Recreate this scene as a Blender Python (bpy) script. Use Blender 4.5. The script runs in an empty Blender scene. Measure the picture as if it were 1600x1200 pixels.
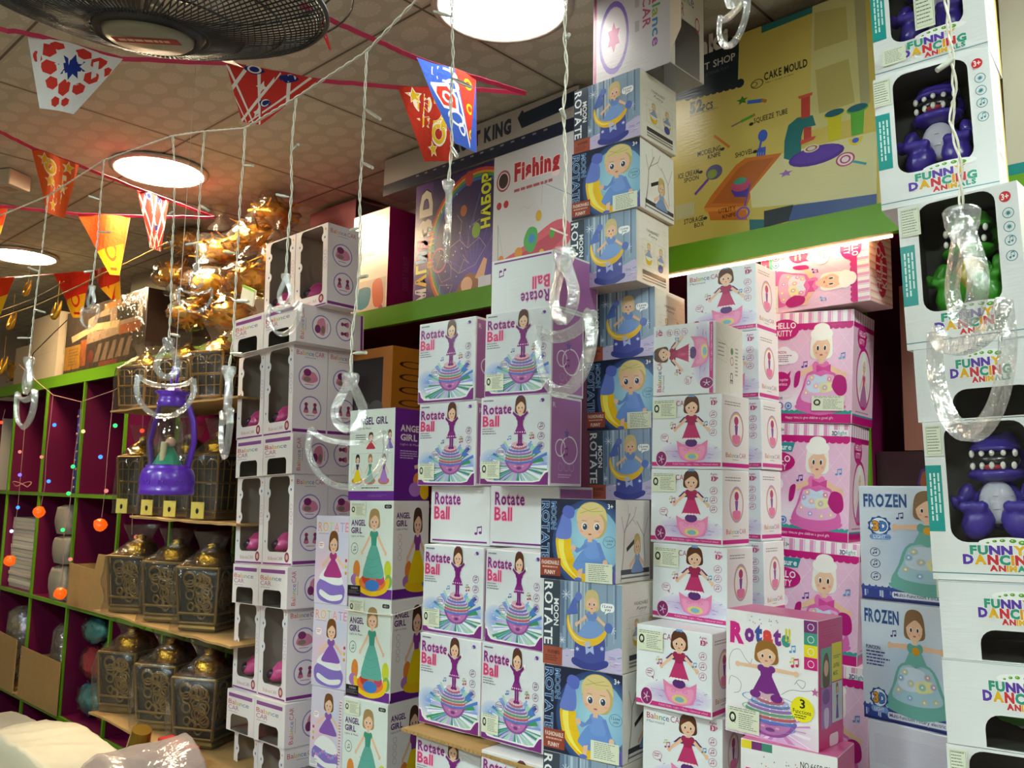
import bpy, bmesh, math, random
from mathutils import Vector, Matrix, noise
random.seed(7)
S = bpy.context.scene
COL = S.collection
PI = math.pi
CZ = 1.65                      # camera height above the floor
# ------------------------------------------------------------------ camera
def _cam(f=1350, p=7.12, ro=1.12, th=46.65):
    p, ro, th = map(math.radians, (p, ro, th))
    F = Vector((-math.cos(th)*math.cos(p), math.sin(th)*math.cos(p), math.sin(p)))
    R = Vector((math.sin(th), math.cos(th), 0)); U = R.cross(F)
    return f, F, R*math.cos(ro)+U*math.sin(ro), -R*math.sin(ro)+U*math.cos(ro)
FL, CF, CR, CU = _cam()
cam = bpy.data.cameras.new('camera'); camo = bpy.data.objects.new('camera', cam); COL.objects.link(camo)
cam.sensor_width = 36; cam.lens = 36*FL/1600; cam.clip_start = .02; cam.clip_end = 60
M = Matrix((( CR.x, CU.x, -CF.x, 0), (CR.y, CU.y, -CF.y, 0), (CR.z, CU.z, -CF.z, CZ), (0, 0, 0, 1)))
camo.matrix_world = M
S.camera = camo
def ray(x, y): return CF*FL + CR*(x-800) - CU*(y-600)
def atY(x, y, Y):
    d = ray(x, y); v = d*(Y/d.y); v.z += CZ; return v
def atZ(x, y, Z):              # Z above the floor
    d = ray(x, y); v = d*((Z-CZ)/d.z); v.z += CZ; return v
def atX(x, y, X):
    d = ray(x, y); v = d*(X/d.x); v.z += CZ; return v
def atD(x, y, D):              # D along the viewing axis
    d = ray(x, y); v = d*(D/FL); v.z += CZ; return v
# ------------------------------------------------------------------ colour and materials
def lin(c):
    if isinstance(c, str):
        c = c.lstrip('#'); c = c if len(c) == 6 else c[0]*2+c[1]*2+c[2]*2; c = [int(c[i:i+2], 16)/255 for i in (0, 2, 4)]
        return tuple(v/12.92 if v <= .04045 else ((v+.055)/1.055)**2.4 for v in c)
    return tuple(c)
def newmat(name):
    m = bpy.data.materials.new(name); m.use_nodes = True
    nt = m.node_tree; b = nt.nodes['Principled BSDF']; return m, nt, b
def attr_mat(name, rough, spec=.5, bump=0, bscale=60, metal=0, coat=0, stretch=(1, 1, 1)):
    m, nt, b = newmat(name)
    a = nt.nodes.new('ShaderNodeAttribute'); a.attribute_name = 'Col'
    nt.links.new(a.outputs['Color'], b.inputs['Base Color'])
    b.inputs['Roughness'].default_value = rough; b.inputs['Metallic'].default_value = metal
    b.inputs['Specular IOR Level'].default_value = spec; b.inputs['Coat Weight'].default_value = coat
    if bump: add_bump(nt, b, bump, bscale, stretch)
    return m
def add_bump(nt, b, strength, scale, stretch=(1, 1, 1), detail=3):
    tc = nt.nodes.new('ShaderNodeTexCoord'); mp = nt.nodes.new('ShaderNodeMapping'); mp.inputs['Scale'].default_value = stretch
    n = nt.nodes.new('ShaderNodeTexNoise'); n.inputs['Scale'].default_value = scale; n.inputs['Detail'].default_value = detail
    bp = nt.nodes.new('ShaderNodeBump'); bp.inputs['Strength'].default_value = strength; bp.inputs['Distance'].default_value = .01
    nt.links.new(tc.outputs['Object'], mp.inputs['Vector']); nt.links.new(mp.outputs[0], n.inputs['Vector'])
    nt.links.new(n.outputs['Fac'], bp.inputs['Height']); nt.links.new(bp.outputs[0], b.inputs['Normal'])
def solid(name, col, rough=.5, metal=0, bump=0, bscale=50, var=0, spec=.5, trans=0, stretch=(1, 1, 1), emit=None, es=0):
    m, nt, b = newmat(name); c = lin(col)
    b.inputs['Base Color'].default_value = (*c, 1); b.inputs['Roughness'].default_value = rough
    b.inputs['Metallic'].default_value = metal; b.inputs['Specular IOR Level'].default_value = spec
    b.inputs['Transmission Weight'].default_value = trans
    if var:
        tc = nt.nodes.new('ShaderNodeTexCoord'); n = nt.nodes.new('ShaderNodeTexNoise'); n.inputs['Scale'].default_value = bscale*.25
        n.inputs['Detail'].default_value = 4; r = nt.nodes.new('ShaderNodeMixRGB')
        r.inputs[1].default_value = (*[v*(1-var) for v in c], 1); r.inputs[2].default_value = (*[min(1, v*(1+var)) for v in c], 1)
        nt.links.new(tc.outputs['Object'], n.inputs['Vector']); nt.links.new(n.outputs['Fac'], r.inputs[0]); nt.links.new(r.outputs[0], b.inputs['Base Color'])
    if bump: add_bump(nt, b, bump, bscale, stretch)
    if emit:
        b.inputs['Emission Color'].default_value = (*lin(emit), 1); b.inputs['Emission Strength'].default_value = es
    return m
def film(name, bump, scale, tint='#ffffff', gloss=.12, rough=.06, white=0.0):
    """thin clear plastic sheet: mostly see-through, with a crinkled shine"""
    m = bpy.data.materials.new(name); m.use_nodes = True; nt = m.node_tree; nt.nodes.clear()
    o = nt.nodes.new('ShaderNodeOutputMaterial'); mx = nt.nodes.new('ShaderNodeMixShader')
    t = nt.nodes.new('ShaderNodeBsdfTransparent'); t.inputs[0].default_value = (*lin(tint), 1)
    g = nt.nodes.new('ShaderNodeBsdfGlossy'); g.inputs['Roughness'].default_value = rough
    fr = nt.nodes.new('ShaderNodeLayerWeight'); fr.inputs[0].default_value = .5
    pw = nt.nodes.new('ShaderNodeMath'); pw.operation = 'POWER'; pw.inputs[1].default_value = 3.5
    ad = nt.nodes.new('ShaderNodeMath'); ad.operation = 'MULTIPLY_ADD'; ad.inputs[1].default_value = .55; ad.inputs[2].default_value = gloss; ad.use_clamp = True
    tc = nt.nodes.new('ShaderNodeTexCoord'); n = nt.nodes.new('ShaderNodeTexNoise'); n.inputs['Scale'].default_value = scale; n.inputs['Detail'].default_value = 4
    bp = nt.nodes.new('ShaderNodeBump'); bp.inputs['Strength'].default_value = bump; bp.inputs['Distance'].default_value = .02
    L = nt.links.new
    L(tc.outputs['Object'], n.inputs['Vector']); L(n.outputs['Fac'], bp.inputs['Height'])
    L(bp.outputs[0], g.inputs['Normal']); L(bp.outputs[0], fr.inputs['Normal'])
    L(fr.outputs['Facing'], pw.inputs[0]); L(pw.outputs[0], ad.inputs[0]); L(ad.outputs[0], mx.inputs[0]); L(t.outputs[0], mx.inputs[1]); L(g.outputs[0], mx.inputs[2])
    last = mx
    if white:
        d = nt.nodes.new('ShaderNodeBsdfDiffuse'); d.inputs[0].default_value = (*lin(tint), 1)
        m2 = nt.nodes.new('ShaderNodeMixShader'); m2.inputs[0].default_value = white
        L(mx.outputs[0], m2.inputs[1]); L(d.outputs[0], m2.inputs[2]); last = m2
    L(last.outputs[0], o.inputs[0]); return m
def emis(name, col, s):
    m = bpy.data.materials.new(name); m.use_nodes = True; nt = m.node_tree; nt.nodes.clear()
    o = nt.nodes.new('ShaderNodeOutputMaterial'); e = nt.nodes.new('ShaderNodeEmission')
    e.inputs[0].default_value = (*lin(col), 1); e.inputs[1].default_value = s; nt.links.new(e.outputs[0], o.inputs[0]); return m
PRINT = attr_mat('printed_card', .3, .5, .05, 25, stretch=(1, 1, 9))
MATTE = attr_mat('matte_colour', .6, .4)
CLOTH = attr_mat('printed_cloth', .85, .2, .15, 90)
PLAST = attr_mat('coloured_plastic', .28, .5)
FILM = film('window_film', .12, 14, gloss=.03)
CELLO = film('cellophane', .9, 22, '#f6f1e6', gloss=.05, rough=.12, white=.02)
CLEARP = None
# ------------------------------------------------------------------ mesh builder
class MB:
    def __init__(s): s.v = []; s.f = []; s.c = []; s.smooth = []
    def face(s, pts, c, sm=False):
        i = len(s.v); s.v += [tuple(p) for p in pts]; s.f.append(tuple(range(i, i+len(pts)))); s.c.append(c); s.smooth.append(sm)
    def grid(s, rows, c, closed=False, sm=True):
        i = len(s.v); n = len(rows[0])
        for r in rows: s.v += [tuple(p) for p in r]
        for a in range(len(rows)-1):
            for b in range(n if closed else n-1):
                b2 = (b+1) % n
                s.f.append((i+a*n+b, i+a*n+b2, i+(a+1)*n+b2, i+(a+1)*n+b)); s.c.append(c); s.smooth.append(sm)
    def box(s, lo, hi, c, ch=0, mat=None):
        x0, y0, z0 = lo; x1, y1, z1 = hi
        P = [Vector(p) for p in ((x0,y0,z0),(x1,y0,z0),(x1,y1,z0),(x0,y1,z0),(x0,y0,z1),(x1,y0,z1),(x1,y1,z1),(x0,y1,z1))]
        if mat is not None: P = [mat @ p for p in P]
        for q in ((0,3,2,1),(4,5,6,7),(0,1,5,4),(1,2,6,5),(2,3,7,6),(3,0,4,7)):
            s.face([P[k] for k in q], c)
    def bevbox(s, lo, hi, c, b=.0015, mat=None):
        bm = bmesh.new(); bmesh.ops.create_cube(bm, size=1)
        lo, hi = Vector(lo), Vector(hi)
        for v in bm.verts:
            v.co = Vector([(lo[k]+hi[k])/2+v.co[k]*(hi[k]-lo[k]) for k in range(3)])
        bmesh.ops.bevel(bm, geom=bm.edges[:], offset=b, segments=2, affect='EDGES', profile=.5)
        s.addbm(bm, c, mat)
    def addbm(s, bm, c, mat=None, sm=False):
        bm.verts.ensure_lookup_table(); i = len(s.v)
        for v in bm.verts: s.v.append(tuple(mat @ v.co if mat is not None else v.co))
        for f in bm.faces: s.f.append(tuple(i+v.index for v in f.verts)); s.c.append(c); s.smooth.append(sm)
        bm.free()
    def tube(s, pts, r, c, n=6, cap=True, prof=None):
        pts = [Vector(p) for p in pts]; rows = []; up = None
        for k, p in enumerate(pts):
            t = (pts[min(k+1, len(pts)-1)]-pts[max(k-1, 0)]).normalized()
            if up is None: up = t.orthogonal().normalized()
            up = (up - t*up.dot(t)); up = up.normalized() if up.length > 1e-6 else t.orthogonal().normalized()
            b = t.cross(up); rr = r[k] if isinstance(r, (list, tuple)) else r
            if prof: rows.append([p+up*a+b*d for a, d in prof])
            else: rows.append([p+(up*math.cos(2*PI*j/n)+b*math.sin(2*PI*j/n))*rr for j in range(n)])
        s.grid(rows, c, True, prof is None)
        if cap: s.face(rows[0][::-1], c); s.face(rows[-1], c)
    def lathe(s, prof, c, n=24, mat=None, sm=True):
        rows = []
        for r, z in prof:
            rows.append([(mat @ Vector((r*math.cos(2*PI*j/n), r*math.sin(2*PI*j/n), z))) if mat is not None else Vector((r*math.cos(2*PI*j/n), r*math.sin(2*PI*j/n), z)) for j in range(n)])
        s.grid(rows, c, True, sm)
        if prof[0][0] > 1e-4: s.face(rows[0][::-1], c)
        if prof[-1][0] > 1e-4: s.face(rows[-1], c)
    def ico(s, ctr, r, c, sub=2, mat=None, nz=0, nf=8, seed=0):
        bm = bmesh.new(); bmesh.ops.create_icosphere(bm, subdivisions=sub, radius=1)
        r = Vector(r) if not isinstance(r, (int, float)) else Vector((r, r, r))
        for v in bm.verts:
            k = 1+nz*noise.noise(v.co*nf*.3+Vector((seed*3.1, seed, 0)))
            co = Vector((v.co.x*r.x, v.co.y*r.y, v.co.z*r.z))*k
            if mat is not None: co = mat @ co
            v.co = co+Vector(ctr)
        s.addbm(bm, c, None, True)
    def panel_hole(s, outer, hole, fn, c):
        """flat sheet (outer loop) with a hole; points are 2D, fn maps (u,v) to 3D"""
        bm = bmesh.new(); ed = []
        for loop in (outer, hole):
            vs = [bm.verts.new((p[0], p[1], 0)) for p in loop]
            for k in range(len(vs)): ed.append(bm.edges.new((vs[k], vs[(k+1) % len(vs)])))
        bmesh.ops.triangle_fill(bm, edges=ed, use_beauty=True, use_dissolve=False)
        bm.verts.ensure_lookup_table(); bm.verts.index_update(); i = len(s.v)
        for v in bm.verts: s.v.append(tuple(fn(v.co.x, v.co.y)))
        for f in bm.faces: s.f.append(tuple(i+v.index for v in f.verts)); s.c.append(c); s.smooth.append(False)
        bm.free()
    def build(s, name, mat, parent=None):
        me = bpy.data.meshes.new(name); me.from_pydata(s.v, [], s.f)
        mats = mat if isinstance(mat, list) else [mat]
        for m in mats: me.materials.append(m)
        me.polygons.foreach_set('use_smooth', s.smooth)
        a = me.color_attributes.new('Col', 'FLOAT_COLOR', 'CORNER'); buf = []; cache = {}
        def lc(c):
            if isinstance(c, tuple): c = c
            if c not in cache: cache[c] = (*lin(c), 1)
            return cache[c]
        for f, c in zip(s.f, s.c):
            if isinstance(c, list):
                for k in range(len(f)): buf += lc(c[k])
            else: buf += list(lc(c))*len(f)
        a.data.foreach_set('color', buf)
        o = bpy.data.objects.new(name, me); COL.objects.link(o)
        if parent: o.parent = parent
        return o
def empty(name, loc=(0, 0, 0), rz=0):
    o = bpy.data.objects.new(name, None); o.empty_display_size = .05; COL.objects.link(o); o.location = loc; o.rotation_euler = (0, 0, rz); return o
def tag(o, label, cat, group=None):
    o['label'] = label; o['category'] = cat
    if group: o['group'] = group
    return o
def struct(o): o['kind'] = 'structure'; return o
def dup(r, parent=None, only=None):
    c = r.copy(); COL.objects.link(c); c.parent = parent
    for ch in (only or [o for o in COL.objects if o.parent == r]): dup(ch, c)
    return c
# ------------------------------------------------------------------ printed artwork on a face
GL = {}
def glyph(ch, bold):
    k = (ch, bold)
    if k not in GL:
        cu = bpy.data.curves.new('t', 'FONT'); cu.body = ch; cu.size = 1; cu.offset = bold; cu.resolution_u = 2
        o = bpy.data.objects.new('t', cu); COL.objects.link(o)
        me = bpy.data.meshes.new_from_object(o.evaluated_get(bpy.context.evaluated_depsgraph_get()))
        vs = [(v.co.x, v.co.y) for v in me.vertices]; fs = [tuple(p.vertices) for p in me.polygons]
        bpy.data.objects.remove(o); bpy.data.curves.remove(cu); bpy.data.meshes.remove(me); GL[k] = (vs, fs)
    return GL[k]
class Art:
    LAY = .000008; clipl = True
    def quad(s, uvs, c):
        A, s.A = s.A, (1, 0, 0, 0, 1, 0); s.raw(uvs, c); s.A = A
    def __init__(s, mb, fn, W, H, A=None, st=None):
        s.mb = mb; s.fn = fn; s.W = W; s.H = H; s.A = A or (.01, 0, 0, 0, -.01, 1.0); s.st = st or [1]
    def sub(s, x0, y0, x1, y1, rot=0):
        a, b, c, d, e, f = s.A
        if rot == 0: m = ((x1-x0)/100, 0, x0, 0, (y1-y0)/100, y0)
        elif rot == 90: m = (0, -(x1-x0)/100, x1, (y1-y0)/100, 0, y0)          # clockwise
        elif rot == -90: m = (0, (x1-x0)/100, x0, -(y1-y0)/100, 0, y1)
        else: m = (-(x1-x0)/100, 0, x1, 0, -(y1-y0)/100, y1)
        p, q, r, t, u, w = m
        return Art(s.mb, s.fn, s.W, s.H, (a*p+b*t, a*q+b*u, a*r+b*w+c, d*p+e*t, d*q+e*u, d*r+e*w+f), s.st)
    def uv(s, x, y): a, b, c, d, e, f = s.A; return a*x+b*y+c, d*x+e*y+f
    def up(s): s.st[0] += 1
    def raw(s, pts, c):
        P = [s.uv(x, y) for x, y in pts]
        if any(not -1e-6 <= v <= 1+1e-6 for p in P for v in p):
            Q = [(p[0], p[1], lin(c[k]) if isinstance(c, list) else None) for k, p in enumerate(P)]
            for ax, lim, sg in ((0, 0, 1), (0, 1, -1), (1, 0, 1), (1, 1, -1)):
                O = []
                for k in range(len(Q)):
                    a, b = Q[k-1], Q[k]; da, db = (a[ax]-lim)*sg, (b[ax]-lim)*sg
                    if (da >= 0) != (db >= 0):
                        t = da/(da-db); O.append((a[0]+(b[0]-a[0])*t, a[1]+(b[1]-a[1])*t, None if a[2] is None else tuple(x+(y-x)*t for x, y in zip(a[2], b[2]))))
                    if db >= 0: O.append(b)
                Q = O
                if len(Q) < 3: return
            P = [q[:2] for q in Q]
            if isinstance(c, list): c = [q[2] for q in Q]
        s.mb.face([s.fn(u, v, s.st[0]*s.LAY) for u, v in P], c)
    def poly(s, pts, c): s.up(); s.raw(pts, c)
    def curve(s, P, w, c, k=6):
        Q = []; P = [P[0]]+list(P)+[P[-1]]
        for p0, p1, p2, p3 in zip(P, P[1:], P[2:], P[3:]):
            for j in range(k):
                t = j/k; Q.append(tuple(.5*(2*p1[m]+(p2[m]-p0[m])*t+(2*p0[m]-5*p1[m]+4*p2[m]-p3[m])*t*t+(3*p1[m]-p0[m]-3*p2[m]+p3[m])*t**3) for m in (0, 1)))
        s.line(Q+[P[-1]], w, c)
    def rect(s, x0, y0, x1, y1, c): s.poly([(x0, y1), (x1, y1), (x1, y0), (x0, y0)], c)
    def rrect(s, x0, y0, x1, y1, r, c, ry=None):
        ry = ry or r; P = []
        for cx, cy, a0 in ((x1-r, y1-ry, 0), (x0+r, y1-ry, 90), (x0+r, y0+ry, 180), (x1-r, y0+ry, 270)):
            for k in range(4): a = math.radians(a0+30*k); P.append((cx+r*math.cos(a), cy+ry*math.sin(a)))
        s.poly(P, c)
    def ell(s, cx, cy, rx, ry, c, c2=None, n=20, a0=0, a1=360):
        s.up(); full = a1-a0 >= 360
        P = [(cx+rx*math.cos(math.radians(a0+(a1-a0)*k/n)), cy+ry*math.sin(math.radians(a0+(a1-a0)*k/n))) for k in range(n if full else n+1)]
        if c2 is None: s.raw(P, c)
        else:
            for k in range(n): s.raw([(cx, cy), P[k], P[(k+1) % len(P)]], [c, c2, c2])
    def ring(s, cx, cy, rx, ry, t, c, n=24, tt=None):
        s.up(); ty = tt or t*ry/rx
        for k in range(n):
            a, b = 2*PI*k/n, 2*PI*(k+1)/n
            s.raw([(cx+rx*math.cos(a), cy+ry*math.sin(a)), (cx+rx*math.cos(b), cy+ry*math.sin(b)), (cx+(rx-t)*math.cos(b), cy+(ry-ty)*math.sin(b)), (cx+(rx-t)*math.cos(a), cy+(ry-ty)*math.sin(a))], c)
    def line(s, pts, w, c):
        s.up()
        for (x0, y0), (x1, y1) in zip(pts, pts[1:]):
            u0, v0 = s.uv(x0, y0); u1, v1 = s.uv(x1, y1); dx, dy = (u1-u0)*s.W, (v1-v0)*s.H; L = math.hypot(dx, dy) or 1
            hx, hy = -dy/L*w*.5/1000/s.W, dx/L*w*.5/1000/s.H            # w in millimetres
            if all(-.001 <= q <= 1.001 for q in (u0, v0, u1, v1)) or s.clipl: s.quad([(u0-hx, v0-hy), (u1-hx, v1-hy), (u1+hx, v1+hy), (u0+hx, v0+hy)], c)
    def blob(s, P, c, k=4):
        Q = []; n = len(P)
        for i in range(n):
            p0, p1, p2, p3 = P[i-1], P[i], P[(i+1) % n], P[(i+2) % n]
            for j in range(k):
                t = j/k; Q.append(tuple(.5*(2*p1[m]+(p2[m]-p0[m])*t+(2*p0[m]-5*p1[m]+4*p2[m]-p3[m])*t*t+(3*p1[m]-p0[m]-3*p2[m]+p3[m])*t**3) for m in (0, 1)))
        s.poly(Q, c)
    def text(s, T, x0, y0, x1, y1, c, out=None, bold=.0, ob=.05, rot=0, gap=.07, shear=0):
        cs = c if isinstance(c, list) else [c]
        for pas in ((1, 0) if out else (0,)):
            b = bold+ob if pas else bold; X = 0; items = []; k = 0
            for ch in T:
                if ch == ' ': X += .32; continue
                vs, fs = glyph(ch, bold); mn = min(v[0] for v in vs); mx = max(v[0] for v in vs)
                g = glyph(ch, b); items.append((g, X-mn, k)); X += mx-mn+gap; k += 1
            X -= gap; tall = [ch for ch in T if ch.isupper() or ch.isdigit() or ch in 'bdfhklt']; H = .72 if tall else .53
            lo = -.2 if any(ch in 'gjpqy' for ch in T) else 0
            s.up()
            for (vs, fs), ox, k in items:
                col = out if pas else cs[k % len(cs)]
                P = []
                for a, d in vs:
                    a = (a+ox+shear*d)/X; d = (d-lo)/(H-lo)
                    P.append({0: (x0+a*(x1-x0), y1-d*(y1-y0)), 90: (x0+d*(x1-x0), y0+a*(y1-y0)), -90: (x1-d*(x1-x0), y1-a*(y1-y0)), 180: (x1-a*(x1-x0), y0+d*(y1-y0))}[rot])
                Q = [s.fn(*s.uv(*p), s.st[0]*s.LAY) for p in P]
                for f in fs: s.mb.face([Q[i] for i in f], col)
    def para(s, x0, y0, x1, y1, n, c, seed=1, fill=.45):
        r = random.Random(seed); h = (y1-y0)/n; s.up()
        for k in range(n):
            x = x0; e = x1-(x1-x0)*r.random()*.35; yy = y0+k*h
            while x < e:
                w = (x1-x0)*r.uniform(.06, .2); xe = min(x+w, e); s.raw([(x, yy+h*fill), (xe, yy+h*fill), (xe, yy), (x, yy)], c); x = xe+(x1-x0)*.025
    def star(s, cx, cy, rx, ry, c, n=5, q=.45, a0=-90):
        s.poly([(cx+rx*(1 if k % 2 == 0 else q)*math.cos(math.radians(a0+180*k/n)), cy+ry*(1 if k % 2 == 0 else q)*math.sin(math.radians(a0+180*k/n))) for k in range(2*n)], c)
    def note(s, x, y, r, c, asp=1):
        s.ell(x, y, r*.5, r*.4*asp, c); s.ell(x+r*1.4, y-r*.3*asp, r*.5, r*.4*asp, c)
        s.poly([(x+r*.3, y), (x+r*.5, y), (x+r*.5, y-r*1.8*asp), (x+r*.3, y-r*1.8*asp)], c); s.poly([(x+r*1.7, y-r*.3*asp), (x+r*1.9, y-r*.3*asp), (x+r*1.9, y-r*2.1*asp), (x+r*1.7, y-r*2.1*asp)], c)
        s.poly([(x+r*.3, y-r*1.5*asp), (x+r*1.9, y-r*1.8*asp), (x+r*1.9, y-r*2.2*asp), (x+r*.3, y-r*1.9*asp)], c)
def face_fn(w, d, h, face):
    e = .0002
    return {'front': lambda u, v, l: (u*w, -e-l, v*h), 'right': lambda u, v, l: (w+e+l, u*d, v*h), 'left': lambda u, v, l: (-e-l, (1-u)*d, v*h),
            'top': lambda u, v, l: (u*w, v*d, h+e+l), 'bottom': lambda u, v, l: (u*w, (1-v)*d, -e-l)}[face]
def art(mb, w, d, h, face):
    W = d if face in ('right', 'left') else w; H = d if face in ('top', 'bottom') else h
    return Art(mb, face_fn(w, d, h, face), W, H)
SKIN = '#efc4a4'
def doll(a, hair='#4a2c20', top='#a0206a', skirt=None, pose='out', hr=17, legs=False, bun=None, skin=SKIN, gown=False, dots=None, cape=None, hat=None, hemy=100, ax=1.0):
    """a plain toy doll, drawn in the 0-100 box of a"""
    skirt = skirt or top; hx = hr*ax; hy = hr*1.08; cy = hr*1.15; ny = cy+hy
    if cape: a.poly([(50-hx*1.0, ny+4), (50+hx*1.0, ny+4), (50+hx*1.8, ny+16), (50-hx*1.8, ny+16)], cape)
    a.blob([(50-hx*1.08, cy), (50-hx*.8, cy-hy*.9), (50, cy-hy*1.15), (50+hx*.8, cy-hy*.9), (50+hx*1.08, cy), (50+hx*.9, cy+hy*.8), (50-hx*.9, cy+hy*.8)], hair)
    if bun: a.ell(50, cy-hy*1.2, hx*.42, hy*.38, bun)
    tw = hx*.62; wy = ny+(hemy-ny)*(.34 if gown else .42)
    if legs:
        a.rect(50-hx*.42, wy+4, 50-hx*.05, 98, top); a.rect(50+hx*.05, wy+4, 50+hx*.42, 98, top)
        a.ell(50-hx*.3, 98, hx*.4, 3, top); a.ell(50+hx*.3, 98, hx*.4, 3, top)
        a.poly([(50-tw*.9, wy-4), (50+tw*.9, wy-4), (50+hx*1.25, wy+13), (50-hx*1.25, wy+13)], skirt)
        for k in range(5): a.ell(50+hx*(-.9+.45*k), wy+9, hx*.11, 1.3, '#ffffff')
    elif gown:
        a.blob([(50-tw*.7, wy-2), (50+tw*.7, wy-2), (50+hx*1.5, (wy+hemy)/2), (50+hx*2.0, hemy), (50, hemy+2), (50-hx*2.0, hemy), (50-hx*1.5, (wy+hemy)/2)], skirt)
    else:
        a.poly([(50-tw*.8, wy-3), (50+tw*.8, wy-3), (50+hx*1.3, hemy), (50+hx*.6, hemy-2), (50, hemy+1), (50-hx*.6, hemy-2), (50-hx*1.3, hemy)], skirt)
    aw = hx*.2
    E = {'out': (hx*2.3, wy+10), 'up': (hx*1.7, ny-hy*.4), 'wide': (hx*2.7, ny+6)}[pose]
    for sg in (-1, 1):
        x0 = 50+sg*tw*.8; y0 = ny+5; x1 = 50+sg*E[0]; y1 = E[1]
        dx, dy = x1-x0, y1-y0; L = math.hypot(dx, dy); px, py = -dy/L*aw, dx/L*aw
        cc = top if pose == 'up' else skin
        a.poly([(x0+px, y0+py), (x1+px*.7, y1+py*.7), (x1-px*.7, y1-py*.7), (x0-px, y0-py)], cc); a.ell(x1, y1, aw*1.15, aw*1.3, skin if pose != 'up' else '#f4f1f0', n=10)
        a.ell(x0, y0+1, aw*1.7, aw*1.7, top, n=12)
    a.rect(50-hx*.2, ny-4, 50+hx*.2, ny+5, skin)
    a.poly([(50-tw, ny+3), (50+tw, ny+3), (50+tw*.8, wy), (50-tw*.8, wy)], top)
    a.ell(50, cy+hy*.12, hx*.86, hy*.86, skin)
    a.blob([(50-hx*.95, cy+hy*.1), (50-hx*.9, cy-hy*.6), (50-hx*.2, cy-hy*1.02), (50+hx*.7, cy-hy*.8), (50+hx*.95, cy+hy*.1), (50+hx*.6, cy-hy*.25), (50+hx*.1, cy-hy*.45), (50-hx*.55, cy-hy*.15)], hair)
    if hat: a.ell(50, cy-hy*.62, hx*1.12, hy*.40, hat); a.ell(50, cy-hy*.92, hx*.8, hy*.34, hat)
    for sg in (-1, 1):
        a.ell(50+sg*hx*.36, cy+hy*.2, hx*.15, hy*.17, '#ffffff', n=10); a.ell(50+sg*hx*.35, cy+hy*.22, hx*.11, hy*.14, '#2c2230', n=10)
        a.ell(50+sg*hx*.5, cy+hy*.5, hx*.13, hy*.08, '#f2a49a', n=8)
    a.ell(50, cy+hy*.62, hx*.16, hy*.05, '#c04a55', n=8)
def sticker(parent, w, h, d0, x0, y0, x1, y1, q=True, big=False, face='front', D=.1):
    """white price / safety label glued on the carton"""
    W = D if face == 'right' else w
    mb = MB(); f = face_fn(w, D, h, face)
    A = Art(mb, f, W, h, st=[320]).sub(x0, y0, x1, y1)
    A.rect(0, 0, 100, 100, '#e3e8d2')
    if q:
        A.ring(17, 45, 11, 22, 5, '#15181a', tt=9); A.line([(15, 50), (26, 68)], .9, '#15181a')
        A.para(8, 3, 96, 20, 2, '#56605a', 3, .3); A.para(36, 24, 96, 92, 8, '#56605a', 5, .3)
    else:
        A.para(12, 8, 92, 92, 9, '#6a726a', 4, .3)
        if big: A.line([(8, 6), (94, 6), (94, 94), (8, 94), (8, 6)], .3, '#5a625a')
    o = mb.build('price_label', PRINT, parent); o['label'] = 'pale paper label with fine print'; return o
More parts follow.
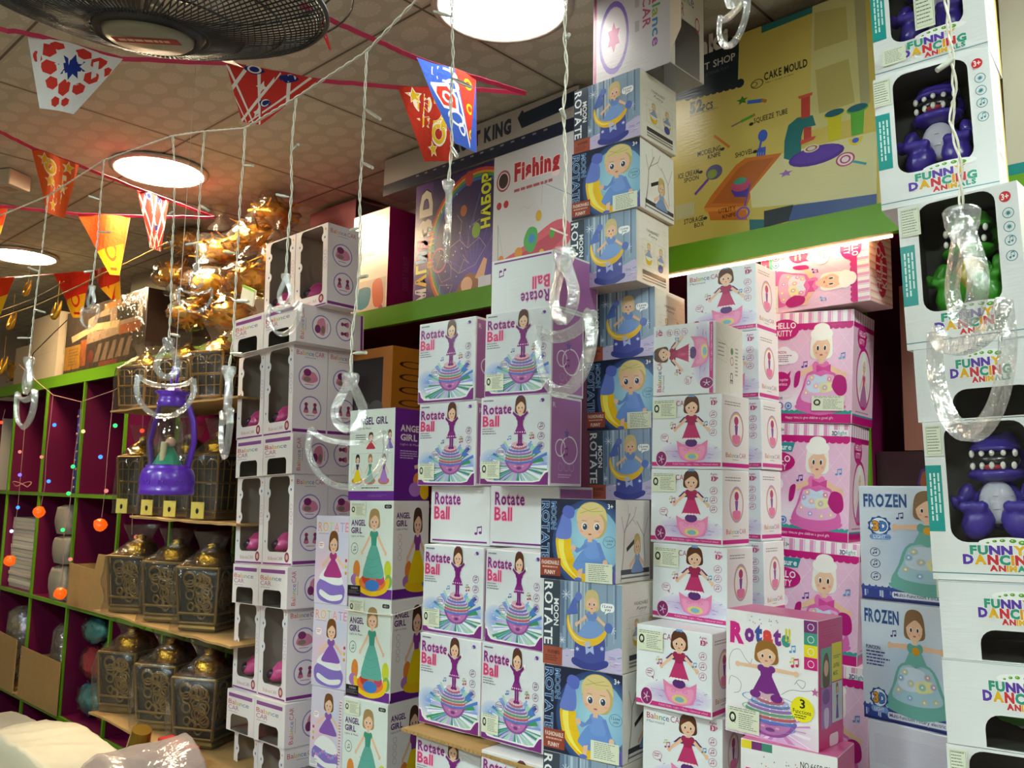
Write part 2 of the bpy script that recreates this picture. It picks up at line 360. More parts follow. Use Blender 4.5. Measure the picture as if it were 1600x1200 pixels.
# ------------------------------------------------------------------ cartons
def carton(w, h, d, base, faces, col=None, lip=None):
    """closed printed carton; origin at its front bottom left corner"""
    r = empty('toy_carton'); mb = MB(); mb.bevbox((0, 0, 0), (w, d, h), base)
    for f, fn in faces.items(): fn(art(mb, w, d, h, f))
    mb.build('carton', PRINT, r); return r
def rr_pts(x0, y0, x1, y1, r, n=5, open_bottom=False):
    P = []
    for cx, cy, a0 in ((x1-r, y1-r, 0), (x0+r, y1-r, 90), (x0+r, y0+r, 180), (x1-r, y0+r, 270)):
        if open_bottom and a0 >= 180: P.append((x0 if a0 == 180 else x1, y0)); continue
        for k in range(n+1): a = math.radians(a0+90*k/n); P.append((cx+r*math.cos(a), cy+r*math.sin(a)))
    return P
def window_carton(w, h, d, base, hole, faces, inner='#7d736b', fl=0):
    """carton whose front has a die-cut window closed with clear film; hole in metres on the front"""
    r = empty('toy_carton'); mb = MB(); e = .0012
    for q in (((w, 0, 0), (w, d, 0), (w, d, h), (w, 0, h)), ((0, d, 0), (0, 0, 0), (0, 0, h), (0, d, h)), ((w, d, 0), (0, d, 0), (0, d, h), (w, d, h)),
              ((0, 0, h), (w, 0, h), (w, d, h), (0, d, h)), ((0, d, 0), (w, d, 0), (w, 0, 0), (0, 0, 0))): mb.face(q, base)
    mb.panel_hole([(0, 0), (w, 0), (w, h), (0, h)], hole, lambda u, v: (u, 0, v), base)
    n = len(hole)
    for k in range(n):      # cut edge of the card
        a, b = hole[k], hole[(k+1) % n]; mb.face([(a[0], 0, a[1]), (b[0], 0, b[1]), (b[0], e, b[1]), (a[0], e, a[1])], '#e8e4de')
    for f, fn in faces.items(): fn(art(mb, w, d, h, f))
    mb.build('carton', PRINT, r)
    m2 = MB(); i = .0022; j = max(i, fl)
    for q in (((i, i, i), (i, d-i, i), (i, d-i, h-i), (i, i, h-i)), ((w-i, d-i, i), (w-i, i, i), (w-i, i, h-i), (w-i, d-i, h-i)), ((i, d-i, i), (w-i, d-i, i), (w-i, d-i, h-i), (i, d-i, h-i)),
              ((i, i, h-i), (i, d-i, h-i), (w-i, d-i, h-i), (w-i, i, h-i)), ((i, i, j), (w-i, i, j), (w-i, d-i, j), (i, d-i, j))): m2.face(q, inner)
    o = m2.build('inner_tray', MATTE, r); o['label'] = 'plain grey cardboard inside of the carton'
    m3 = MB(); xs = [p[0] for p in hole]; ys = [p[1] for p in hole]
    m3.face([(min(xs)-.004, .0016, min(ys)-.002), (max(xs)+.004, .0016, min(ys)-.002), (max(xs)+.004, .0016, max(ys)+.003), (min(xs)-.004, .0016, max(ys)+.003)], '#ffffff')
    o = m3.build('window_film', FILM, r); o['label'] = 'clear plastic window'
    return r
PUR = '#7d2a80'; PINK = '#d64f86'; LIL = '#b673b4'
BCOL = ['#c8403a', '#d9a23a', '#c8584a', '#7fae4a', '#9a9a90', '#6f8fb8', '#8a8078']
def logo_text(a, x0, y0, x1, y1, two=False, rot=0, car='#b8486e', c0=None):
    c0 = c0 or ['#c2342e', '#c2342e', '#d08a2a', '#d9b03a', '#6aa84a', '#4a86b8', '#5a5a90']
    if two: a.text('Balance', x0, y0, x1, y0+(y1-y0)*.46, c0, rot=0); a.text('CAR', x0, y0+(y1-y0)*.54, x0+(x1-x0)*.52, y1, car); return
    if rot == -90:
        m = y1-(y1-y0)*.62; a.text('Balance', x0, m, x1, y1, c0, rot=-90); a.text('CAR', x0, y0, x1, m-(y1-y0)*.05, car, rot=-90)
    elif rot == 90:
        m = y0+(y1-y0)*.62; a.text('Balance', x0, y0, x1, m, c0, rot=90); a.text('CAR', x0, m+(y1-y0)*.05, x1, y1, car, rot=90)
    else:
        m = x0+(x1-x0)*.62; a.text('Balance', x0, y0, m, y1, c0); a.text('CAR', m+(x1-x0)*.04, y0, x1, y1, car)
# ---- striped ball with dancing doll
def ball_toy(a):
    a.blob([(2, 58), (7, 78), (26, 97), (50, 102), (74, 97), (93, 78), (98, 58), (50, 66)], '#9a52a4'); a.blob([(12, 68), (24, 88), (50, 97), (76, 88), (88, 68), (50, 76)], '#c078b4'); a.ell(50, 86, 9, 5, '#7d3a86'); a.ell(36, 80, 4, 2.4, '#d9a8c8'); a.ell(64, 80, 4, 2.4, '#d9a8c8')
    for y, rx, c, c2 in ((56, 50, '#5f78c8', '#a9b8ea'), (47, 50, '#c2606e', '#e4c0c4'), (38, 49, '#6f9a84', '#c4dcc8'), (29, 45, '#9a70b8', '#d4c0e4'), (20, 38, '#6f78c0', '#b4bce8'), (11, 28, '#b86a80', '#e0b4c4')):
        a.ell(50, y+6, rx, 11, c); a.ell(50, y, rx*.97, 10, c2)
        for j in range(7): a.ell(50+rx*(-.84+.28*j), y+9.5-6*abs(j-3)/3, 1.5, 1.3, '#ffffff', n=6)
def rays(a, cx, cy, n, r0, r1, cols, seed=1, x0=0, x1=100, y1=100, flat=.62):
    r = random.Random(seed); a.up()
    for k in range(n):
        t = r.uniform(0, 2*PI) if seed else 2*PI*k/n; w = r.uniform(.03, .1); q = r.uniform(.62, 1)
        P = [(cx+r0*math.cos(t-w), cy+r0*flat*math.sin(t-w)), (cx+r1*q*math.cos(t-w*.8), cy+r1*q*flat*math.sin(t-w*.8)), (cx+r1*q*math.cos(t+w*.8), cy+r1*q*flat*math.sin(t+w*.8)), (cx+r0*math.cos(t+w), cy+r0*flat*math.sin(t+w))]
        a.poly([(min(max(x, x0), x1), min(y, y1)) for x, y in P], r.choice(cols))
def rb_front(a):
    a.rect(1, 1, 99, 99, '#dfe3ea')
    a.ell(56, 78, 52, 24, '#9fb2e6', '#dfe3ea', n=28); a.ell(18, 74, 20, 15, '#6f9fe4', '#d5dcec'); a.ell(92, 74, 10, 12, '#8fa8e8', '#dfe3ea')
    r = random.Random(12); a.up()
    for k in range(150):
        x, y = r.uniform(6, 96), r.uniform(62, 93); w = r.uniform(.4, 1.6); a.raw([(x, y), (x+w, y+w*.5), (x, y+w)], r.choice(['#ffffff', '#5f8fe0', '#c4a8ec', '#8fd0e0', '#e8eefc']))
    rays(a, 57, 79, 90, 12, 50, ['#4f7fd0', '#7fc4d8', '#3f9a6a', '#c9b4ea', '#f2f4ff', '#8fa6ea', '#a8d8c0'], 3, 4, 97, 95)
    a.poly([(1.5, 83), (6, 84), (8, 90), (14, 94), (20, 95), (78, 95), (86, 93.5), (90, 88), (94, 84), (98.5, 83), (98.5, 99), (1.5, 99)], '#f4f1f6')
    a.poly([(1.5, 85), (4.5, 86), (6.5, 92), (12, 96), (20, 96.5), (78, 96.5), (87, 95), (91.5, 89.5), (95, 86), (98.5, 85), (98.5, 99), (1.5, 99)], PUR)
    a.text('Rotate', 4, 8.5, 46, 19.5, '#6a1f74', '#e8a6d2', .02, .05); a.text('Ball', 3.5, 21.5, 28, 33.5, '#d23a72', '#f4b2cf', .02, .05)
    a.para(3, 36, 27, 44, 3, '#8b8e9a', 2); a.para(4, 3.5, 20, 5.5, 1, '#777a86', 4, .8)
    ball_toy(a.sub(38, 51, 78, 86))
    doll(a.sub(38, 1, 80, 56), hair='#5a3524', top='#7d1f7a', skirt='#8a2a86', pose='up', hr=17, legs=True, bun='#7d1f7a')
    for y in (35, 46, 56.5): a.ring(88.5, y, 4.8, 4.2, .5, '#7d3a80'); a.note(87, y+1, 1.8, '#7d3a80')
    a.ring(32, 63, 6.8, 5, .5, '#7d3a80'); a.para(27.5, 61.5, 36.5, 65, 2, '#7d3a80', 8)
    a.ell(90, 6.5, 2.6, 2, '#6a3a9a'); a.ell(87.5, 7.5, 1.6, 1.3, '#c9c0e0')
    a.note(42, 49, 2.4, '#3f7fb8', .8); a.note(74, 48.5, 2.6, '#b83a4a', .8); a.note(73, 45, 2, '#8fae5a', .8)
def rb_side(a):
    a.rect(4, 3, 96, 97, '#b06fae'); a.ring(60, 60, 27, 16, 3, '#f4ecf6'); a.ring(32, 58, 16, 10, 2.6, '#f4ecf6')
    a.star(52, 42, 9, 7, '#7a5fb0'); a.note(44, 66, 6, '#7d2a80', .7); a.text('R', 8, 8, 16, 14, '#f2e6f2')
    for x in (33, 51, 68): a.ring(x, 79, 7, 4.6, .7, '#d9b4d8')
    a.para(26, 87, 78, 92, 2, '#dcbcdc', 5)
def rb_lie(a):
    a.rect(1, 1, 99, 99, '#dde0e4'); a.text('Rotate', 7, 10, 51, 31, '#6a1f74', '#e8a6d2', .02, .05); a.text('Ball', 6.5, 35, 33, 57, '#d23a72', '#f4b2cf', .02, .05)
    a.rect(4, 93, 96, 96, PUR); a.note(78, 80, 5, '#7d2a80', 1.2)
def rb_flip(a): rb_lie(a.sub(0, 0, 100, 100, 180))
def rb_lside(a): a.rect(3, 4, 97, 97, '#b06fae')
# ---- doll on a moon
def frost(a, seed):
    r = random.Random(seed); a.rect(22, 0, 100, 100, '#8fa6c0')
    for k in range(26):
        x = r.uniform(22, 97); a.rect(x, 0, x+r.uniform(.8, 3), r.uniform(50, 86), r.choice(['#7389a6', '#a8bbd0', '#627a9a', '#c3d2e0', '#8fa4be']))
    a.blob([(22, 84), (40, 79), (60, 82), (82, 76), (100, 72), (100, 100), (22, 100)], '#c9bfe2')
    for k in range(22): x, y = r.uniform(22, 96), r.uniform(80, 97); a.line([(x, y), (x+r.uniform(3, 9), y+r.uniform(-3, 1))], r.uniform(.6, 1.6), r.choice(['#8fb4e4', '#e8e2f4', '#b48fc8', '#6a8fd0', '#f4f6fb']))
    for x, y, q in ((30, 16, 6), (88, 52, 5), (25, 70, 4)):
        for k in range(4): t = k*PI/4; a.line([(x-q*math.cos(t), y-q*math.sin(t)), (x+q*math.cos(t), y+q*math.sin(t))], .9, '#eef4fb')
def moon_castle(a):
    frost(a, 5)
    a.rect(0, 0, 22, 100, '#3a4656'); a.text('ROTATE', 1.5, 3, 12.5, 77, '#eef1f4', bold=.02, rot=90, gap=.05); a.text('MOON', 14, 22, 20.5, 54, '#eef1f4', bold=.02, rot=90, gap=.05)
    a.rect(0, 79, 25.5, 100, '#a4513f'); a.text('WARNING', 6, 83, 22, 87.5, '#3a2420', bold=.02); a.para(3, 89.5, 23, 97, 3, '#6a342c', 6)
    a.blob([(44, 62), (60, 58), (78, 60), (79, 90), (76, 96), (62, 99), (46, 97), (41, 92)], '#4a55a8'); a.ell(60, 63, 18, 6, '#8fa0d8'); a.blob([(40, 88), (60, 93), (81, 87), (82, 94), (62, 101), (40, 96)], '#3c4798')
    a.poly([(55, 73), (60, 76), (65, 72), (66, 82), (61, 79), (56, 83)], '#b4c4ee'); a.star(45, 78, 3, 3, '#d6def6', 6); a.star(76, 74, 3, 3, '#d6def6', 6)
    doll(a.sub(42, 9, 84, 66), hair='#d9c58a', top='#6f93d6', skirt='#7fa4e0', pose='out', hr=20, gown=True, hemy=94)
    a.blob([(33, 38), (36, 52), (45, 62), (58, 65), (71, 61), (82, 51), (80, 60), (72, 69), (58, 74), (44, 71), (34, 60), (31, 48)], '#f2c330'); a.blob([(33, 42), (36, 55), (45, 65), (57, 68), (45, 68), (35, 58)], '#fbe27a')
    a.poly([(30, 40), (45, 37), (44, 26), (47, 21), (43, 16), (38, 22)], '#5a74c4'); a.ell(46, 17, 4.5, 5, '#6a80d0'); a.ell(84, 50, 5, 6, '#5a74c4'); a.ell(58, 71, 4, 3.4, '#c9c6d8')
    a.rrect(74, 22, 91, 32, 4, '#f7fafc'); a.text('I Love', 76, 23.5, 88, 27, '#222', bold=.01, shear=.2); a.text('you', 79, 28, 86, 31.5, '#222', bold=.01, shear=.2)
    a.poly([(80, 32), (84, 32), (79, 35)], '#f7fafc')
def moon_big(a):
    a.rect(0, 0, 100, 100, '#1b2440'); r = random.Random(4)
    for k in range(24): x, y = r.uniform(10, 100), r.uniform(0, 100); a.line([(x, y), (x+r.uniform(-7, 7), y+r.uniform(2, 8))], .7, '#2c3a66')
    a.ell(68, 56, 52, 56, '#7fb6e4', '#27407a', n=36); a.ell(66, 52, 40, 44, '#aee0f0', '#86b9dc', n=30); a.rect(-.0, 0, 3, 100, '#1b2440')
    a.text('ROTATE', 1.5, 4, 12, 76, '#24365e', '#9cc3f0', .0, .045, rot=90, gap=.05); a.text('MOON', 14.5, 4, 21.5, 38, '#24365e', '#9cc3f0', .0, .045, rot=90, gap=.05)
    a.blob([(23, 46), (22, 62), (27, 80), (38, 92), (52, 100), (80, 100), (96, 97), (99, 90), (80, 92), (60, 88), (48, 76), (42, 60), (41, 48)], '#f4c61c'); a.blob([(25, 50), (26, 66), (34, 84), (52, 97), (40, 84), (33, 66), (32, 50)], '#fdec6a')
    a.blob([(21, 47), (26, 30), (31, 18), (41, 24), (42, 46), (32, 50)], '#6d84d8'); a.blob([(30, 18), (32, 10), (38, 8), (46, 12), (45, 22), (38, 24)], '#5f6fcc'); a.blob([(90, 90), (99, 84), (100, 98), (92, 99)], '#6d64c0')
    b = a.sub(0, 0, 100, 100)
    b.blob([(46, 78), (56, 64), (66, 58), (78, 62), (92, 76), (97, 86), (78, 88), (58, 90), (46, 84)], '#6f9be2'); b.blob([(60, 50), (74, 49), (80, 58), (78, 70), (62, 70)], '#7aa2e8')
    b.poly([(61, 52), (64, 58), (50, 66), (44, 62), (46, 58), (54, 60)], '#6f93dc'); b.poly([(75, 52), (80, 52), (88, 72), (83, 75)], '#6f93dc'); b.ell(45, 60, 3.6, 3.8, SKIN); b.ell(87, 76, 3.2, 4, SKIN)
    b.poly([(52, 86), (58, 84), (56, 96), (51, 98)], SKIN); b.ell(52, 98, 5, 2.6, '#5f74c8'); b.rect(64, 44, 70, 52, SKIN)
    b.blob([(50, 28), (52, 12), (62, 4), (76, 4), (87, 12), (89, 28), (86, 40), (78, 47), (58, 45)], '#cdb673'); b.ell(68, 31, 17.5, 17, SKIN)
    b.blob([(50, 28), (50, 15), (60, 6), (74, 4), (86, 12), (89, 26), (82, 18), (72, 21), (60, 18), (54, 22)], '#e2cf8e'); b.line([(56, 10), (68, 15), (84, 14)], .8, '#b39a58'); b.line([(54, 17), (64, 14), (78, 10)], .8, '#b39a58')
    for x in (60, 76): b.ell(x, 33, 4, 4.6, '#ffffff'); b.ell(x+.3, 33.4, 3.1, 3.9, '#36405e'); b.ell(x-.6, 32, 1, 1.2, '#fff', n=8); b.line([(x-3.5, 26), (x+3, 26.5)], .8, '#8a6a3a')
    b.ell(67, 42.5, 2.4, .9, '#c45a5a'); b.ell(56, 39, 2.6, 1.6, '#f2b09a'); b.ell(80, 39, 2.6, 1.6, '#f2b09a')
    a.text('3+', 90, 5, 97, 11, '#f4f7fb', bold=.02)
    a.ring(92, 51, 8, 7, .5, '#4a6a86'); a.text('I Love', 86.5, 47, 97, 50.5, '#26364a', shear=.2); a.text('you', 89, 52, 95, 55, '#26364a', shear=.2)
    a.rect(0, 74, 28, 96, '#9a4232'); a.text('FASHIONABLE', 2, 77, 26, 82, '#f2e2d8', bold=.02); a.para(3, 84, 26, 87, 1, '#d8a894', 3, .7); a.text('FUNNY', 6, 89, 21, 94, '#f2e2d8', bold=.02)
def moon_side_a(a):
    a.rect(2, 1, 98, 99, '#ece4da'); r = random.Random(2)
    for k in range(34): x, y = r.uniform(4, 88), r.uniform(3, 60); a.line([(x, y), (x+r.uniform(4, 14), y)], .35, '#b4aca4')
    a.text('FASHIONABLE', 30, 21, 66, 25, '#6a625c'); a.text('Funny', 36, 27, 62, 32, '#6a625c', shear=.3)
    for x0 in (17, 54):
        a.line([(x0, 38), (x0+33, 38), (x0+33, 74), (x0, 74), (x0, 38)], .4, '#a49c94'); doll(a.sub(x0+8, 41, x0+30, 60), hair='#cdb673', top='#8fa0c0', skirt='#8fa0c0', hr=22, gown=True)
        a.blob([(x0+6, 52), (x0+9, 62), (x0+20, 66), (x0+29, 62), (x0+24, 71), (x0+12, 70)], '#e8bd2e')
    a.ell(72, 70, 8, 6, '#4a55a0'); a.rect(17, 81, 88, 87, '#3c3f46'); a.rect(17, 89, 88, 91, '#8a8680'); a.rect(17, 93, 88, 95, '#8a8680')
def moon_side_b(a):
    a.rect(2, 1, 98, 99, '#eee9e4')
    for P, w in ((((14, 98), (22, 62), (24, 40), (40, 16)), 3.2), (((24, 42), (16, 20)), 1.8), (((25, 36), (52, 20), (58, 8)), 1.8), (((36, 22), (34, 6)), 1), (((84, 76), (80, 44), (60, 26)), 2), (((81, 46), (94, 20)), 1.4), (((46, 23), (60, 30)), 1)):
        a.line(list(P), w, '#a39a98')
    a.poly([(30, 58), (52, 48), (53, 53), (31, 63)], '#24242a'); doll(a.sub(40, 42, 82, 96), hair='#cdb673', top='#8fa8cc', skirt='#7f9ac8', hr=21, gown=True, hemy=88)
    a.rect(14, 84, 97, 90, '#3c3f46'); doll(a.sub(40, 42, 82, 94), hair='#cdb673', top='#8fa8cc', skirt='#7f9ac8', hr=21, gown=True, hemy=88); a.rect(14, 93, 97, 95, '#77737a')
def moon_bottom(a):
    a.rect(1, 1, 99, 99, '#cbb9a4'); a.line([(70, 3), (74, 97)], .5, '#8a7a68')
# ---- ballerina on a pink car
def mc_front(a):
    a.rect(1, 1, 99, 99, '#e9eef4'); a.ell(56, 80, 46, 17, '#b48fd8', '#e6e6f4', n=30)
    r = random.Random(6)
    for k in range(60): x, y = r.uniform(16, 96), r.uniform(66, 91); a.line([(x, y), (x+r.uniform(2, 9), y+r.uniform(-1.5, 1.5))], r.uniform(.3, 1.0), r.choice(['#9a6ac8', '#c9a4e4', '#7f6ac4', '#f2ecfb', '#d48fd0', '#b9c0ee']))
    logo_text(a, 5, 7, 52, 14.5); a.text('Mermaid', 5, 16, 28, 19.5, '#8d93a0')
    a.poly([(37, 62), (46, 67), (72, 67), (81, 61), (80, 78), (76, 87), (58, 92), (44, 87), (39, 78)], '#ec87b8'); a.blob([(42, 70), (58, 74), (76, 69), (74, 84), (58, 89), (45, 84)], '#f29cc6')
    for x in (51, 66): a.ring(x, 74, 3, 1.6, .5, '#b8508a')
    a.ell(59, 83, 10, 5, '#e6d27a'); a.ell(59, 83.5, 6, 3.2, '#7fb4c8')
    a.ell(58, 65, 8.5, 5.5, '#5a2a78')
    doll(a.sub(29, 2, 87, 66), hair='#5a3220', top='#a51f52', skirt='#c2306e', pose='out', hr=17.5, bun='#6aa4e4', cape='#5a2a78', hemy=90)
    for k in range(6): a.ell(48+4*k, 59.5, 2.2, 1.3, '#fbeaf2', n=8)
    a.text('Ages', 84, 4, 93, 8, '#b8428a', bold=.01); a.rect(85.5, 9, 91, 15, '#b8286e'); a.text('3', 87, 10, 89.6, 14, '#fff', bold=.02); a.text('P', 91.5, 9.5, 94.5, 14, '#b8286e', bold=.02)
    for y in (27.5, 39.5, 51.5): a.ring(88.5, y, 5, 4.9, .5, '#b8508a'); a.note(86.5, y+1.4, 2, '#b8508a')
    a.ring(19.5, 57.5, 6, 5.4, .5, '#b8508a'); a.poly([(21, 62), (24, 61), (24.5, 65)], '#b8508a'); a.para(15.5, 55, 23.5, 60, 2, '#b8508a', 4)
    a.note(30, 45, 3, '#b8487e'); a.note(28, 40.5, 2, '#b9c45a'); a.note(76, 42, 2.6, '#4a8fc0')
    a.rect(1, 91, 99, 96.5, '#cf2f86'); a.text('FUNCTION : Light / Music / Universal wheel', 32, 92.4, 95, 95.4, '#f6c8e2')
    a.ell(15, 86.5, 8.5, 11, '#f6e2f0'); a.ell(15, 86.5, 7.6, 10, '#8a1f6a')
    for k in range(5): t = k*1.256; a.line([(15, 87), (15+4.6*math.cos(t), 87+6*math.sin(t))], 1.1, '#f0dcec')
def mc_side(a):
    a.rect(1, 1, 99, 99, '#f1e4e2'); a.para(10, 9, 72, 16, 2, '#a89a98', 3); a.ring(52, 45, 27, 24, 4.5, '#b48fd0'); a.ring(52, 45, 25, 22, 2.5, '#e8b45a')
    a.ell(52, 34, 8, 6, '#b83a6a'); a.poly([(46, 40), (58, 40), (55, 54), (49, 54)], '#8a4a9a'); a.blob([(38, 54), (66, 54), (62, 64), (42, 64)], '#e87aa4')
    logo_text(a, 14, 77, 88, 83.5); a.para(38, 86, 62, 88, 1, '#9a9090', 3); a.rect(1, 91, 99, 96.5, '#cf2f86')
def mc_turned(a): mc_front(a.sub(0, 0, 100, 100, -90))
def mc_base(a):
    a.rect(1, 1, 99, 99, '#e9e0d6'); a.line([(2, 2), (45, 34), (98, 4)], .6, '#c9bfb4'); a.line([(45, 34), (48, 96)], .5, '#c9bfb4')
    a.line([(5, 24), (40, 30), (40, 54), (5, 50), (5, 24)], .4, '#8a8480'); a.para(8, 28, 37, 50, 4, '#8a8480', 4, .3); a.text('CE', 52, 66, 62, 82, '#44403c', rot=90, bold=.02); a.para(70, 30, 82, 72, 8, '#9a928a', 3); a.ell(58, 36, 5, 5, '#5a8a4a'); a.ring(58, 50, 6, 6, 1.4, '#b05a4a')
# ---- pink quilted carton with light-up dress
def dress_toy(a, body, skirt, doll_kw, lights=('#e0584a', '#5a8fe0', '#6fc46a', '#d06ab0', '#e8c84a')):
    a.blob([(30, 52), (70, 52), (86, 74), (92, 94), (50, 100), (8, 94), (16, 74)], body)
    a.blob([(32, 54), (68, 54), (80, 72), (84, 86), (50, 91), (16, 86), (22, 70)], skirt); a.blob([(34, 56), (60, 57), (66, 72), (40, 78), (24, 72)], '#cfe0f2'); a.blob([(50, 68), (72, 66), (74, 74), (52, 78)], '#e8e6a8')
    r = random.Random(3)
    for x, y in ((28, 66), (24, 78), (42, 70), (40, 84), (58, 72), (60, 86), (74, 70), (76, 84), (66, 62), (34, 60)):
        c = r.choice(lights); a.ell(x, y, 5.2, 3.6, c, skirt, n=14); a.ell(x, y, 1.6, 1.2, '#ffffff', n=8)
    a.blob([(8, 92), (50, 98), (92, 92), (90, 98), (50, 104), (10, 98)], body)
    doll(a, **doll_kw)
def hk_common(a, rich):
    a.rect(0.5, 0.5, 99.5, 99.5, '#f0c3e0'); a.ell(30, 80, 46, 22, '#fbf2fa', '#f0c3e0')
    for k in range(-4, 9):
        x = k*20; P = []
        for sl in (1, -1):
            x0 = x; pts = [(x0, 14), (x0+sl*68, 90)]
            q = [(min(max(px, 1), 99), py if 1 <= px <= 99 else py+((1-px) if px < 1 else (99-px))*76/(68*sl)) for px, py in pts]
            if 14 <= q[0][1] <= 90 and 14 <= q[1][1] <= 90 and abs(q[0][0]-q[1][0]) > 2: a.line(q, .5, '#faeaf6')
    a.rect(0.5, 0.5, 99.5, 11, '#f6f0f2')
    for k in range(9): a.rect(5+11*k, .5, 9+11*k, 11, '#e59cc8'); a.rect(9.8+11*k, .5, 10.8+11*k, 11, '#e9b4d4')
    a.rect(0.5, 10.5, 99.5, 15, '#c8127a')
    for k in range(14): a.ell(4+7*k, 15, 3.6, 1.8, '#c8127a', n=10, a0=0, a1=180)
    a.rect(.5, 91, 99.5, 99.5, '#c8127a'); a.rect(.5, 89.5, 99.5, 91.8, '#3aa39e')
    for k in range(17): a.ell(3+6*k, 90, 3, 1.6, '#3aa39e', n=10, a0=180, a1=360)
    a.text('Happy time,to give children a good gift', 26, 94, 80, 97, '#fbe6f2')
    dress_toy(a.sub(34, 14, 96, 90), '#e06ab4', '#e9b4da', dict(hair='#f3efe6', top='#e878b8', skirt='#e06ab4', pose='out', hr=18.5, hemy=58, hat='#f8f5f0'))
    a.blob([(82, 58), (92, 60), (94, 72), (86, 76), (78, 68)], '#b8127a'); a.blob([(36, 56), (42, 54), (40, 66), (35, 68)], '#b8127a'); a.poly([(60, 48), (68, 51), (76, 48), (76, 55), (68, 53), (60, 55)], '#d84a9c')
    a.note(44, 50, 3, '#5a3a9a', .8); a.note(86, 43, 3, '#4a9ad0', .8)
    for k, c in enumerate(('#d0a03a', '#8a5ab0', '#4a90d8')): a.ring(9+10*k, 85, 4.2, 3.4, 1.2, c); a.ell(9+10*k, 85, 1.6, 1.4, c)
def hk_one(a):
    hk_common(a, 0); a.ell(22, 15.5, 17, 9.5, '#c8127a'); a.text('HELLO', 10, 9, 35, 14.5, '#fdf2f8', bold=.02); a.text('KITTY', 13, 16, 31, 21.5, '#fdf2f8', bold=.02)
    for x, y, rx, ry in ((21, 40, 13, 8), (12, 42, 7, 5), (31, 41, 8, 6), (22, 36, 8, 5)): a.ell(x, y, rx, ry, '#faf4fa')
    a.text('FUNCION:', 12, 35, 25, 37.5, '#b8286e', bold=.02); a.para(12, 39, 33, 46, 4, '#8a5a80', 4)
    a.ell(19, 63, 12, 9, '#c8127a'); a.poly([(26, 57), (31, 53), (29, 60)], '#c8127a'); a.text('Come together', 10, 60, 28, 63, '#fbe2f0', bold=.01); a.text('& experience', 10, 64.5, 27, 67.5, '#fbe2f0', bold=.01)
    a.text('3Dlight', 5, 76, 22, 80, '#5a2a6a', bold=.01)
def hk_two(a):
    hk_common(a, 1); a.text('FOR AGES 3+', 5, 4.5, 27, 7.5, '#2a2230', bold=.02); a.rect(78, 5, 97, 10, '#f8f2f6'); a.text('3D', 80, 6, 86, 9.6, '#22306a', bold=.03); a.text('light', 86.5, 5.6, 96, 10, '#3a9aa6', bold=.01)
    a.poly([(4, 17), (40, 17), (37, 25), (5, 25)], '#2f93a0'); a.text('Pleasure', 7, 18.5, 36, 23.6, '#f4fbfb', bold=.02)
    a.ell(22, 34.5, 18.5, 8.8, '#c8127a'); a.text('HELLO', 9, 28.5, 35, 34.3, '#fdf2f8', bold=.02); a.text('KITTY', 13, 36, 31, 41.5, '#fdf2f8', bold=.02)
    a.ell(16, 54, 12, 7, '#faf0f8'); a.star(16, 54, 6, 5, '#5a9ad8'); a.text('FUNCION:', 6, 63, 20, 66, '#b8286e', bold=.02); a.para(6, 67.5, 27, 77, 5, '#8a5a80', 4)
def hk_side(a):
    a.rect(0.5, .5, 99.5, 99.5, '#e9bcd2'); a.rect(.5, .5, 99.5, 11, '#efe6ea')
    for k in range(8): a.rect(4+12*k, .5, 9+12*k, 11, '#d89abf')
    a.rect(.5, 10.5, 99.5, 15, '#b8126e'); a.ell(40, 22, 22, 11, '#c8187a'); a.text('HELLO', 25, 16, 56, 21, '#f6dcea', bold=.02); a.text('KITTY', 28, 23, 52, 28, '#f6dcea', bold=.02)
    a.ring(52, 58, 36, 28, 5, '#c8187a'); a.ell(52, 58, 32, 25, '#f0dfe6'); doll(a.sub(30, 36, 76, 82), hair='#f3efe6', top='#d84a7a', skirt='#b86aa0', hr=18, gown=True); a.para(16, 88, 80, 90, 1, '#8a6a80'); a.rect(.5, 92, 99.5, 99.5, '#b8126e'); a.rect(.5, 91, 99.5, 92.6, '#3a8a9e')
def hk_turned(a): hk_one(a.sub(0, 0, 100, 100, 90))
def hk_top(a):
    a.rect(.5, .5, 99.5, 99.5, '#f4dcc8')
    for k in range(10): a.rect(.5, 4+10*k, 99.5, 7+10*k, '#e8a0a4'); a.rect(.5, 8+10*k, 99.5, 9+10*k, '#eebcae')
    a.ell(52, 50, 26, 40, '#d0204a'); a.text('HELLO', 28, 18, 50, 82, '#fbe9e2', bold=.02, rot=-90); a.text('KITTY', 52, 24, 74, 76, '#fbe9e2', bold=.02, rot=-90)
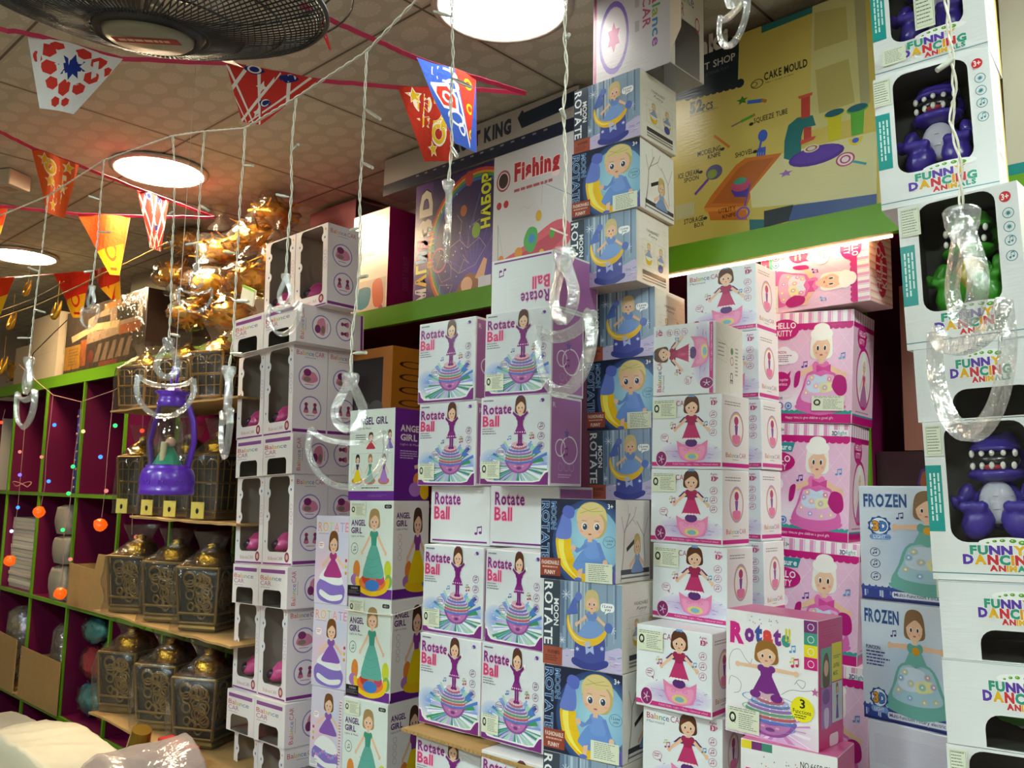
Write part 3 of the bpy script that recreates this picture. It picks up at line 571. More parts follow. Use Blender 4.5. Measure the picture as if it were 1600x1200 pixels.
# ---- big white carton with spinning doll
RC = ['#d6238a', '#7a2f8f', '#3a5aa8', '#e0483f', '#7a2f8f', '#3f9a8f', '#d9c23a', '#d9c23a']
def ma_front(a):
    a.rect(.5, .5, 99.5, 99.5, '#f1eff2'); a.ell(50, 97, 70, 26, '#d9a8dc', '#f1eff2', n=30)
    rays(a, 58, 88, 30, 10, 46, ['#e8c4ea', '#c88fd8', '#f6eaf8', '#d48fc8'], 5, 1, 99, 99, .5)
    for ch, x, y, ww_, c, hh in zip('Rotate', (5, 21.5, 33, 42, 53.5, 62), (10, 13, 8.5, 12.5, 10, 14), (16, 11, 8.5, 11, 8.5, 9.5), RC, (16, 10.5, 14.5, 10.5, 13, 9)): a.text(ch, x, y, x+ww_, y+hh, c, '#fbe4f2', .06, .05)
    a.text('!!', 66, 12, 72, 19, '#d9d23a', bold=.05); r = random.Random(9)
    for k in range(12): a.star(r.uniform(20, 60), r.uniform(3, 9), .8, .7, r.choice(RC))
    for P in (((5, 50), (4, 42), (8, 34), (16, 32), (22, 38), (28, 42), (30, 38)), ((4, 62), (6, 55), (14, 56), (18, 60), (16, 66), (10, 68)), ((62, 62), (72, 57), (86, 56), (94, 54)), ((76, 52), (80, 48), (87, 49), (84, 54), (78, 50))): a.curve(list(P), .6, '#7a7480')
    ball_toy(a.sub(22, 62, 78, 96))
    for y, c in ((68, '#6fa8e0'), (76, '#8fc89a'), (88, '#6f9fe8')): a.ring(48, y, 29, 4.5, 1.6, c)
    doll(a.sub(15, 22, 77, 67), hair='#9a6a2c', top='#7a2a86', skirt='#7a2a86', pose='wide', hr=19, hemy=92)
    a.ell(34, 65, 6, 3.2, '#7a2a86'); a.ell(57, 66, 6.5, 3.4, '#7a2a86')
    for k, c in enumerate(('#7a2f78', '#3f9a86', '#f0dc1e', '#d0187e')): a.rect(86, .5+9.5*k, 99.5, 10+9.5*k, c); a.ring(93, 5.5+9.5*k, 3.4, 2.8, .6, '#f0eaf2')
    a.note(72, 27, 2.8, '#4a9ad0', .9); a.note(74, 38, 3.4, '#c8286a', .9); a.note(72, 35, 2, '#c9c44a', .9); a.star(97, 55, 4, 3.6, '#c86aa8')
    a.ell(84, 70, 12, 9.8, '#f2e61e'); a.text('3', 81.5, 62, 87, 69, '#22261a', bold=.02); a.text('Functions', 74.5, 70, 93, 73.4, '#3a3a1a', bold=.01); a.para(76, 74.5, 92, 78, 2, '#4a4a1a', 5)
def ma_side(a):
    a.rect(.5, .5, 99.5, 99.5, '#d83a86'); a.para(14, 6, 84, 16, 5, '#b82a6c', 4, .25)
    a.rect(10, 22, 52, 52, '#6fb49a'); a.blob([(18, 51), (20, 32), (32, 26), (42, 32), (44, 51)], '#6a4a34'); a.ell(31, 38, 9, 6.4, '#e4b898'); a.rect(54, 20, 96, 50, '#eede3a'); a.para(60, 30, 92, 33, 2, '#6a6420'); a.text('LIGHTING', 60, 36, 84, 39.5, '#4a4418', bold=.01); a.text('MUSIC', 60, 42, 78, 45.5, '#4a4418', bold=.01)
    a.rect(10, 53, 52, 84, '#b07ac4'); a.ell(30, 60, 15, 6, '#8a5aa8'); a.blob([(22, 70), (40, 70), (38, 83), (24, 83)], '#d9c8e8'); a.rect(54, 51, 96, 82, '#cfd8e0'); doll(a.sub(58, 52, 92, 80), hair='#9a6a2c', top='#7a4aa0', hr=14)
    a.rrect(42, 90, 78, 99.5, 6, '#f2dfea', 3)
def ma_top(a): a.rect(.5, .5, 99.5, 99.5, '#e46aa4'); a.line([(2, 60), (98, 58)], .5, '#b84a84'); a.rect(40, 70, 60, 99, '#d85494')
def ma2_front(a):
    a.rect(.5, .5, 99.5, 99.5, '#efedf0')
    for k, c in enumerate(('#e8d42a', '#7a2f78', '#3f8a76')): a.rect(1+11*k, .5, 12+11*k, 7, c)
    a.text('NO.6658-13B', 63, 8.5, 94, 13.5, '#2a2a30', bold=.01)
    for ch, x, y, c in zip('Rotate', (6, 20, 31, 41, 50, 59), (22, 26, 23, 26, 23, 26), RC): a.text(ch, x, y, x+(13 if ch == 'R' else 8.5), y+15, c, '#fbe4f2', .04, .04)
    r = random.Random(9)
    for k in range(12): a.star(r.uniform(14, 62), r.uniform(10, 20), .9, .8, r.choice(RC))
    doll(a.sub(22, 40, 78, 98), hair='#9a6a2c', top='#7a2a86', skirt='#7a2a86', pose='wide', hr=19)
# ---- princess cartons
def ag_front(a):
    a.rect(.5, .5, 99.5, 99.5, '#dfe9e4'); a.rect(.5, 90, 99.5, 99.5, '#6a2a92')
    for x, y, rx, ry, c in ((20, 72, 8, 10, '#e08a3a'), (90, 70, 8, 9, '#c9d23a'), (16, 82, 9, 6, '#b077c0'), (92, 82, 8, 7, '#7fb45a')): a.ell(x, y, rx, ry, c)
    a.blob([(20, 78), (56, 92), (92, 78), (88, 92), (56, 98), (24, 92)], '#f0c41e'); a.ell(56, 84, 30, 9, '#e87a3a'); a.ell(42, 80, 9, 6, '#d0402a'); a.ell(74, 80, 9, 6, '#c84a6a'); a.ell(56, 87, 16, 6, '#3f7fd0')
    doll(a.sub(12, 9, 104, 84), hair='#a98a5c', top='#3f9a86', skirt='#62b0a4', pose='out', hr=12.5, gown=True, hemy=92)
    for y in (58, 66, 73): a.line([(40, y), (50, y+2.5), (58, y+2.5), (70, y)], .7, '#4a9488')
    a.text('ANGEL', 5, 20, 38, 26, '#5a2472', bold=.035); a.text('GIRL', 5, 28, 30, 34, '#5a2472', bold=.035); a.text('Lights & Music', 5, 36, 36, 38.5, '#5a4a62')
    a.rrect(80, 4, 96, 8, 2, '#1d1d22', 1.6); a.text('AGES 3+', 83, 5, 93, 7, '#e8e8e8'); a.ring(14, 50, 8, 6, .8, '#3a5a56'); a.note(12.5, 52, 2.4, '#3a5a56', .8)
    a.rect(.5, 88, 30, 98.5, '#17151b'); a.text('WARNING', 8, 89.5, 24, 91.8, '#c9c4cc'); a.para(3, 93, 28, 97, 3, '#77707a')
def ag_side(a):
    a.rect(.5, .5, 99.5, 99.5, '#f3f0f2'); a.rect(.5, 90, 99.5, 99.5, '#6a2a92')
    a.ell(44, 72, 10, 10, '#e8883a'); a.ell(38, 83, 10, 6, '#b077c0'); a.ell(74, 88, 40, 7, '#f0c41e'); a.ell(96, 86, 14, 6, '#3f7fd0')
    doll(a.sub(30, 9, 134, 88).sub(0, 0, 92, 100), hair='#3a2a24', top='#4a3a8a', skirt='#efd21e', pose='out', hr=12.5, gown=True, hemy=92) if 0 else None
    b = a.sub(36, 8, 100, 90)
    doll(b, hair='#4a3428', top='#8a3f9a', skirt='#efd21e', pose='out', hr=15, gown=True, hemy=92, ax=1.25)
    a.text('ANGEL', 8, 12, 46, 18, '#5a2472', bold=.035); a.text('GIRL', 8, 20, 38, 26, '#5a2472', bold=.035); a.text('Lights & Music', 9, 28, 40, 30.5, '#6a5a72')
    for y in (37, 44, 51, 58): a.ring(19, y, 5, 3, .7, '#b0aab4')
def ag0_front(a):
    a.rect(.5, .5, 99.5, 99.5, '#dfe9e4'); a.rect(.5, 90, 99.5, 99.5, '#6a2a92'); a.text('ANGEL GIRL', 14, 9, 84, 17, '#4a2468', bold=.035); a.text('Lights & Music', 14, 20, 48, 23, '#5a4a62')
    a.para(14, 28, 38, 38, 4, '#5a5a5a', 3); doll(a.sub(36, 26, 60, 44), hair='#4a3428', top='#c8384a', hr=20, gown=True); doll(a.sub(80, 24, 98, 44), hair='#6a4a2a', top='#7f6ac4', hr=20, gown=True)
    a.line([(7, 49), (95, 49), (95, 84), (7, 84), (7, 49)], .5, '#7aa49a')
    for x, t, s, hc in ((6, '#2a3a70', '#efd21e', '#2c201c'), (34, '#3f9a86', '#62b0a4', '#a9764c'), (64, '#7a4a9a', '#b07fd0', '#3a2620')):
        a.ell(x+14, 79, 12, 4, '#e87a3a'); doll(a.sub(x, 50, x+28, 80), hair=hc, top=t, skirt=s, hr=15, gown=True); a.text('NO.888-1', x+8, 81, x+20, 83, '#4a8a9a')
    a.para(30, 86, 70, 88.5, 1, '#6a6a6a'); a.para(44, 94, 88, 97, 2, '#8a5aae')
def ag0_side(a):
    a.rect(.5, .5, 99.5, 99.5, '#6a2a98'); a.text('ANGEL', 15, 18, 78, 25, '#f6f0fa', bold=.035); a.text('GIRL', 15, 28, 64, 35, '#f6f0fa', bold=.035); a.text('Lights & Music', 15, 38, 72, 41, '#e0d0ee'); a.para(15, 46, 68, 56, 4, '#d6c2ea', 3)
    a.ell(70, 78, 16, 9, '#e8883a'); a.ell(60, 88, 18, 8, '#b07ad0'); a.ell(88, 90, 14, 9, '#f0c41e'); a.poly([(56, 62), (96, 56), (96, 60), (58, 66)], SKIN)
def rs_front(kind):
    def f(a):
        a.rect(.5, .5, 99.5, 99.5, '#d9d2e6'); a.ell(30, 60, 50, 40, '#e8c4d6', '#d9d2e6'); a.ell(70, 30, 36, 24, '#c9d4ea', '#d9d2e6')
        if kind < 2: a.text('ROTATE', 6, 7, 98, 18, ['#e0a49a', '#e4c08a', '#c4d09a', '#e8a8b4', '#b8a8d8', '#d89ab8'], '#f4ecf2', .03, .03); a.para(8, 20, 40, 22, 1, '#c49ab0')
        top = '#b23a86' if kind == 0 else '#8a5ab8'
        a.blob([(8, 78), (30, 70), (70, 72), (92, 82), (84, 97), (50, 99), (14, 94)], '#8a74c8'); a.blob([(14, 70), (40, 58), (74, 64), (86, 76), (60, 78), (30, 74)], '#eef0f2'); a.blob([(20, 84), (50, 90), (84, 88), (80, 94), (48, 96), (18, 90)], '#eef0f2')
        if kind == 2:
            for k in range(12): a.ell(14+6.5*k, 80+3*math.sin(k), 3, 2, ['#7fb0e0', '#e08ab0', '#b48fd8'][k % 3])
        doll(a.sub(22, 18 if kind < 2 else 6, 88, 72 if kind < 2 else 58), hair='#7a4a22', top=top, skirt=top, pose='out', hr=20, gown=True, hemy=94)
        a.rrect(10, 30, 26, 38, 5, '#f6eef2', 3); a.para(12, 32, 24, 36, 2, '#d05a6a')
        for y, c in ((60, '#c83a3a'), (67, '#d0c83a'), (74, '#d0a04a')): a.ell(94 if kind < 2 else 10, y-10, 3, 2, c)
        if kind == 2: a.rect(2, 88, 26, 97, '#e9e6ea'); a.para(4, 89, 24, 96, 4, '#8a8a90'); a.rect(88, 10, 95, 96, '#e6dfe2'); a.para(88, 12, 95, 90, 22, '#b86a70')
    return f
# ---- pale blue carton
def fz_front(kind):
    def f(a):
        a.rect(.5, .5, 99.5, 99.5, '#d3dfee'); a.ell(60, 60, 50, 46, '#a9c6ea', '#d3dfee', n=30)
        a.rect(.5, 88, 99.5, 99.5, '#2f4696'); a.rect(.5, 97.5, 99.5, 99.5, '#1c2a6a')
        r = random.Random(5)
        for k in range(16): x = 2+6.3*k; a.poly([(x-3.4, 90), (x, 84+r.uniform(0, 3)), (x+3.4, 90)], '#3a56a8')
        for k in range(18): x = r.uniform(3, 97); a.rect(x, 91, x+1.6, r.uniform(93, 97), r.choice(['#6a80c4', '#c0cdea', '#4a60ae', '#8fa4d8']))
        a.rrect(30, 91, 98, 96.5, 2, '#dfe6f4'); a.text('Multi-function rotary electric', 32, 92, 96, 95.8, '#2a3a86', bold=.01)
        a.text('FROZEN', 5, 7, 47, 18, ['#2a4a86', '#36588f', '#2a4a86'], '#a8c4e4', .03, .025)
        dress_toy(a.sub(24, 5, 106, 90).sub(0, 0, 100, 100), '#6fb4ac', '#a9cfe0', dict(hair='#8a6a4a', top='#5fa8a0', skirt='#6fb4ac', pose='wide', hr=13.5, hemy=54))
        a.ell(66, 38, 4.4, 3.4, '#e0a020')
        y0 = 28 if kind == 0 else 74
        a.star(20, y0+7, 12, 9, '#24509a', 10, .86); a.ell(20, y0+7, 9, 7, '#e8f2fb'); a.text('3', 13, y0+3, 19.5, y0+11, '#e6a01e', '#1d2f6a', .04, .05); a.text('D', 20.5, y0+3, 27.5, y0+11, '#3a7ad0', '#1d2f6a', .04, .05); a.rrect(10, y0+14, 31, y0+19, 3, '#7fa8e4'); a.text('LIGHT', 14, y0+15, 26, y0+18, '#f4f8fd')
        if kind == 0:
            for y in (58, 68, 79): a.ring(15, y, 5, 3.8, .6, '#33507a'); a.note(13.4, y+1.2, 1.8, '#33507a')
        else: a.text('FUNCION:', 6, 38, 24, 41, '#2a3a86', bold=.02); a.para(6, 42.5, 36, 56, 5, '#3a4a90', 5)
        a.note(38, 28, 3, '#4a3a86', .8)
    return f
def fz_back(a):
    a.rect(.5, .5, 99.5, 99.5, '#d9d9e8'); a.rect(8, 10, 99, 34, '#d3d2e4'); a.para(40, 42, 96, 58, 4, '#6a74b0', 5, .35); a.text('3Dlight', 30, 66, 96, 80, '#3a4690', rot=180, bold=.02)
# ---- dinosaur cartons
FC = ['#2f9a80', '#2f9a80', '#5a36a8', '#5a36a8', '#e8b41e']; DC = ['#5a36a8', '#e8b41e', '#d0303a', '#2f9a80', '#e8a01e', '#d0303a', '#2f9a80']; AC = ['#d0303a', '#d0303a', '#e8b41e', '#e8b41e', '#2f9a80', '#2f9a80', '#2f9a80']
def fd_logo(a):
    a.ell(62, 12, 38, 16, '#f4f5f4')
    for x, y, r in ((36, 13, 2.2), (45, 8, 3), (55, 6, 3.6), (68, 7, 4.4), (80, 12, 5.2)): a.ell(x, y, r, r*1.3, '#5aa02e'); a.ell(x-.8, y-1.2, r*.35, r*.45, '#c8e49a', n=8)
    a.text('FUNNY', 12, 22, 84, 48, FC, '#f7f8f8', .06, .03, gap=.05); a.text('DANCING', 2, 50, 98, 78, DC, '#f7f8f8', .06, .03, gap=.05); a.text('ANIMALS', 36, 81, 96, 98, AC, '#f7f8f8', .06, .03, gap=.05)
def fd_front(a):
    a.rect(0, 28, 13, 70, '#159a96'); a.sub(2, 31, 11, 67).para(0, 0, 100, 100, 1, '#159a96')
    for k in range(3): a.sub(2.5+3.3*k, 33, 4.3+3.3*k, 66, 90).para(0, 0, 100, 100, 1, '#d9f2ee', k+3, .8)
    fd_logo(a.sub(24, 74, 84, 94)); a.rect(0, 95.4, 100, 96, '#4a8f98')
    a.ell(90, 9, 4.6, 3.6, '#cf2430'); a.text('3+', 87, 6.8, 93, 10.8, '#fbeaea', bold=.03)
    for k, y in enumerate((20, 29, 38, 48)): a.ring(91.5, y, 4.6, 3.5, .6, '#3a8a98'); (a.star(91.5, y, 2.6, 2, '#3a8a98', 8) if k < 2 else a.note(90.3, y+1, 1.8, '#3a8a98'))
def fd_lie_front(a):
    fd_logo(a.sub(29, 12, 80, 53)); a.rect(0, 1, 100, 1.6, '#9ab4b8')
def fd_side(a):
    a.rect(2, 1, 98, 99, '#e6dcd0'); a.ell(30, 22, 12, 12, '#c8b8b0'); a.ell(30, 22, 10, 10, '#e6dcd0'); a.para(20, 50, 60, 80, 3, '#b89a9a', 5, .3); a.rect(84, 1, 98, 99, '#d9b25a')
# ---- balancing car cartons
def bc_front(a):
    for x, y in ((13, 20), (91, 17), (13, 46)): a.ell(x, y, 9.5, 6, '#e9e5ea'); a.ell(x, y, 2.4, 1.6, '#3a6a9a')
    for y in (36, 44, 52): a.ring(93, y, 4.6, 3, .7, '#b48ab0')
    a.text('BalanceCAR', 20, 90.5, 70, 94.5, ['#d88a8a', '#d8b08a', '#8a8ab0']); a.ell(83, 91, 7.5, 5.5, '#8a2a5a'); a.ell(83, 91, 4, 3, '#e0b49a')
    a.rect(2, 97.5, 98, 99.3, PUR); a.ell(93, 7, 2, 1.4, '#d8a03a'); a.ell(8, 74, 2, 1.4, '#4a7ab0')
def circ(a, x, y, rx, ry, kind):
    a.ell(x, y, rx, ry, '#8f7fc0'); a.ring(x, y, rx, ry, rx*.12, '#c9a24a', n=20) if 0 else None
    a.ell(x, y, rx*.9, ry*.9, '#ecdfe6')
    if kind == 0: a.blob([(x-rx*.7, y+ry*.2), (x-rx*.3, y-ry*.5), (x+rx*.5, y-ry*.4), (x+rx*.75, y+ry*.2), (x, y+ry*.45)], '#d884a4'); a.ell(x-rx*.2, y-ry*.4, rx*.35, ry*.3, '#7a2a66'); a.ell(x-rx*.2, y+ry*.15, rx*.34, ry*.2, '#8a7a6a'); a.para(x-rx*.4, y+ry*.55, x+rx*.4, y+ry*.7, 1, '#a88a9a')
    else:
        for s in (-.4, .4): a.ell(x+rx*s, y-ry*.3, rx*.16, ry*.16, '#8a2a5a'); a.poly([(x+rx*(s-.1), y-ry*.15), (x+rx*(s+.1), y-ry*.15), (x+rx*(s+.2), y+ry*.2), (x+rx*(s-.2), y+ry*.2)], '#7a3a6a'); a.ell(x+rx*s, y+ry*.28, rx*.24, ry*.14, '#c86a8a')
        a.para(x-rx*.4, y+ry*.55, x+rx*.4, y+ry*.7, 1, '#a88a9a')
def bc_side(a):
    a.rect(1, .5, 99, 99.5, '#e4dbe0'); logo_text(a, 8, 5.5, 90, 11); a.para(32, 13, 66, 14.5, 1, '#9a9098'); circ(a, 47, 36, 32, 14, 0); circ(a, 52, 71, 32, 14, 1); a.rect(2, 95, 98, 98.5, PUR)
def bc_lside(a): bc_side(a.sub(0, 0, 100, 100, -90))
def bc_lfront(a):
    a.rect(6, 8, 92, 17, '#8a4a94'); logo_text(a, 6, 23, 80, 48, two=True, car='#a8608a'); a.para(7, 52, 42, 55, 1, '#9a9098')
BOXES = [["bc0",-2.3069,1.4517,0.5419,0.0515,0.1603,0.255,0.12,-0.0417],["bc1",-2.363,1.3847,0.4252,0.0194,0.1731,0.116,0.2621,-0.0417],["bc2",-2.3918,1.4167,0.1568,-0.017,0.1638,0.2678,0.1202,-0.0417],["bc3",-2.3756,1.4138,0.0359,-0.0205,0.1658,0.1198,0.26,-0.0417],["bc4",-2.3665,1.4231,-0.2298,-0.0202,0.1656,0.2655,0.1172,-0.0417],["bc5",-2.347,1.4053,-0.3489,-0.0584,0.1682,0.1179,0.26,-0.0417],["bc6",-2.3569,1.4253,-0.6088,-0.0729,0.1676,0.2579,0.117,-0.0417],["bc7",-2.3395,1.4103,-0.7277,-0.0481,0.1729,0.1192,0.26,-0.0417],["bc8",-2.3216,1.4208,-0.9892,-0.0956,0.1616,0.2598,0.117,-0.0417],["rb00",-1.5535,1.3225,0.1989,0.0663,0.1798,0.1911,0.121,-0.0045],["rb10",-1.5457,1.3237,0.0085,0.0816,0.177,0.1893,0.121,-0.0045],["rb20",-1.5271,1.3517,-0.1219,0.0937,0.1776,0.1296,0.18,-0.0045],["rb30",-1.5008,1.3122,-0.3128,0.0781,0.1779,0.191,0.121,-0.0045],["rb40",-1.492,1.3019,-0.5026,0.0606,0.1797,0.1901,0.121,-0.0045],["rb50",-1.4741,1.2828,-0.6852,0.1071,0.1808,0.18,0.121,-0.0045],["rbm1",-1.3043,1.3106,0.3801,0.0586,0.1712,0.1202,0.18,-0.0003],["rb01",-1.3034,1.2946,0.1975,0.1004,0.1735,0.1804,0.1211,-0.0003],["rb11",-1.307,1.2902,0.0117,0.1219,0.177,0.1847,0.1297,-0.0003],["rb21",-1.3401,1.3589,-0.1177,0.1191,0.1787,0.1289,0.18,-0.0003],["rb31",-1.2729,1.2818,-0.3027,-0.0027,0.1594,0.1854,0.121,-0.0003],["rb41",-1.2771,1.2803,-0.4895,0.0281,0.1622,0.1863,0.121,-0.0003],["rb51",-1.2511,1.2583,-0.6706,0.2114,0.1764,0.18,0.121,-0.0003],["m0",-1.1874,1.4463,0.7579,0.0348,0.1758,0.1511,0.1495,-0.0066],["m1",-1.1862,1.4401,0.6042,0.1017,0.172,0.1536,0.1568,-0.0066],["m2",-1.1904,1.4427,0.4472,0.1001,0.1661,0.1566,0.147,-0.0066],["m3",-1.1981,1.5097,0.2918,0.1102,0.1745,0.1497,0.1467,-0.0163],["m4",-1.1944,1.5114,0.1372,0.1027,0.167,0.1543,0.145,-0.0163],["m5",-1.1873,1.5134,-0.0125,0.0849,0.1669,0.1492,0.145,-0.0163],["m6",-1.0891,1.2415,-0.1597,0.1085,0.1616,0.1475,0.1338,-0.001],["m7",-1.0788,1.2408,-0.311,0.1192,0.1651,0.1513,0.145,-0.001],["m8",-1.0729,1.2392,-0.462,0.1304,0.1611,0.1507,0.145,-0.001],["u0",-0.9142,1.354,0.1861,0.072,0.1275,0.132,0.1211,0.0151],["u1",-0.921,1.3602,0.0506,0.0101,0.1457,0.1342,0.0999,0.0151],["u2",-0.9234,1.3596,-0.085,0.0135,0.1477,0.1343,0.0975,0.0151],["u3",-0.9201,1.3609,-0.2206,-0.0083,0.1528,0.1347,0.09,0.0151],["u4",-0.8979,1.2776,-0.3577,0.0653,0.1429,0.136,0.0566,0.0151],["u5",-0.8914,1.2876,-0.4953,0.1322,0.1434,0.1359,0.09,0.0151],["k0",-0.8952,1.7547,0.4015,-0.0435,0.2441,0.1512,0.1095,0.0536],["k1",-0.8888,1.7424,0.162,0.0839,0.1864,0.2384,0.1403,0.0536],["k2",-0.9059,1.7391,-0.0793,0.118,0.189,0.2412,0.1381,0.0536],["k3",-0.8998,1.735,-0.3217,0.1491,0.1933,0.2413,0.13,0.0536],["a0",-0.7361,1.2958,-0.3748,0.0026,0.1543,0.1912,0.0904,0.0199],["a1",-0.701,1.2731,-0.5609,0.1478,0.1463,0.1871,0.0981,0.0199],["d0",-0.4347,1.2099,0.6012,0.09,0.1446,0.193,0.1077,-0.0294],["d1",-0.4314,1.207,0.4055,0.1038,0.1471,0.1947,0.095,-0.0294],["d2",-0.4047,1.2084,0.2019,-0.0256,0.1484,0.2007,0.095,-0.0294],["d3",-0.3909,1.1992,0.1025,0.0372,0.1439,0.0983,0.193,-0.0294],["d4",-0.3786,1.1948,-0.0982,0.0889,0.1438,0.201,0.095,-0.0294],["d5",-0.3693,1.1915,-0.1959,0.1173,0.144,0.0954,0.193,-0.0294],["d6",-0.3684,1.1915,-0.2988,0.0993,0.1443,0.1018,0.193,-0.0294],["g0",-1.9261,1.4064,-0.0285,0.1639,0.1633,0.2425,0.14,-0.0186],["g1",-1.9149,1.4098,-0.2817,0.144,0.1582,0.2509,0.14,-0.0186],["g2",-1.9089,1.4129,-0.5349,0.1054,0.16,0.2522,0.14,-0.0186],["g3",-1.9054,1.4089,-0.776,0.1018,0.162,0.24,0.14,-0.0186],["s0",-2.1264,1.4498,-0.3226,0.1631,0.1296,0.2449,0.1,-0.0128],["s1",-2.125,1.4524,-0.5477,0.1573,0.1338,0.2247,0.1,-0.0128],["s2",-2.1159,1.4518,-0.7635,0.0678,0.1383,0.2145,0.1,-0.0128],["f0",-0.5751,1.4595,-0.1626,-0.099,0.1702,0.1846,0.12,-0.0023],["f1",-0.5783,1.4618,-0.3515,-0.1465,0.1378,0.1877,0.12,-0.0023],["f2",-0.5702,1.4582,-0.5426,-0.1421,0.1308,0.19,0.12,-0.0023]]
# ------------------------------------------------------------------ placing the cartons (x, y, z, yaw, w, h, d, lean)
BX = {}
for r_ in BOXES: BX[r_[0]] = r_[1:]
def fix_stack(names, gap=.0008):
    """let each carton sit on the one beneath it"""
    for a, b in list(zip(names, names[1:]))[::-1]:
        A, B_ = BX[a], BX[b]; A[2] = B_[2]+B_[5]*math.cos(B_[7])+gap
def place(root, n, dims, flipdepth=None):
    x, y, z, yaw, w, h, d, lean = BX[n]
    root.location = (x, y, z+CZ); root.rotation_mode = 'XYZ'
    root.rotation_euler = (Matrix.Rotation(yaw, 4, 'Z') @ Matrix.Rotation(lean, 4, 'Y')).to_euler('XYZ')
    root.scale = (w/dims[0], (flipdepth or d)/dims[2], h/dims[1]); return root
ORD = ['topmost', 'second from top', 'third from top', 'fourth from top', 'fifth from top', 'sixth from top', 'seventh from top', 'eighth from top', 'ninth from top']
class Kind:
    def __init__(s, proto, dims, group): s.p = proto; s.ch = [o for o in COL.objects if o.parent == proto]; s.dims = dims; s.used = False; s.group = group
    def put(s, n, label, cat='toy box', depth=None):
        r = dup(s.p, None, s.ch) if s.used else s.p; s.used = True
        place(r, n, s.dims, depth); tag(r, label, cat, s.group); return r
for k in BX: BX[k] = list(BX[k])
# extra cartons seen only in part
def clone(new, old, dx=0, dy=0, dz=0, **kw):
    b = list(BX[old]); b[0] += dx; b[1] += dy; b[2] += dz
    for k, v in kw.items(): b['xyzawhdl'.index(k)] = v
    BX[new] = b
BX['rb51'][3] = .05; BX['rb21'][6] = .14; BX['rb20'][6] = .16
for k in ('u0', 'u1', 'u2', 'u3'): BX[k][6] = min(BX[k][6], .1)
BX['u4'][6] = .085; BX['m6'][6] = .128; BX['u0'][6] = .115
fix_stack(['bc%d' % k for k in range(9)]); fix_stack(['rb%d0' % k for k in range(5)]); fix_stack(['rbm1']+['rb%d1' % k for k in range(5)])
fix_stack(['m0', 'm1', 'm2', 'm3', 'm4', 'm5']); fix_stack(['m6', 'm7', 'm8']); fix_stack(['u%d' % k for k in range(6)]); fix_stack(['k0', 'k1', 'k2', 'k3']); BX['k0'][5] = min(BX['k0'][5], .555-BX['k0'][2]); BX['k0'][7] = .004
for k_ in ('rb50', 'rb51'): BX[k_][2] -= .012
fix_stack(['a0', 'a1']); fix_stack(['d%d' % k for k in range(7)]); fix_stack(['g%d' % k for k in range(4)]); fix_stack(['s%d' % k for k in range(3)]); fix_stack(['f0', 'f1', 'f2'])
G = .001
clone('m9', 'm8', dz=-BX['m8'][5]-G); clone('k4', 'k3', dz=-BX['k3'][5]-G, dx=.012); clone('d7', 'd4', x=BX['d6'][0]+.004, y=BX['d6'][1], z=BX['d6'][2]-BX['d4'][5]-G)
# second, deeper row of the pink ballerina cartons: from pixel rows
def put_px(new, tl, br, Y, d, yaw=.02, lean=0.0):
    a = atY(*tl, Y); b = atY(*br, Y); BX[new] = [a.x, Y, b.z-CZ, yaw, b.x-a.x, a.z-b.z, d, lean]
put_px('w0', (1078, 424), (1183, 518), 1.565, .09, .03); w0 = BX['w0']
ww, wh = .158, .138
w0[4] = ww; w0[5] = wh; top = atY(1130, 418, 1.565).z-CZ; w0[2] = top-wh
xr = atY(1184, 570, 1.565).x
for k in range(5): BX['b%d' % (k+1)] = [xr-ww+(.004 if k % 2 else 0), 1.565, w0[2]-(k+1)*(wh+G), .03, ww, wh, .09, 0]
w0[0] = xr-ww-.003
RD = (.175, .18, .121); K_RB = Kind(window_carton and carton(*RD, '#eceaee', {'front': rb_front, 'right': rb_side}), RD, 'white cartons with a doll on a striped ball')
RLD = (.178, .128, .16); K_RBL = Kind(carton(*RLD, '#e6e6e8', {'front': rb_lie, 'right': rb_lside}), RLD, 'white cartons with a doll on a striped ball')
K_RBF = Kind(carton(*RLD, '#e6e6e8', {'front': rb_flip, 'right': rb_lside}), RLD, 'white cartons with a doll on a striped ball')
MD = (.167, .15, .145); K_MA = Kind(carton(*MD, '#e9e1d6', {'front': moon_castle, 'right': moon_side_a, 'bottom': moon_bottom}), MD, 'blue moon cartons'); K_MB = Kind(carton(*MD, '#ece6e0', {'front': moon_big, 'right': moon_side_b, 'bottom': moon_bottom}), MD, 'blue moon cartons')
UD = (.148, .136, .1); K_MC = Kind(carton(*UD, '#eef0f3', {'front': mc_front, 'right': mc_side}), UD, 'white cartons with a ballerina on a pink car'); K_MCT = Kind(carton(.127, .132, .115, '#ece8e4', {'front': mc_turned, 'right': mc_base}), (.127, .132, .115), 'white cartons with a ballerina on a pink car')
HD = (.188, .239, .135); K_H1 = Kind(carton(*HD, '#f0d6e2', {'front': hk_one, 'right': hk_side}), HD, 'pink quilted cartons'); K_H2 = Kind(carton(*HD, '#f0d6e2', {'front': hk_two, 'right': hk_side}), HD, 'pink quilted cartons'); K_HT = Kind(carton(.24, .18, .115, '#efd0d2', {'front': hk_turned, 'right': hk_top}), (.24, .18, .115), 'pink quilted cartons')
AD = (.15, .19, .095); K_A = Kind(carton(*AD, '#efeaf0', {'front': ma_front, 'right': ma_side, 'top': ma_top}), AD, 'white and pink spinning doll cartons'); K_A2 = Kind(carton(*AD, '#efeaf0', {'front': ma2_front, 'right': ma_side, 'top': ma_top}), AD, 'white and pink spinning doll cartons')
GD = (.16, .245, .14); K_G = Kind(carton(*GD, '#efecef', {'front': ag_front, 'right': ag_side}), GD, 'princess doll cartons'); K_G0 = Kind(carton(*GD, '#6a2a98', {'front': ag0_front, 'right': ag0_side}), GD, 'princess doll cartons')
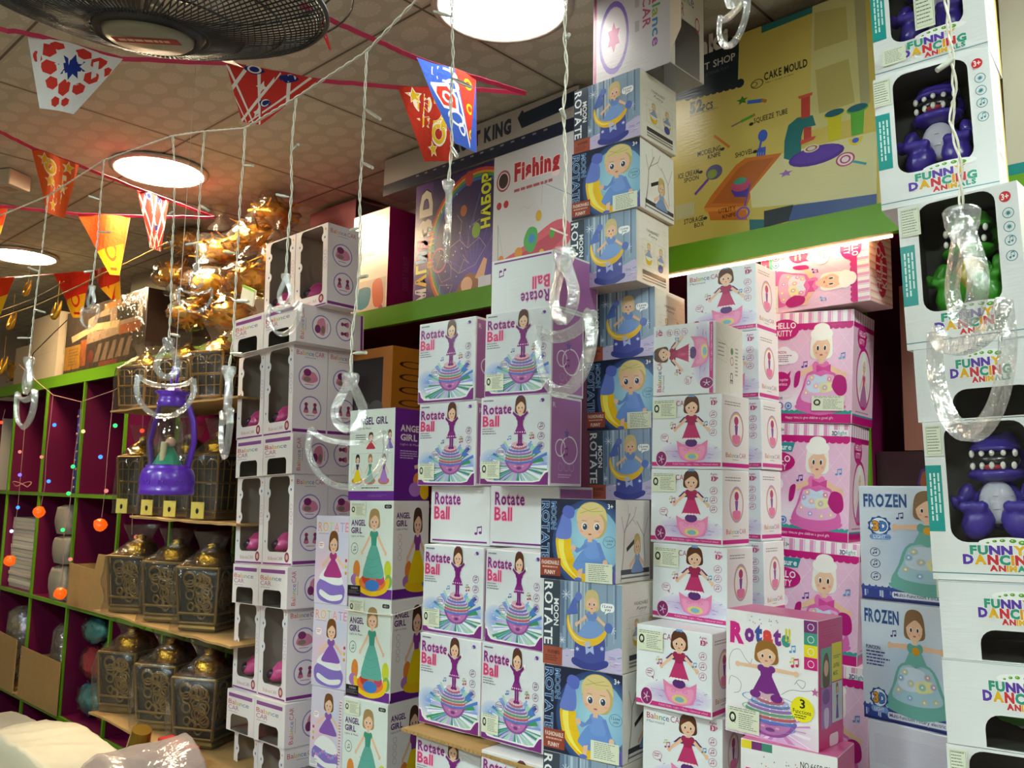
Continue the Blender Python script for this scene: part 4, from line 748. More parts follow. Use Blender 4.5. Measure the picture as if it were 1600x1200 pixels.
SD = (.134, .225, .1); K_S = [Kind(carton(*SD, '#ddd8e6', {'front': rs_front(k)}), SD, 'pastel cake doll cartons') for k in range(3)]
ZD = (.17, .188, .12); K_F = [Kind(carton(*ZD, '#d9e0ec', {'front': fz_front(k)}), ZD, 'pale blue dress doll cartons') for k in range(2)]; K_FB = Kind(carton(*ZD, '#d9d9e6', {'front': fz_back}), ZD, 'pale blue dress doll cartons')
DD = (.144, .2, .095); hole = rr_pts(.144*.17, .2*.235, .144*.82, .2*.985, .018)
K_D = Kind(window_carton(*DD, '#e8e9ea', hole, {'front': fd_front, 'right': fd_side}, '#4a4844', fl=.042), DD, 'white window cartons of toy dinosaurs')
LDD = (.144, .098, .193); K_DL = Kind(window_carton(*LDD, '#e6e8ea', rr_pts(.144*.30, .0015, .144*.96, .098*.4, .018, open_bottom=True), {'front': fd_lie_front, 'right': fd_side}, '#3c3a38'), LDD, 'white window cartons of toy dinosaurs')
BD = (.168, .26, .117)
def bc_hole():
    x0, x1, y0, y1, r = .168*.16, .168*.86, .26*.145, .26*.985, .016
    return rr_pts(x0, y0, x1, y1, r)
K_B = Kind(window_carton(*BD, '#e9e2e6', bc_hole(), {'front': bc_front, 'right': bc_side}, '#a39a92', fl=.03), BD, 'white window cartons of pink toy cars')
BLD = (.168, .117, .26); K_BL = Kind(window_carton(*BLD, '#e9e4e6', rr_pts(.168*.15, .0015, .168*.8, .117*.42, .014, open_bottom=True), {'front': bc_lfront, 'right': bc_lside}, '#6f6862'), BLD, 'white window cartons of pink toy cars')
# --- put them
for k in range(6):
    for c in (0, 1):
        n = 'rb%d%d' % (k, c); col = 'left' if c == 0 else 'right'
        if k == 2: r = K_RBL.put(n, f'white carton lying down, only lettering, in the {col} striped-ball column', depth=.16 if c == 0 else .135)
        else:
            nm = ['topmost', 'second from top', '', 'first beneath the lying carton', 'second beneath the lying carton', 'lowest'][k]
            r = K_RB.put(n, f'white carton with purple doll on striped ball, {nm}, {col} column', depth=.121)
            if (k, c) in ((0, 1), (1, 0), (1, 1), (3, 0), (4, 1)): sticker(r, *RD[:2], 0, 3, 73, 31, 93)
K_RBF.put('rbm1', 'white carton turned upside down on top of the right striped-ball column', depth=.16)
for n, K, t in (('m0', K_MA, 'topmost of the high stack before the yellow box'), ('m1', K_MB, 'second of the high stack before the yellow box'), ('m2', K_MA, 'third of the high stack, its underside showing'),
                ('m3', K_MA, 'just beneath the overhanging carton, half hidden'), ('m4', K_MB, 'fifth down, beside the crumpled ballerina carton'), ('m5', K_MA, 'sixth down, left of the ballerina cartons'),
                ('m6', K_MB, 'top of the low stack by the striped-ball cartons'), ('m7', K_MA, 'second of the low stack'), ('m8', K_MB, 'third of the low stack, beside the ballerina cartons'), ('m9', K_MA, 'lowest, cut by the bottom of the picture')):
    r = K.put(n, ('blue carton, small moon on blue drum, ' if K is K_MA else 'dark blue carton with big yellow moon, ')+t)
    if K is K_MB: sticker(r, *MD[:2], 0, 62, 77, 97, 101 if n != 'm8' else 99, q=False)
for n, t in (('u1', 'first upright one under the crumpled carton'), ('u2', 'second upright one under the crumpled carton'), ('u3', 'third upright one under the crumpled carton'), ('u4', 'jutting forward beside the low moon stack'), ('u5', 'lowest of the front column')):
    r = K_MC.put(n, 'white carton with ballerina on pink car, '+t)
    if n != 'u5': sticker(r, *UD[:2], 0, 2, 6, 37, 31)
K_MCT.put('u0', 'crumpled white ballerina carton lying on its side at column top')
K_MC.put('w0', 'white ballerina carton alone under the green shelf edge, facing front')
for k in range(1, 6): K_MC.put('b%d' % k, f'white ballerina carton mostly hidden in the rear column, {ORD[k]}')
K_HT.put('k0', 'pink quilted carton lying on its side tucked under the green shelf'); K_H1.put('k1', 'pink quilted carton with white cloud, under the lying pink one'); K_H2.put('k2', 'pink quilted carton with teal tag, third down'); K_H2.put('k3', 'pink quilted carton with teal tag, behind the spinning doll carton'); K_H2.put('k4', 'pink quilted carton at the bottom, mostly hidden by the magenta-sided carton')
for n in ('k1',): sticker([o for o in COL.objects if o.get('label', '').startswith('pink quilted carton with white cloud')][0], *HD[:2], 0, 56, 76, 92, 89)
r = [o for o in COL.objects if o.get('label', '').startswith('pink quilted carton lying')][0]; sticker(r, .24, .18, 0, 4, 60, 17, 99, q=False)
r = K_A.put('a0', 'white carton with yellow dot and magenta side, standing furthest forward'); sticker(r, *AD[:2], 0, 3, 79, 39, 98)
K_A2.put('a1', 'white carton with magenta side under the one with yellow dot')
K_G0.put('g0', 'purple sided carton showing three little dolls, top of the princess stack')
for k in (1, 2, 3):
    r = K_G.put('g%d' % k, ['', 'white princess carton directly under the purple sided one', 'white princess carton tied with white string, third in stack', 'lowest white princess carton, cut by the bottom edge'][k]); sticker(r, *GD[:2], 0, 4, 3, 39, 17)
for k in range(3): K_S[k].put('s%d' % k, ['pastel carton, doll in magenta on lilac cake, topmost', 'pastel carton, doll in violet on lilac cake, middle', 'pastel carton, doll on tiered cake, lowest of three'][k])
r = K_F[0].put('f0', 'pale blue carton with round badges, upper of the dress doll pair'); sticker(r, *ZD[:2], 0, 72, 70, 112 if 0 else 99, 92); K_F[1].put('f1', 'pale blue carton without sticker, lower of the dress doll pair'); K_FB.put('f2', 'plain pale lilac carton back under the blue dress doll cartons')
for n, t in (('d0', 'topmost, reaching out of the picture'), ('d1', 'purple dinosaur, second from top'), ('d2', 'green dinosaur, behind the hanging crescent'), ('d4', 'purple dinosaur with white belly, middle of the stack'), ('d7', 'lowest, only its top edge showing')):
    r = K_D.put(n, 'white window carton, '+t)
    if n in ('d1', 'd2', 'd4', 'd7'): sticker(r, *DD[:2], 0, -1 if n == 'd1' else 2, 2, 16 if n != 'd2' else 20, 22, q=False, big=True)
    if n == 'd0': sticker(r, *DD[:2], 0, 40, 40, 58, 72, q=False, big=True); sticker(r, *DD[:2], 0, 8, 80, 30, 92, q=False)
for n, t in (('d3', 'between green and white-bellied dinosaur cartons'), ('d5', 'under the white-bellied dinosaur carton, dark window'), ('d6', 'second lying one, green snout in its window')): K_DL.put(n, 'white window carton lying end-on, '+t)
# balancing car cartons: columns A (outer) and B, upright rows two deep
def shift(new, old, du=0, dv=0):
    b = list(BX[old]); c, s_ = math.cos(b[3]), math.sin(b[3]); b[0] += c*du-s_*dv; b[1] += s_*du+c*dv; b[2] -= math.sin(b[7])*du; BX[new] = b
for k in range(9):
    n = 'bc%d' % k; w = BX[n][4]+.0025; d = BX[n][6]+.002; row = ORD[k] if k < 8 else 'lowest'
    if k in (0,): BX[n][4] = .16
    if k % 2 == 0:
        K_B.put(n, f'white window carton with pink toy car, inner column, {row} row'); shift(n+'a', n, -w); K_B.put(n+'a', f'white window carton with pink toy car, outer column, {row} row')
        if k: shift(n+'r', n, 0, d); K_B.put(n+'r', f'white carton behind the inner window carton, {row} row, side showing')
    else:
        K_BL.put(n, f'white carton lying flat, dark window, inner column, {row} row', depth=.25); shift(n+'a', n, -w); K_BL.put(n+'a', f'white carton lying flat, dark window, outer column, {row} row', depth=.25)
# ------------------------------------------------------------------ toys inside the windows
def fuse(parts, vox=.004, it=6):
    bm = bmesh.new()
    for c, r, *m in parts:
        mm = Matrix.Translation(c) @ (m[0] if m else Matrix()) @ Matrix.Diagonal((*((r, r, r) if isinstance(r, (int, float)) else r), 1))
        bmesh.ops.create_icosphere(bm, subdivisions=2, radius=1, matrix=mm)
    me = bpy.data.meshes.new('f'); bm.to_mesh(me); bm.free(); o = bpy.data.objects.new('f', me); COL.objects.link(o)
    md = o.modifiers.new('r', 'REMESH'); md.mode = 'VOXEL'; md.voxel_size = vox; md.use_smooth_shade = True
    s = o.modifiers.new('s', 'SMOOTH'); s.factor = .5; s.iterations = it
    ev = o.evaluated_get(bpy.context.evaluated_depsgraph_get()); b2 = bmesh.new(); b2.from_mesh(bpy.data.meshes.new_from_object(ev)); bpy.data.objects.remove(o); return b2
def dino(col, belly='#c9c8d8'):
    """seated cartoon dinosaur, feet out; 0.14 m tall, centred on x, facing -y"""
    r = empty('dinosaur_toy'); Rx = Matrix.Rotation
    P = [((0, .012, .05), (.036, .03, .042)), ((0, .012, .144), (.037, .034, .017)), ((0, -.004, .136), (.038, .030, .008)), ((0, .024, .12), (.042, .022, .034)), ((0, -.004, .096), (.044, .036, .0125)),
         ((-.028, -.02, .022), (.024, .018, .03), Rx(.5, 4, 'Y')), ((.028, -.02, .022), (.024, .018, .03), Rx(-.5, 4, 'Y'))]
    for s in (-1, 1):
        P += [((s*.045, -.006, .066), (.012, .012, .02), Rx(s*-.4, 4, 'Y')), ((s*.057, -.016, .05), .0095), ((s*.05, -.022, .047), .007), ((s*.06, -.022, .058), .0065), ((s*.018, .005, .153), .012)]
        for t in (-.014, 0, .014): P.append(((s*.032+t, -.032, .047), .0095))
    mb = MB(); mb.addbm(fuse(P, .0035, 4), col, None, True); mb.build('body', PLAST, r)
    m = MB(); m.ico((0, -.012, .053), (.026, .014, .034), belly, 3)
    o = m.build('belly', PLAST, r); o['label'] = 'pale segmented belly plate'
    m = MB()
    for z, w in ((.042, .022), (.062, .023)): m.tube([(x*w, -.0262+abs(x)*.008, z) for x in (-1, -.5, 0, .5, 1)], .0006, '#8a88a0')
    m.build('belly_seam', PLAST, r)
    m = MB(); m.ico((0, -.006, .1165), (.036, .026, .018), '#120e14', 2); o = m.build('mouth', PLAST, r); o['label'] = 'dark open mouth'
    m = MB(); m.ico((0, -.030, .106), (.014, .009, .005), '#a03038', 2); o = m.build('tongue', PLAST, r)
    m = MB()
    for k in range(5): x = -.03+.015*k; m.ico((x, -.031+abs(x)*.4, .128), (.004, .004, .0065 if abs(x) > .02 else .005), '#f2f0ea', 2); m.ico((x*.95, -.037+abs(x)*.4, .1085), (.004, .004, .006), '#f2f0ea', 2)
    o = m.build('teeth', PLAST, r); o['label'] = 'white pointed teeth'; return r
def inside(r, n, lx, ly, lz, k=1, flip=None):
    x, y, z, yaw, w, h, d, lean = BX[n]; m = Matrix.Translation((x, y, z+CZ)) @ Matrix.Rotation(yaw, 4, 'Z') @ Matrix.Rotation(lean, 4, 'Y') @ Matrix.Translation((lx, ly, lz))
    if flip: m = m @ flip
    r.location = m.to_translation(); r.rotation_euler = m.to_euler(); r.scale = (k, k, k); return r
dp = dino('#4230a0'); dg = dino('#3f9a2a', '#b8a23a')
inside(dp, 'd4', .074, .05, .053, .83); tag(dp, 'purple plastic dinosaur with white belly sitting in the middle window carton', 'toy', 'boxed toy dinosaurs')
inside(dup(dp), 'd1', .072, .05, .053, .83); r = [o for o in COL.objects if o.name.startswith('dinosaur_toy') and o.parent is None][-1]; tag(r, 'purple plastic dinosaur in shadow inside the second window carton', 'toy', 'boxed toy dinosaurs')
r = dup(dp); inside(r, 'd0', .072, .05, .053, .83); tag(r, 'purple plastic dinosaur half seen in the topmost window carton', 'toy', 'boxed toy dinosaurs')
inside(dg, 'd2', .074, .05, .053, .83); tag(dg, 'green plastic dinosaur sitting behind the hanging clear crescent', 'toy', 'boxed toy dinosaurs')
r = dup(dg); inside(r, 'd6', .072, .02, .05, .9, Matrix.Rotation(PI/2*1.0, 4, 'X') @ Matrix.Rotation(PI, 4, 'Y') if 0 else Matrix.Translation((0, .155, -.001)) @ Matrix.Rotation(PI/2, 4, 'X')); tag(r, 'green plastic dinosaur lying in the second end-on carton', 'toy', 'boxed toy dinosaurs')
for n in ('d1', 'd4', 'd2', 'd0'):
    pass
def car():
    r = empty('toy_car'); m = MB(); m.addbm(fuse([((0, 0, .03), (.034, .034, .028)), ((-.006, -.012, .022), (.034, .028, .02)), ((0, .004, .045), (.026, .026, .022))], .004, 4), '#d94a92', None, True); m.build('body', PLAST, r)
    m = MB(); m.ico((-.012, -.022, .026), (.024, .02, .017), '#3a2038', 3); o = m.build('visor', PLAST, r); o['label'] = 'dark rounded visor'
    m = MB(); m.lathe([(.004, 0), (.004, .03), (.007, .032), (.007, .04), (0, .042)], '#7a1f6a', 10, Matrix.Translation((.012, .012, .06))); o = m.build('rider', PLAST, r); o['label'] = 'small purple rider post'; return r
c0 = car(); first = True
for k in (0, 2, 4, 6, 8):
    for s_, t in (('', 'inner'), ('a', 'outer')):
        n = 'bc%d%s' % (k, s_); r = c0 if first else dup(c0); first = False
        inside(r, n, .050, .050, .0335, .95); row = ORD[k] if k < 8 else 'lowest'
        tag(r, f'pink toy car with dark visor in the {t} window carton, {row} row', 'toy car', 'boxed pink toy cars')
# ------------------------------------------------------------------ room
CEIL = CZ+1.14; YW = 2.2
X0, X1, Y0, Y1 = -7.2, 2.6, -3.2, YW
def ceiling_mat():
    m, nt, b = newmat('ceiling_tiles'); L = nt.links.new; N = nt.nodes.new
    tc = N('ShaderNodeTexCoord'); sp = N('ShaderNodeSeparateXYZ'); L(tc.outputs['Object'], sp.inputs[0])
    def M(op, a, b_=None):
        n = N('ShaderNodeMath'); n.operation = op
        for k, v in enumerate((a, b_)):
            if v is None: continue
            if isinstance(v, (int, float)): n.inputs[k].default_value = v
            else: L(v, n.inputs[k])
        return n.outputs[0]
    u = M('DIVIDE', sp.outputs[0], .1); v = M('DIVIDE', sp.outputs[1], .075); row = M('FLOOR', v); odd = M('MODULO', M('ABSOLUTE', row), 2); us = M('ADD', u, M('MULTIPLY', odd, .5))
    fu = M('SUBTRACT', M('FRACT', us), .5); fv = M('SUBTRACT', M('FRACT', v), .5)
    d = M('SQRT', M('ADD', M('POWER', fu, 2), M('POWER', M('MULTIPLY', fv, 1.0), 2))); oval = M('LESS_THAN', d, .40)
    rays_ = M('GREATER_THAN', M('SINE', M('MULTIPLY', M('ARCTAN2', fu, fv), 14)), -.2)
    mk = M('MULTIPLY', oval, M('ADD', M('MULTIPLY', rays_, .5), .5))
    gx = M('ABSOLUTE', M('SUBTRACT', M('FRACT', M('DIVIDE', M('ADD', sp.outputs[0], 20.1), .6)), .5)); gy = M('ABSOLUTE', M('SUBTRACT', M('FRACT', M('DIVIDE', M('ADD', sp.outputs[1], 20.35), .6)), .5))
    g = M('MAXIMUM', M('GREATER_THAN', gx, .494), M('GREATER_THAN', gy, .494)); bar = M('MAXIMUM', M('GREATER_THAN', gx, .48), M('GREATER_THAN', gy, .48))
    m1 = N('ShaderNodeMixRGB'); m1.inputs[1].default_value = (*lin('#b8b4a4'), 1); m1.inputs[2].default_value = (*lin('#cac6b8'), 1); L(mk, m1.inputs[0])
    m2 = N('ShaderNodeMixRGB'); m2.inputs[2].default_value = (*lin('#b4ae9e'), 1); L(bar, m2.inputs[0]); L(m1.outputs[0], m2.inputs[1])
    m3 = N('ShaderNodeMixRGB'); m3.inputs[2].default_value = (*lin('#5a5348'), 1); L(g, m3.inputs[0]); L(m2.outputs[0], m3.inputs[1]); L(m3.outputs[0], b.inputs['Base Color'])
    b.inputs['Roughness'].default_value = .55; return m
WALL = solid('painted_wall', '#b9ada2', .8, var=.06, bscale=8)
FLOOR = solid('floor_tile', '#8d8378', .4, var=.1, bscale=4)
GREEN = solid('lime_edge_band', '#5f9414', .38, var=.1, bscale=14); MAG = solid('magenta_board', '#64093a', .42, var=.08, bscale=10); RED = MAG
m = MB(); m.box((X0, Y0, CEIL), (X1, Y1, CEIL+.05), '#fff'); struct(m.build('ceiling', ceiling_mat()))
m = MB(); m.box((X0, Y0, -.05), (X1, Y1, 0), '#fff'); struct(m.build('floor', FLOOR))
for nm, lo, hi in (('wall_back', (X0, YW, 0), (X1, YW+.05, CEIL)), ('wall_left', (X0-.05, Y0, 0), (X0, Y1, CEIL)), ('wall_right', (X1, Y0, 0), (X1+.05, Y1, CEIL)), ('wall_front', (X0, Y0-.05, 0), (X1, Y0, CEIL))):
    m = MB(); m.box(lo, hi, '#fff'); struct(m.build(nm, WALL))
# plinth blocks that carry the stacks, below the picture
m = MB(); EP = .0012
def under(ns, y1=None):
    b = BX[ns]; m.box((b[0]-.01, b[1]-.005, .002), (b[0]+b[4]+.005, b[1]+b[6]+.02, b[2]+CZ-EP-abs(b[7])*b[4]), '#6a6058')
for n in ('bc8', 'bc8a', 'bc8r', 'rb50', 'rb51', 'm9', 'u5', 'k4', 'a1', 'd7', 'g3', 's2', 'f2', 'b5'): under(n)
b = BX['m5']; m.box((b[0]+.03, b[1]+.06, .002), (b[0]+b[4]-.03, b[1]+b[6], b[2]+CZ-EP-.003), '#6a6058')
struct(m.build('trim_1', MATTE))
# ------------------------------------------------------------------ shelving along the wall
YS = 1.7; ZT = CZ+.583; ZB = CZ+.521; ZM = CZ-.052; ZL = CZ-.598; ZK = CZ-1.133; T = .022; XE = .35
sh = tag(empty('shelving_unit', (-3, YS, 0)), 'long magenta shelving with lime green edges running along the wall', 'shelving')
def shp(name, lo, hi, mat, lab=None):
    mb = MB(); o = Vector((-3, YS, 0)); mb.box(Vector(lo)-o, Vector(hi)-o, '#fff'); r = mb.build(name, mat, sh)
    if lab: r['label'] = lab
    return r
XL = -6.4
shp('top_shelf', (XL, YS+.021, ZT-.018), (XE, YW-.002, ZT), MAG); shp('top_edge', (XL, YS, ZB), (XE, YS+.02, ZT), GREEN, 'deep lime green front edge')
shp('back_panel', (XL, YW-.024, .003), (XE, YW-.004, ZT-.02), MAG)
YD_ = 1.9; XD = atY(1352, 700, YD_).x
for z in (ZM, ZL, ZK):
    shp('shelf_board', (XL, YS+.013, z-.018), (-2.0, YW-.026, z), MAG); shp('edge_band', (XL, YS, z-.018), (-2.0, YS+.012, z), GREEN, 'lime green edge')
shp('shelf_board', (XD+.02, YD_+.013, ZM-.018), (XE, YW-.026, ZM), MAG); shp('edge_band', (XD+.02, YD_, ZM-.018), (XE, YD_+.012, ZM), solid('grey_edge', '#8a827c', .5))

dx = [-5.681, -5.154, -4.626, -4.1, -3.574, -3.047, -6.208]
for x in dx:
    for za, zb in ((ZM+.001, ZB), (ZL+.001, ZM-.019), (ZK+.001, ZL-.019), (.003, ZK-.019)):
        if zb > ZT-.02: zb = ZT-.02
        shp('divider', (x-.008, YS+.013, za), (x+.008, YW-.026, zb), MAG); shp('divider_edge', (x-.008, YS, za), (x+.008, YS+.012, min(zb, ZB)-.001), GREEN, 'lime green edge')
shp('divider', (XD-.009, YD_+.013, .003), (XD+.009, YW-.026, ZT-.02), MAG); shp('divider_edge', (XD-.009, YD_, .003), (XD+.009, YD_+.012, ZT-.02), GREEN)
# ------------------------------------------------------------------ lamps
LAMPS = [emis('lamp_diffuser', '#f4f4ea', 8), emis('lamp_diffuser_warm', '#ffe2b8', 170), emis('lamp_diffuser_warm', '#ffe0b0', 110)]; LAMP = emis('lamp_diffuser_cool', '#e8faf2', 150); RIM = solid('lamp_rim', '#b8aea4', .4, .2)
spots = [atZ(785, 3, CEIL), atZ(250, 263, CEIL), atZ(35, 397, CEIL)]
lab = ['large round ceiling lamp above the toy stacks', 'round ceiling lamp in the middle, above the bunting', 'round ceiling lamp furthest along the ceiling, at picture edge']
spots += [Vector((.35, 1.2, CEIL)), Vector((-1.4, -.5, CEIL)), Vector((.4, -.45, CEIL)), Vector((-3.1, -.5, CEIL)), Vector((-.3, -1.9, CEIL)), Vector((-2.2, -2.0, CEIL))]
for k, p in enumerate(spots):
    r = empty('ceiling_lamp', (p.x, p.y, CEIL)); tag(r, lab[k] if k < 3 else 'round ceiling lamp over the shop aisle outside the picture', 'lamp', 'round ceiling lamps')
    m = MB(); m.lathe([(.155, -.001), (.168, -.004), (.168, -.012), (.152, -.018), (.150, -.012), (.150, -.001)], '#fff', 40); m.build('rim', RIM, r)
    m = MB(); m.lathe([(0, -.0125), (.149, -.0125)], '#fff', 40); m.f = [f[::-1] for f in m.f]; m.build('diffuser', LAMPS[k] if k < 3 else LAMP, r)
# warm light strip tucked behind the green edge
STRIP = emis('light_strip', '#ffc890', 9)
p = atY(1370, 400, YS); m = MB(); m.box((-1.15, YS+.022, ZB-.002), (p.x+.02, YS+.034, ZB+.004), '#fff'); tag(m.build('light_strip', STRIP), 'thin glowing strip under the green shelf edge', 'light')
# ------------------------------------------------------------------ things on the top shelf
def simple(name, tl, tr, bl, Y, d, base, faces, label, cat='box', yaw=0, zb=None, zt=None):
    a, b, c = atY(*tl, Y), atY(*tr, Y), atY(*bl, Y); x = (a.x+c.x)/2 if bl else a.x
    z0 = c.z if zb is None else zb; z1 = a.z if zt is None else zt
    r = carton(b.x-x, z1-z0, d, base, faces); r.name = name; r.location = (x, Y, z0); r.rotation_euler = (0, 0, yaw); return tag(r, label, cat)
def sunki(a):
    a.rect(0, 0, 100, 100, '#c9b254'); a.ell(40, 40, 60, 50, '#d4c06a', '#c9b254', n=30)
    def P(x, y):      # picture position on this face
        v = atY(x, y, SY); return ((v.x-SX)/SW*100, 100-(v.z-SZ)/SH*100)
    Q = lambda *pts: [P(*p) for p in pts]
    def T(s, x0, y0, x1, y1, hpx, c='#2b2a1c', bold=.015):
        a0, a1 = P(x0, y0), P(x1, y1); h = P(x0, y0)[1]-P(x0, y0-hpx)[1]; a.text(s, a0[0], a0[1]-h, a1[0], a0[1], c, bold=bold)
    a.poly(Q((1030, 20), (1155, 62), (1153, 128), (1030, 168)), '#1e2a34')
    for k in range(9): x = 1076+10*k; q = P(x, 151-k*2.6); a.ell(q[0], q[1], 1.6, 2.2, '#1e2a34', n=10)
    a0 = P(1082, 92); a1 = P(1138, 76); a.text('sunki', a0[0]-6, a0[1]-9, a1[0], a0[1]-.5, '#e8e6e0', bold=.06); T('ART SHOP', 1082, 117, 1149, 99, 11, '#d8d6d0'); T('EDUCATIONAL PLAY', 1090, 124, 1139, 114, 5, '#5a6470', 0)
    a.poly(Q((1190, 30), (1370, -20), (1370, -5), (1270, 20), (1190, 52)), '#1f6a6c')
    T('52', 1078, 178, 1098, 174, 17, '#20201a', .06); T('PCS', 1098, 174, 1114, 170, 11, '#20201a', .03); T('Various components', 1078, 184, 1122, 170, 4, '#5a5430', 0)
    T('CAKE MOULD', 1194, 126, 1262, 110, 12, '#24241a', .03); T('Make a variety of cakes', 1196, 132, 1240, 118, 4, '#5a5430', 0); q = P(1183, 131); a.ring(q[0], q[1], 2.2, 2.2, .4, '#5a5228'); a.ring(q[0]-1, q[1], 1.2, 1.2, .3, '#5a5228')
    T('SQUEEZE TUBE', 1178, 193, 1231, 180, 8); T('MODELING', 1090, 245, 1126, 234, 8); T('KNIFE', 1106, 249, 1126, 243, 7); T('SHOVEL', 1149, 247, 1177, 239, 8); T('ICE CREAM', 1060, 280, 1092, 271, 8); T('SPOON', 1069, 286, 1092, 279, 7); T('STORAGE', 1069, 351, 1099, 342, 8); T('BOX', 1085, 356, 1100, 351, 7)
    for x, y in ((1174, 194), (1129, 233), (1180, 237), (1095, 269), (1102, 341)): q = P(x, y); a.ell(q[0], q[1], .8, .8, '#24241a', n=10)
    def cap(x0, y0, x1, y1, w, c):
        p0, p1 = P(x0, y0), P(x1, y1); a.line([p0, p1], w, c); a.ell(*p0, w*.05, w*.05, c, n=10) if 0 else None
    q = P(1160, 157); a.star(q[0], q[1], 2.2, 2.2, '#3f7a2a'); cap(1168, 160, 1192, 157, 9, '#3a70c8'); cap(1190, 157, 1198, 158, 8, '#b8743a'); cap(1158, 190, 1178, 180, 7, '#5aa63a'); cap(1143, 198, 1158, 190, 4, '#8a7a70'); cap(1176, 181, 1180, 179, 7, '#b8743a')
    cap(1116, 212, 1140, 230, 6, '#c8782a'); q = P(1192, 212); a.ell(q[0], q[1], 1.6, 2.8, '#3f5fc8'); cap(1190, 218, 1187, 232, 5, '#3f5fc8'); a.poly(Q((1184, 232), (1197, 229), (1195, 254), (1181, 251)), '#3a5ac0')
    for k in range(3): cap(1186+3.6*k, 238, 1184+3.6*k, 249, 1.1, '#c0b070')
    a.poly(Q((1100, 325), (1112, 305), (1150, 258), (1165, 247), (1222, 239), (1176, 300), (1166, 326), (1168, 344), (1110, 344), (1107, 332)), '#c8702a'); a.poly(Q((1112, 318), (1155, 262), (1170, 252), (1210, 246), (1172, 296), (1164, 318)), '#b0602a'); a.poly(Q((1100, 325), (1168, 322), (1168, 328), (1102, 331)), '#dc8a3a')
    q = P(1116, 269); a.ell(q[0], q[1], 3, 3.6, '#5a5a8a'); q = P(1113, 272); a.ell(q[0], q[1], 1.8, 2.2, '#8a9a3a'); cap(1107, 280, 1086, 304, 7, '#6a3aa0')
    a.poly(Q((1142, 297), (1170, 290), (1168, 308), (1148, 308)), '#4a3a98'); q = P(1158, 289); a.ell(q[0], q[1], 3.4, 3, '#b84a70'); a.ell(q[0]-.3, q[1]-2, 2.2, 1.6, '#4a9a80'); cap(1172, 288, 1164, 322, 4, '#6a44a8'); q = P(1161, 333); a.ring(q[0], q[1], 2.4, 3, .7, '#7a54b0')
    T('UTILITY', 1123, 334, 1150, 326, 7, '#5a2a10'); T('KNIFE', 1129, 342, 1150, 336, 6, '#5a2a10')
    a.poly(Q((1222, 240), (1370, 205), (1370, 308), (1175, 325), (1172, 300)), '#d6cf9c')
    a.poly(Q((1268, 60), (1270, 0), (1335, -10), (1345, 90), (1352, 180), (1265, 205)), '#cdc486'); a.poly(Q((1274, 110), (1326, 92), (1336, 160), (1280, 178)), '#b9ab66'); a.poly(Q((1272, 80), (1273, 20), (1322, 10), (1325, 62)), '#bcae68'); a.poly(Q((1335, 0), (1352, 0), (1360, 160), (1345, 170)), '#a9a27a')
    a.poly(Q((1225, 248), (1226, 220), (1232, 196), (1246, 184), (1270, 180), (1275, 196), (1256, 200), (1252, 214), (1252, 248), (1240, 252)), '#1f6f72'); a.poly(Q((1252, 150), (1266, 147), (1266, 182), (1252, 186)), '#c0443a'); a.poly(Q((1247, 151), (1270, 144), (1269, 149), (1249, 155)), '#d0564a'); a.poly(Q((1256, 200), (1268, 198), (1268, 218), (1256, 220)), '#b84038'); a.poly(Q((1250, 220), (1275, 212), (1272, 218), (1252, 226)), '#c8483e')
    q = P(1275, 243); a.ell(q[0], q[1], 8.6, 4.2, '#4f2f96'); a.ell(q[0], q[1]-.5, 7.6, 3.2, '#5d3aa8'); q = P(1268, 232); a.ell(q[0], q[1], 2.4, 1.7, '#d9cfc0'); a.ring(q[0], q[1], 1.8, 1.2, .5, '#a04434')
    for x, c, dy in ((1304, '#c9c01e', 0), (1340, '#5aa83a', -8)):
        a.poly(Q((x-11, 182+dy), (x+11, 177+dy), (x+9, 216+dy), (x-9, 221+dy)), c); q = P(x, 180+dy); a.ell(q[0], q[1]-.6, 3.2, 2, c); a.ell(q[0], q[1]-1, 2.9, 1.6, '#1f5f70')
    q = P(1337, 220); a.blob([(q[0]-2, q[1]-1.5), (q[0], q[1]-.7), (q[0]+2, q[1]-1.5), (q[0]+1.4, q[1]+1), (q[0], q[1]+2), (q[0]-1.4, q[1]+1)], '#d9c03a'); a.ell(q[0], q[1]-.2, 1, 1.1, '#3a5ac0'); q = P(1321, 249); a.ell(q[0], q[1], 2.8, 3, '#f0dce4'); a.ring(q[0], q[1], 2.8, 3, .5, '#b0386a'); a.ring(q[0], q[1], 1.6, 1.8, .5, '#b0386a'); cap(1332, 252, 1354, 256, 5, '#3a9aa8'); q = P(1228, 271); a.star(q[0], q[1], 2.4, 1.8, '#a070c0')
    a.poly(Q((1171, 343), (1194, 343), (1195, 356), (1172, 362)), '#1f6a70'); a.poly(Q((1194, 330), (1240, 320), (1234, 345), (1194, 356)), '#132430'); a.poly(Q((1240, 321), (1370, 303), (1370, 320), (1232, 346)), '#33508e'); a.poly(Q((1055, 322), (1085, 315), (1086, 336), (1056, 345)), '#bfb98a')
SY = 1.775; tl = atY(1040, 90, SY); SX = tl.x; SZ = ZT+.002; SW = -.42-SX; SH = CEIL-.045-SZ
r = carton(SW, SH, .12, '#b89f4a', {'front': sunki}); r.name = 'craft_set_box'; r.location = (SX, SY, SZ); tag(r, 'huge yellow craft set box standing on the green top shelf', 'box')
FY = 1.77
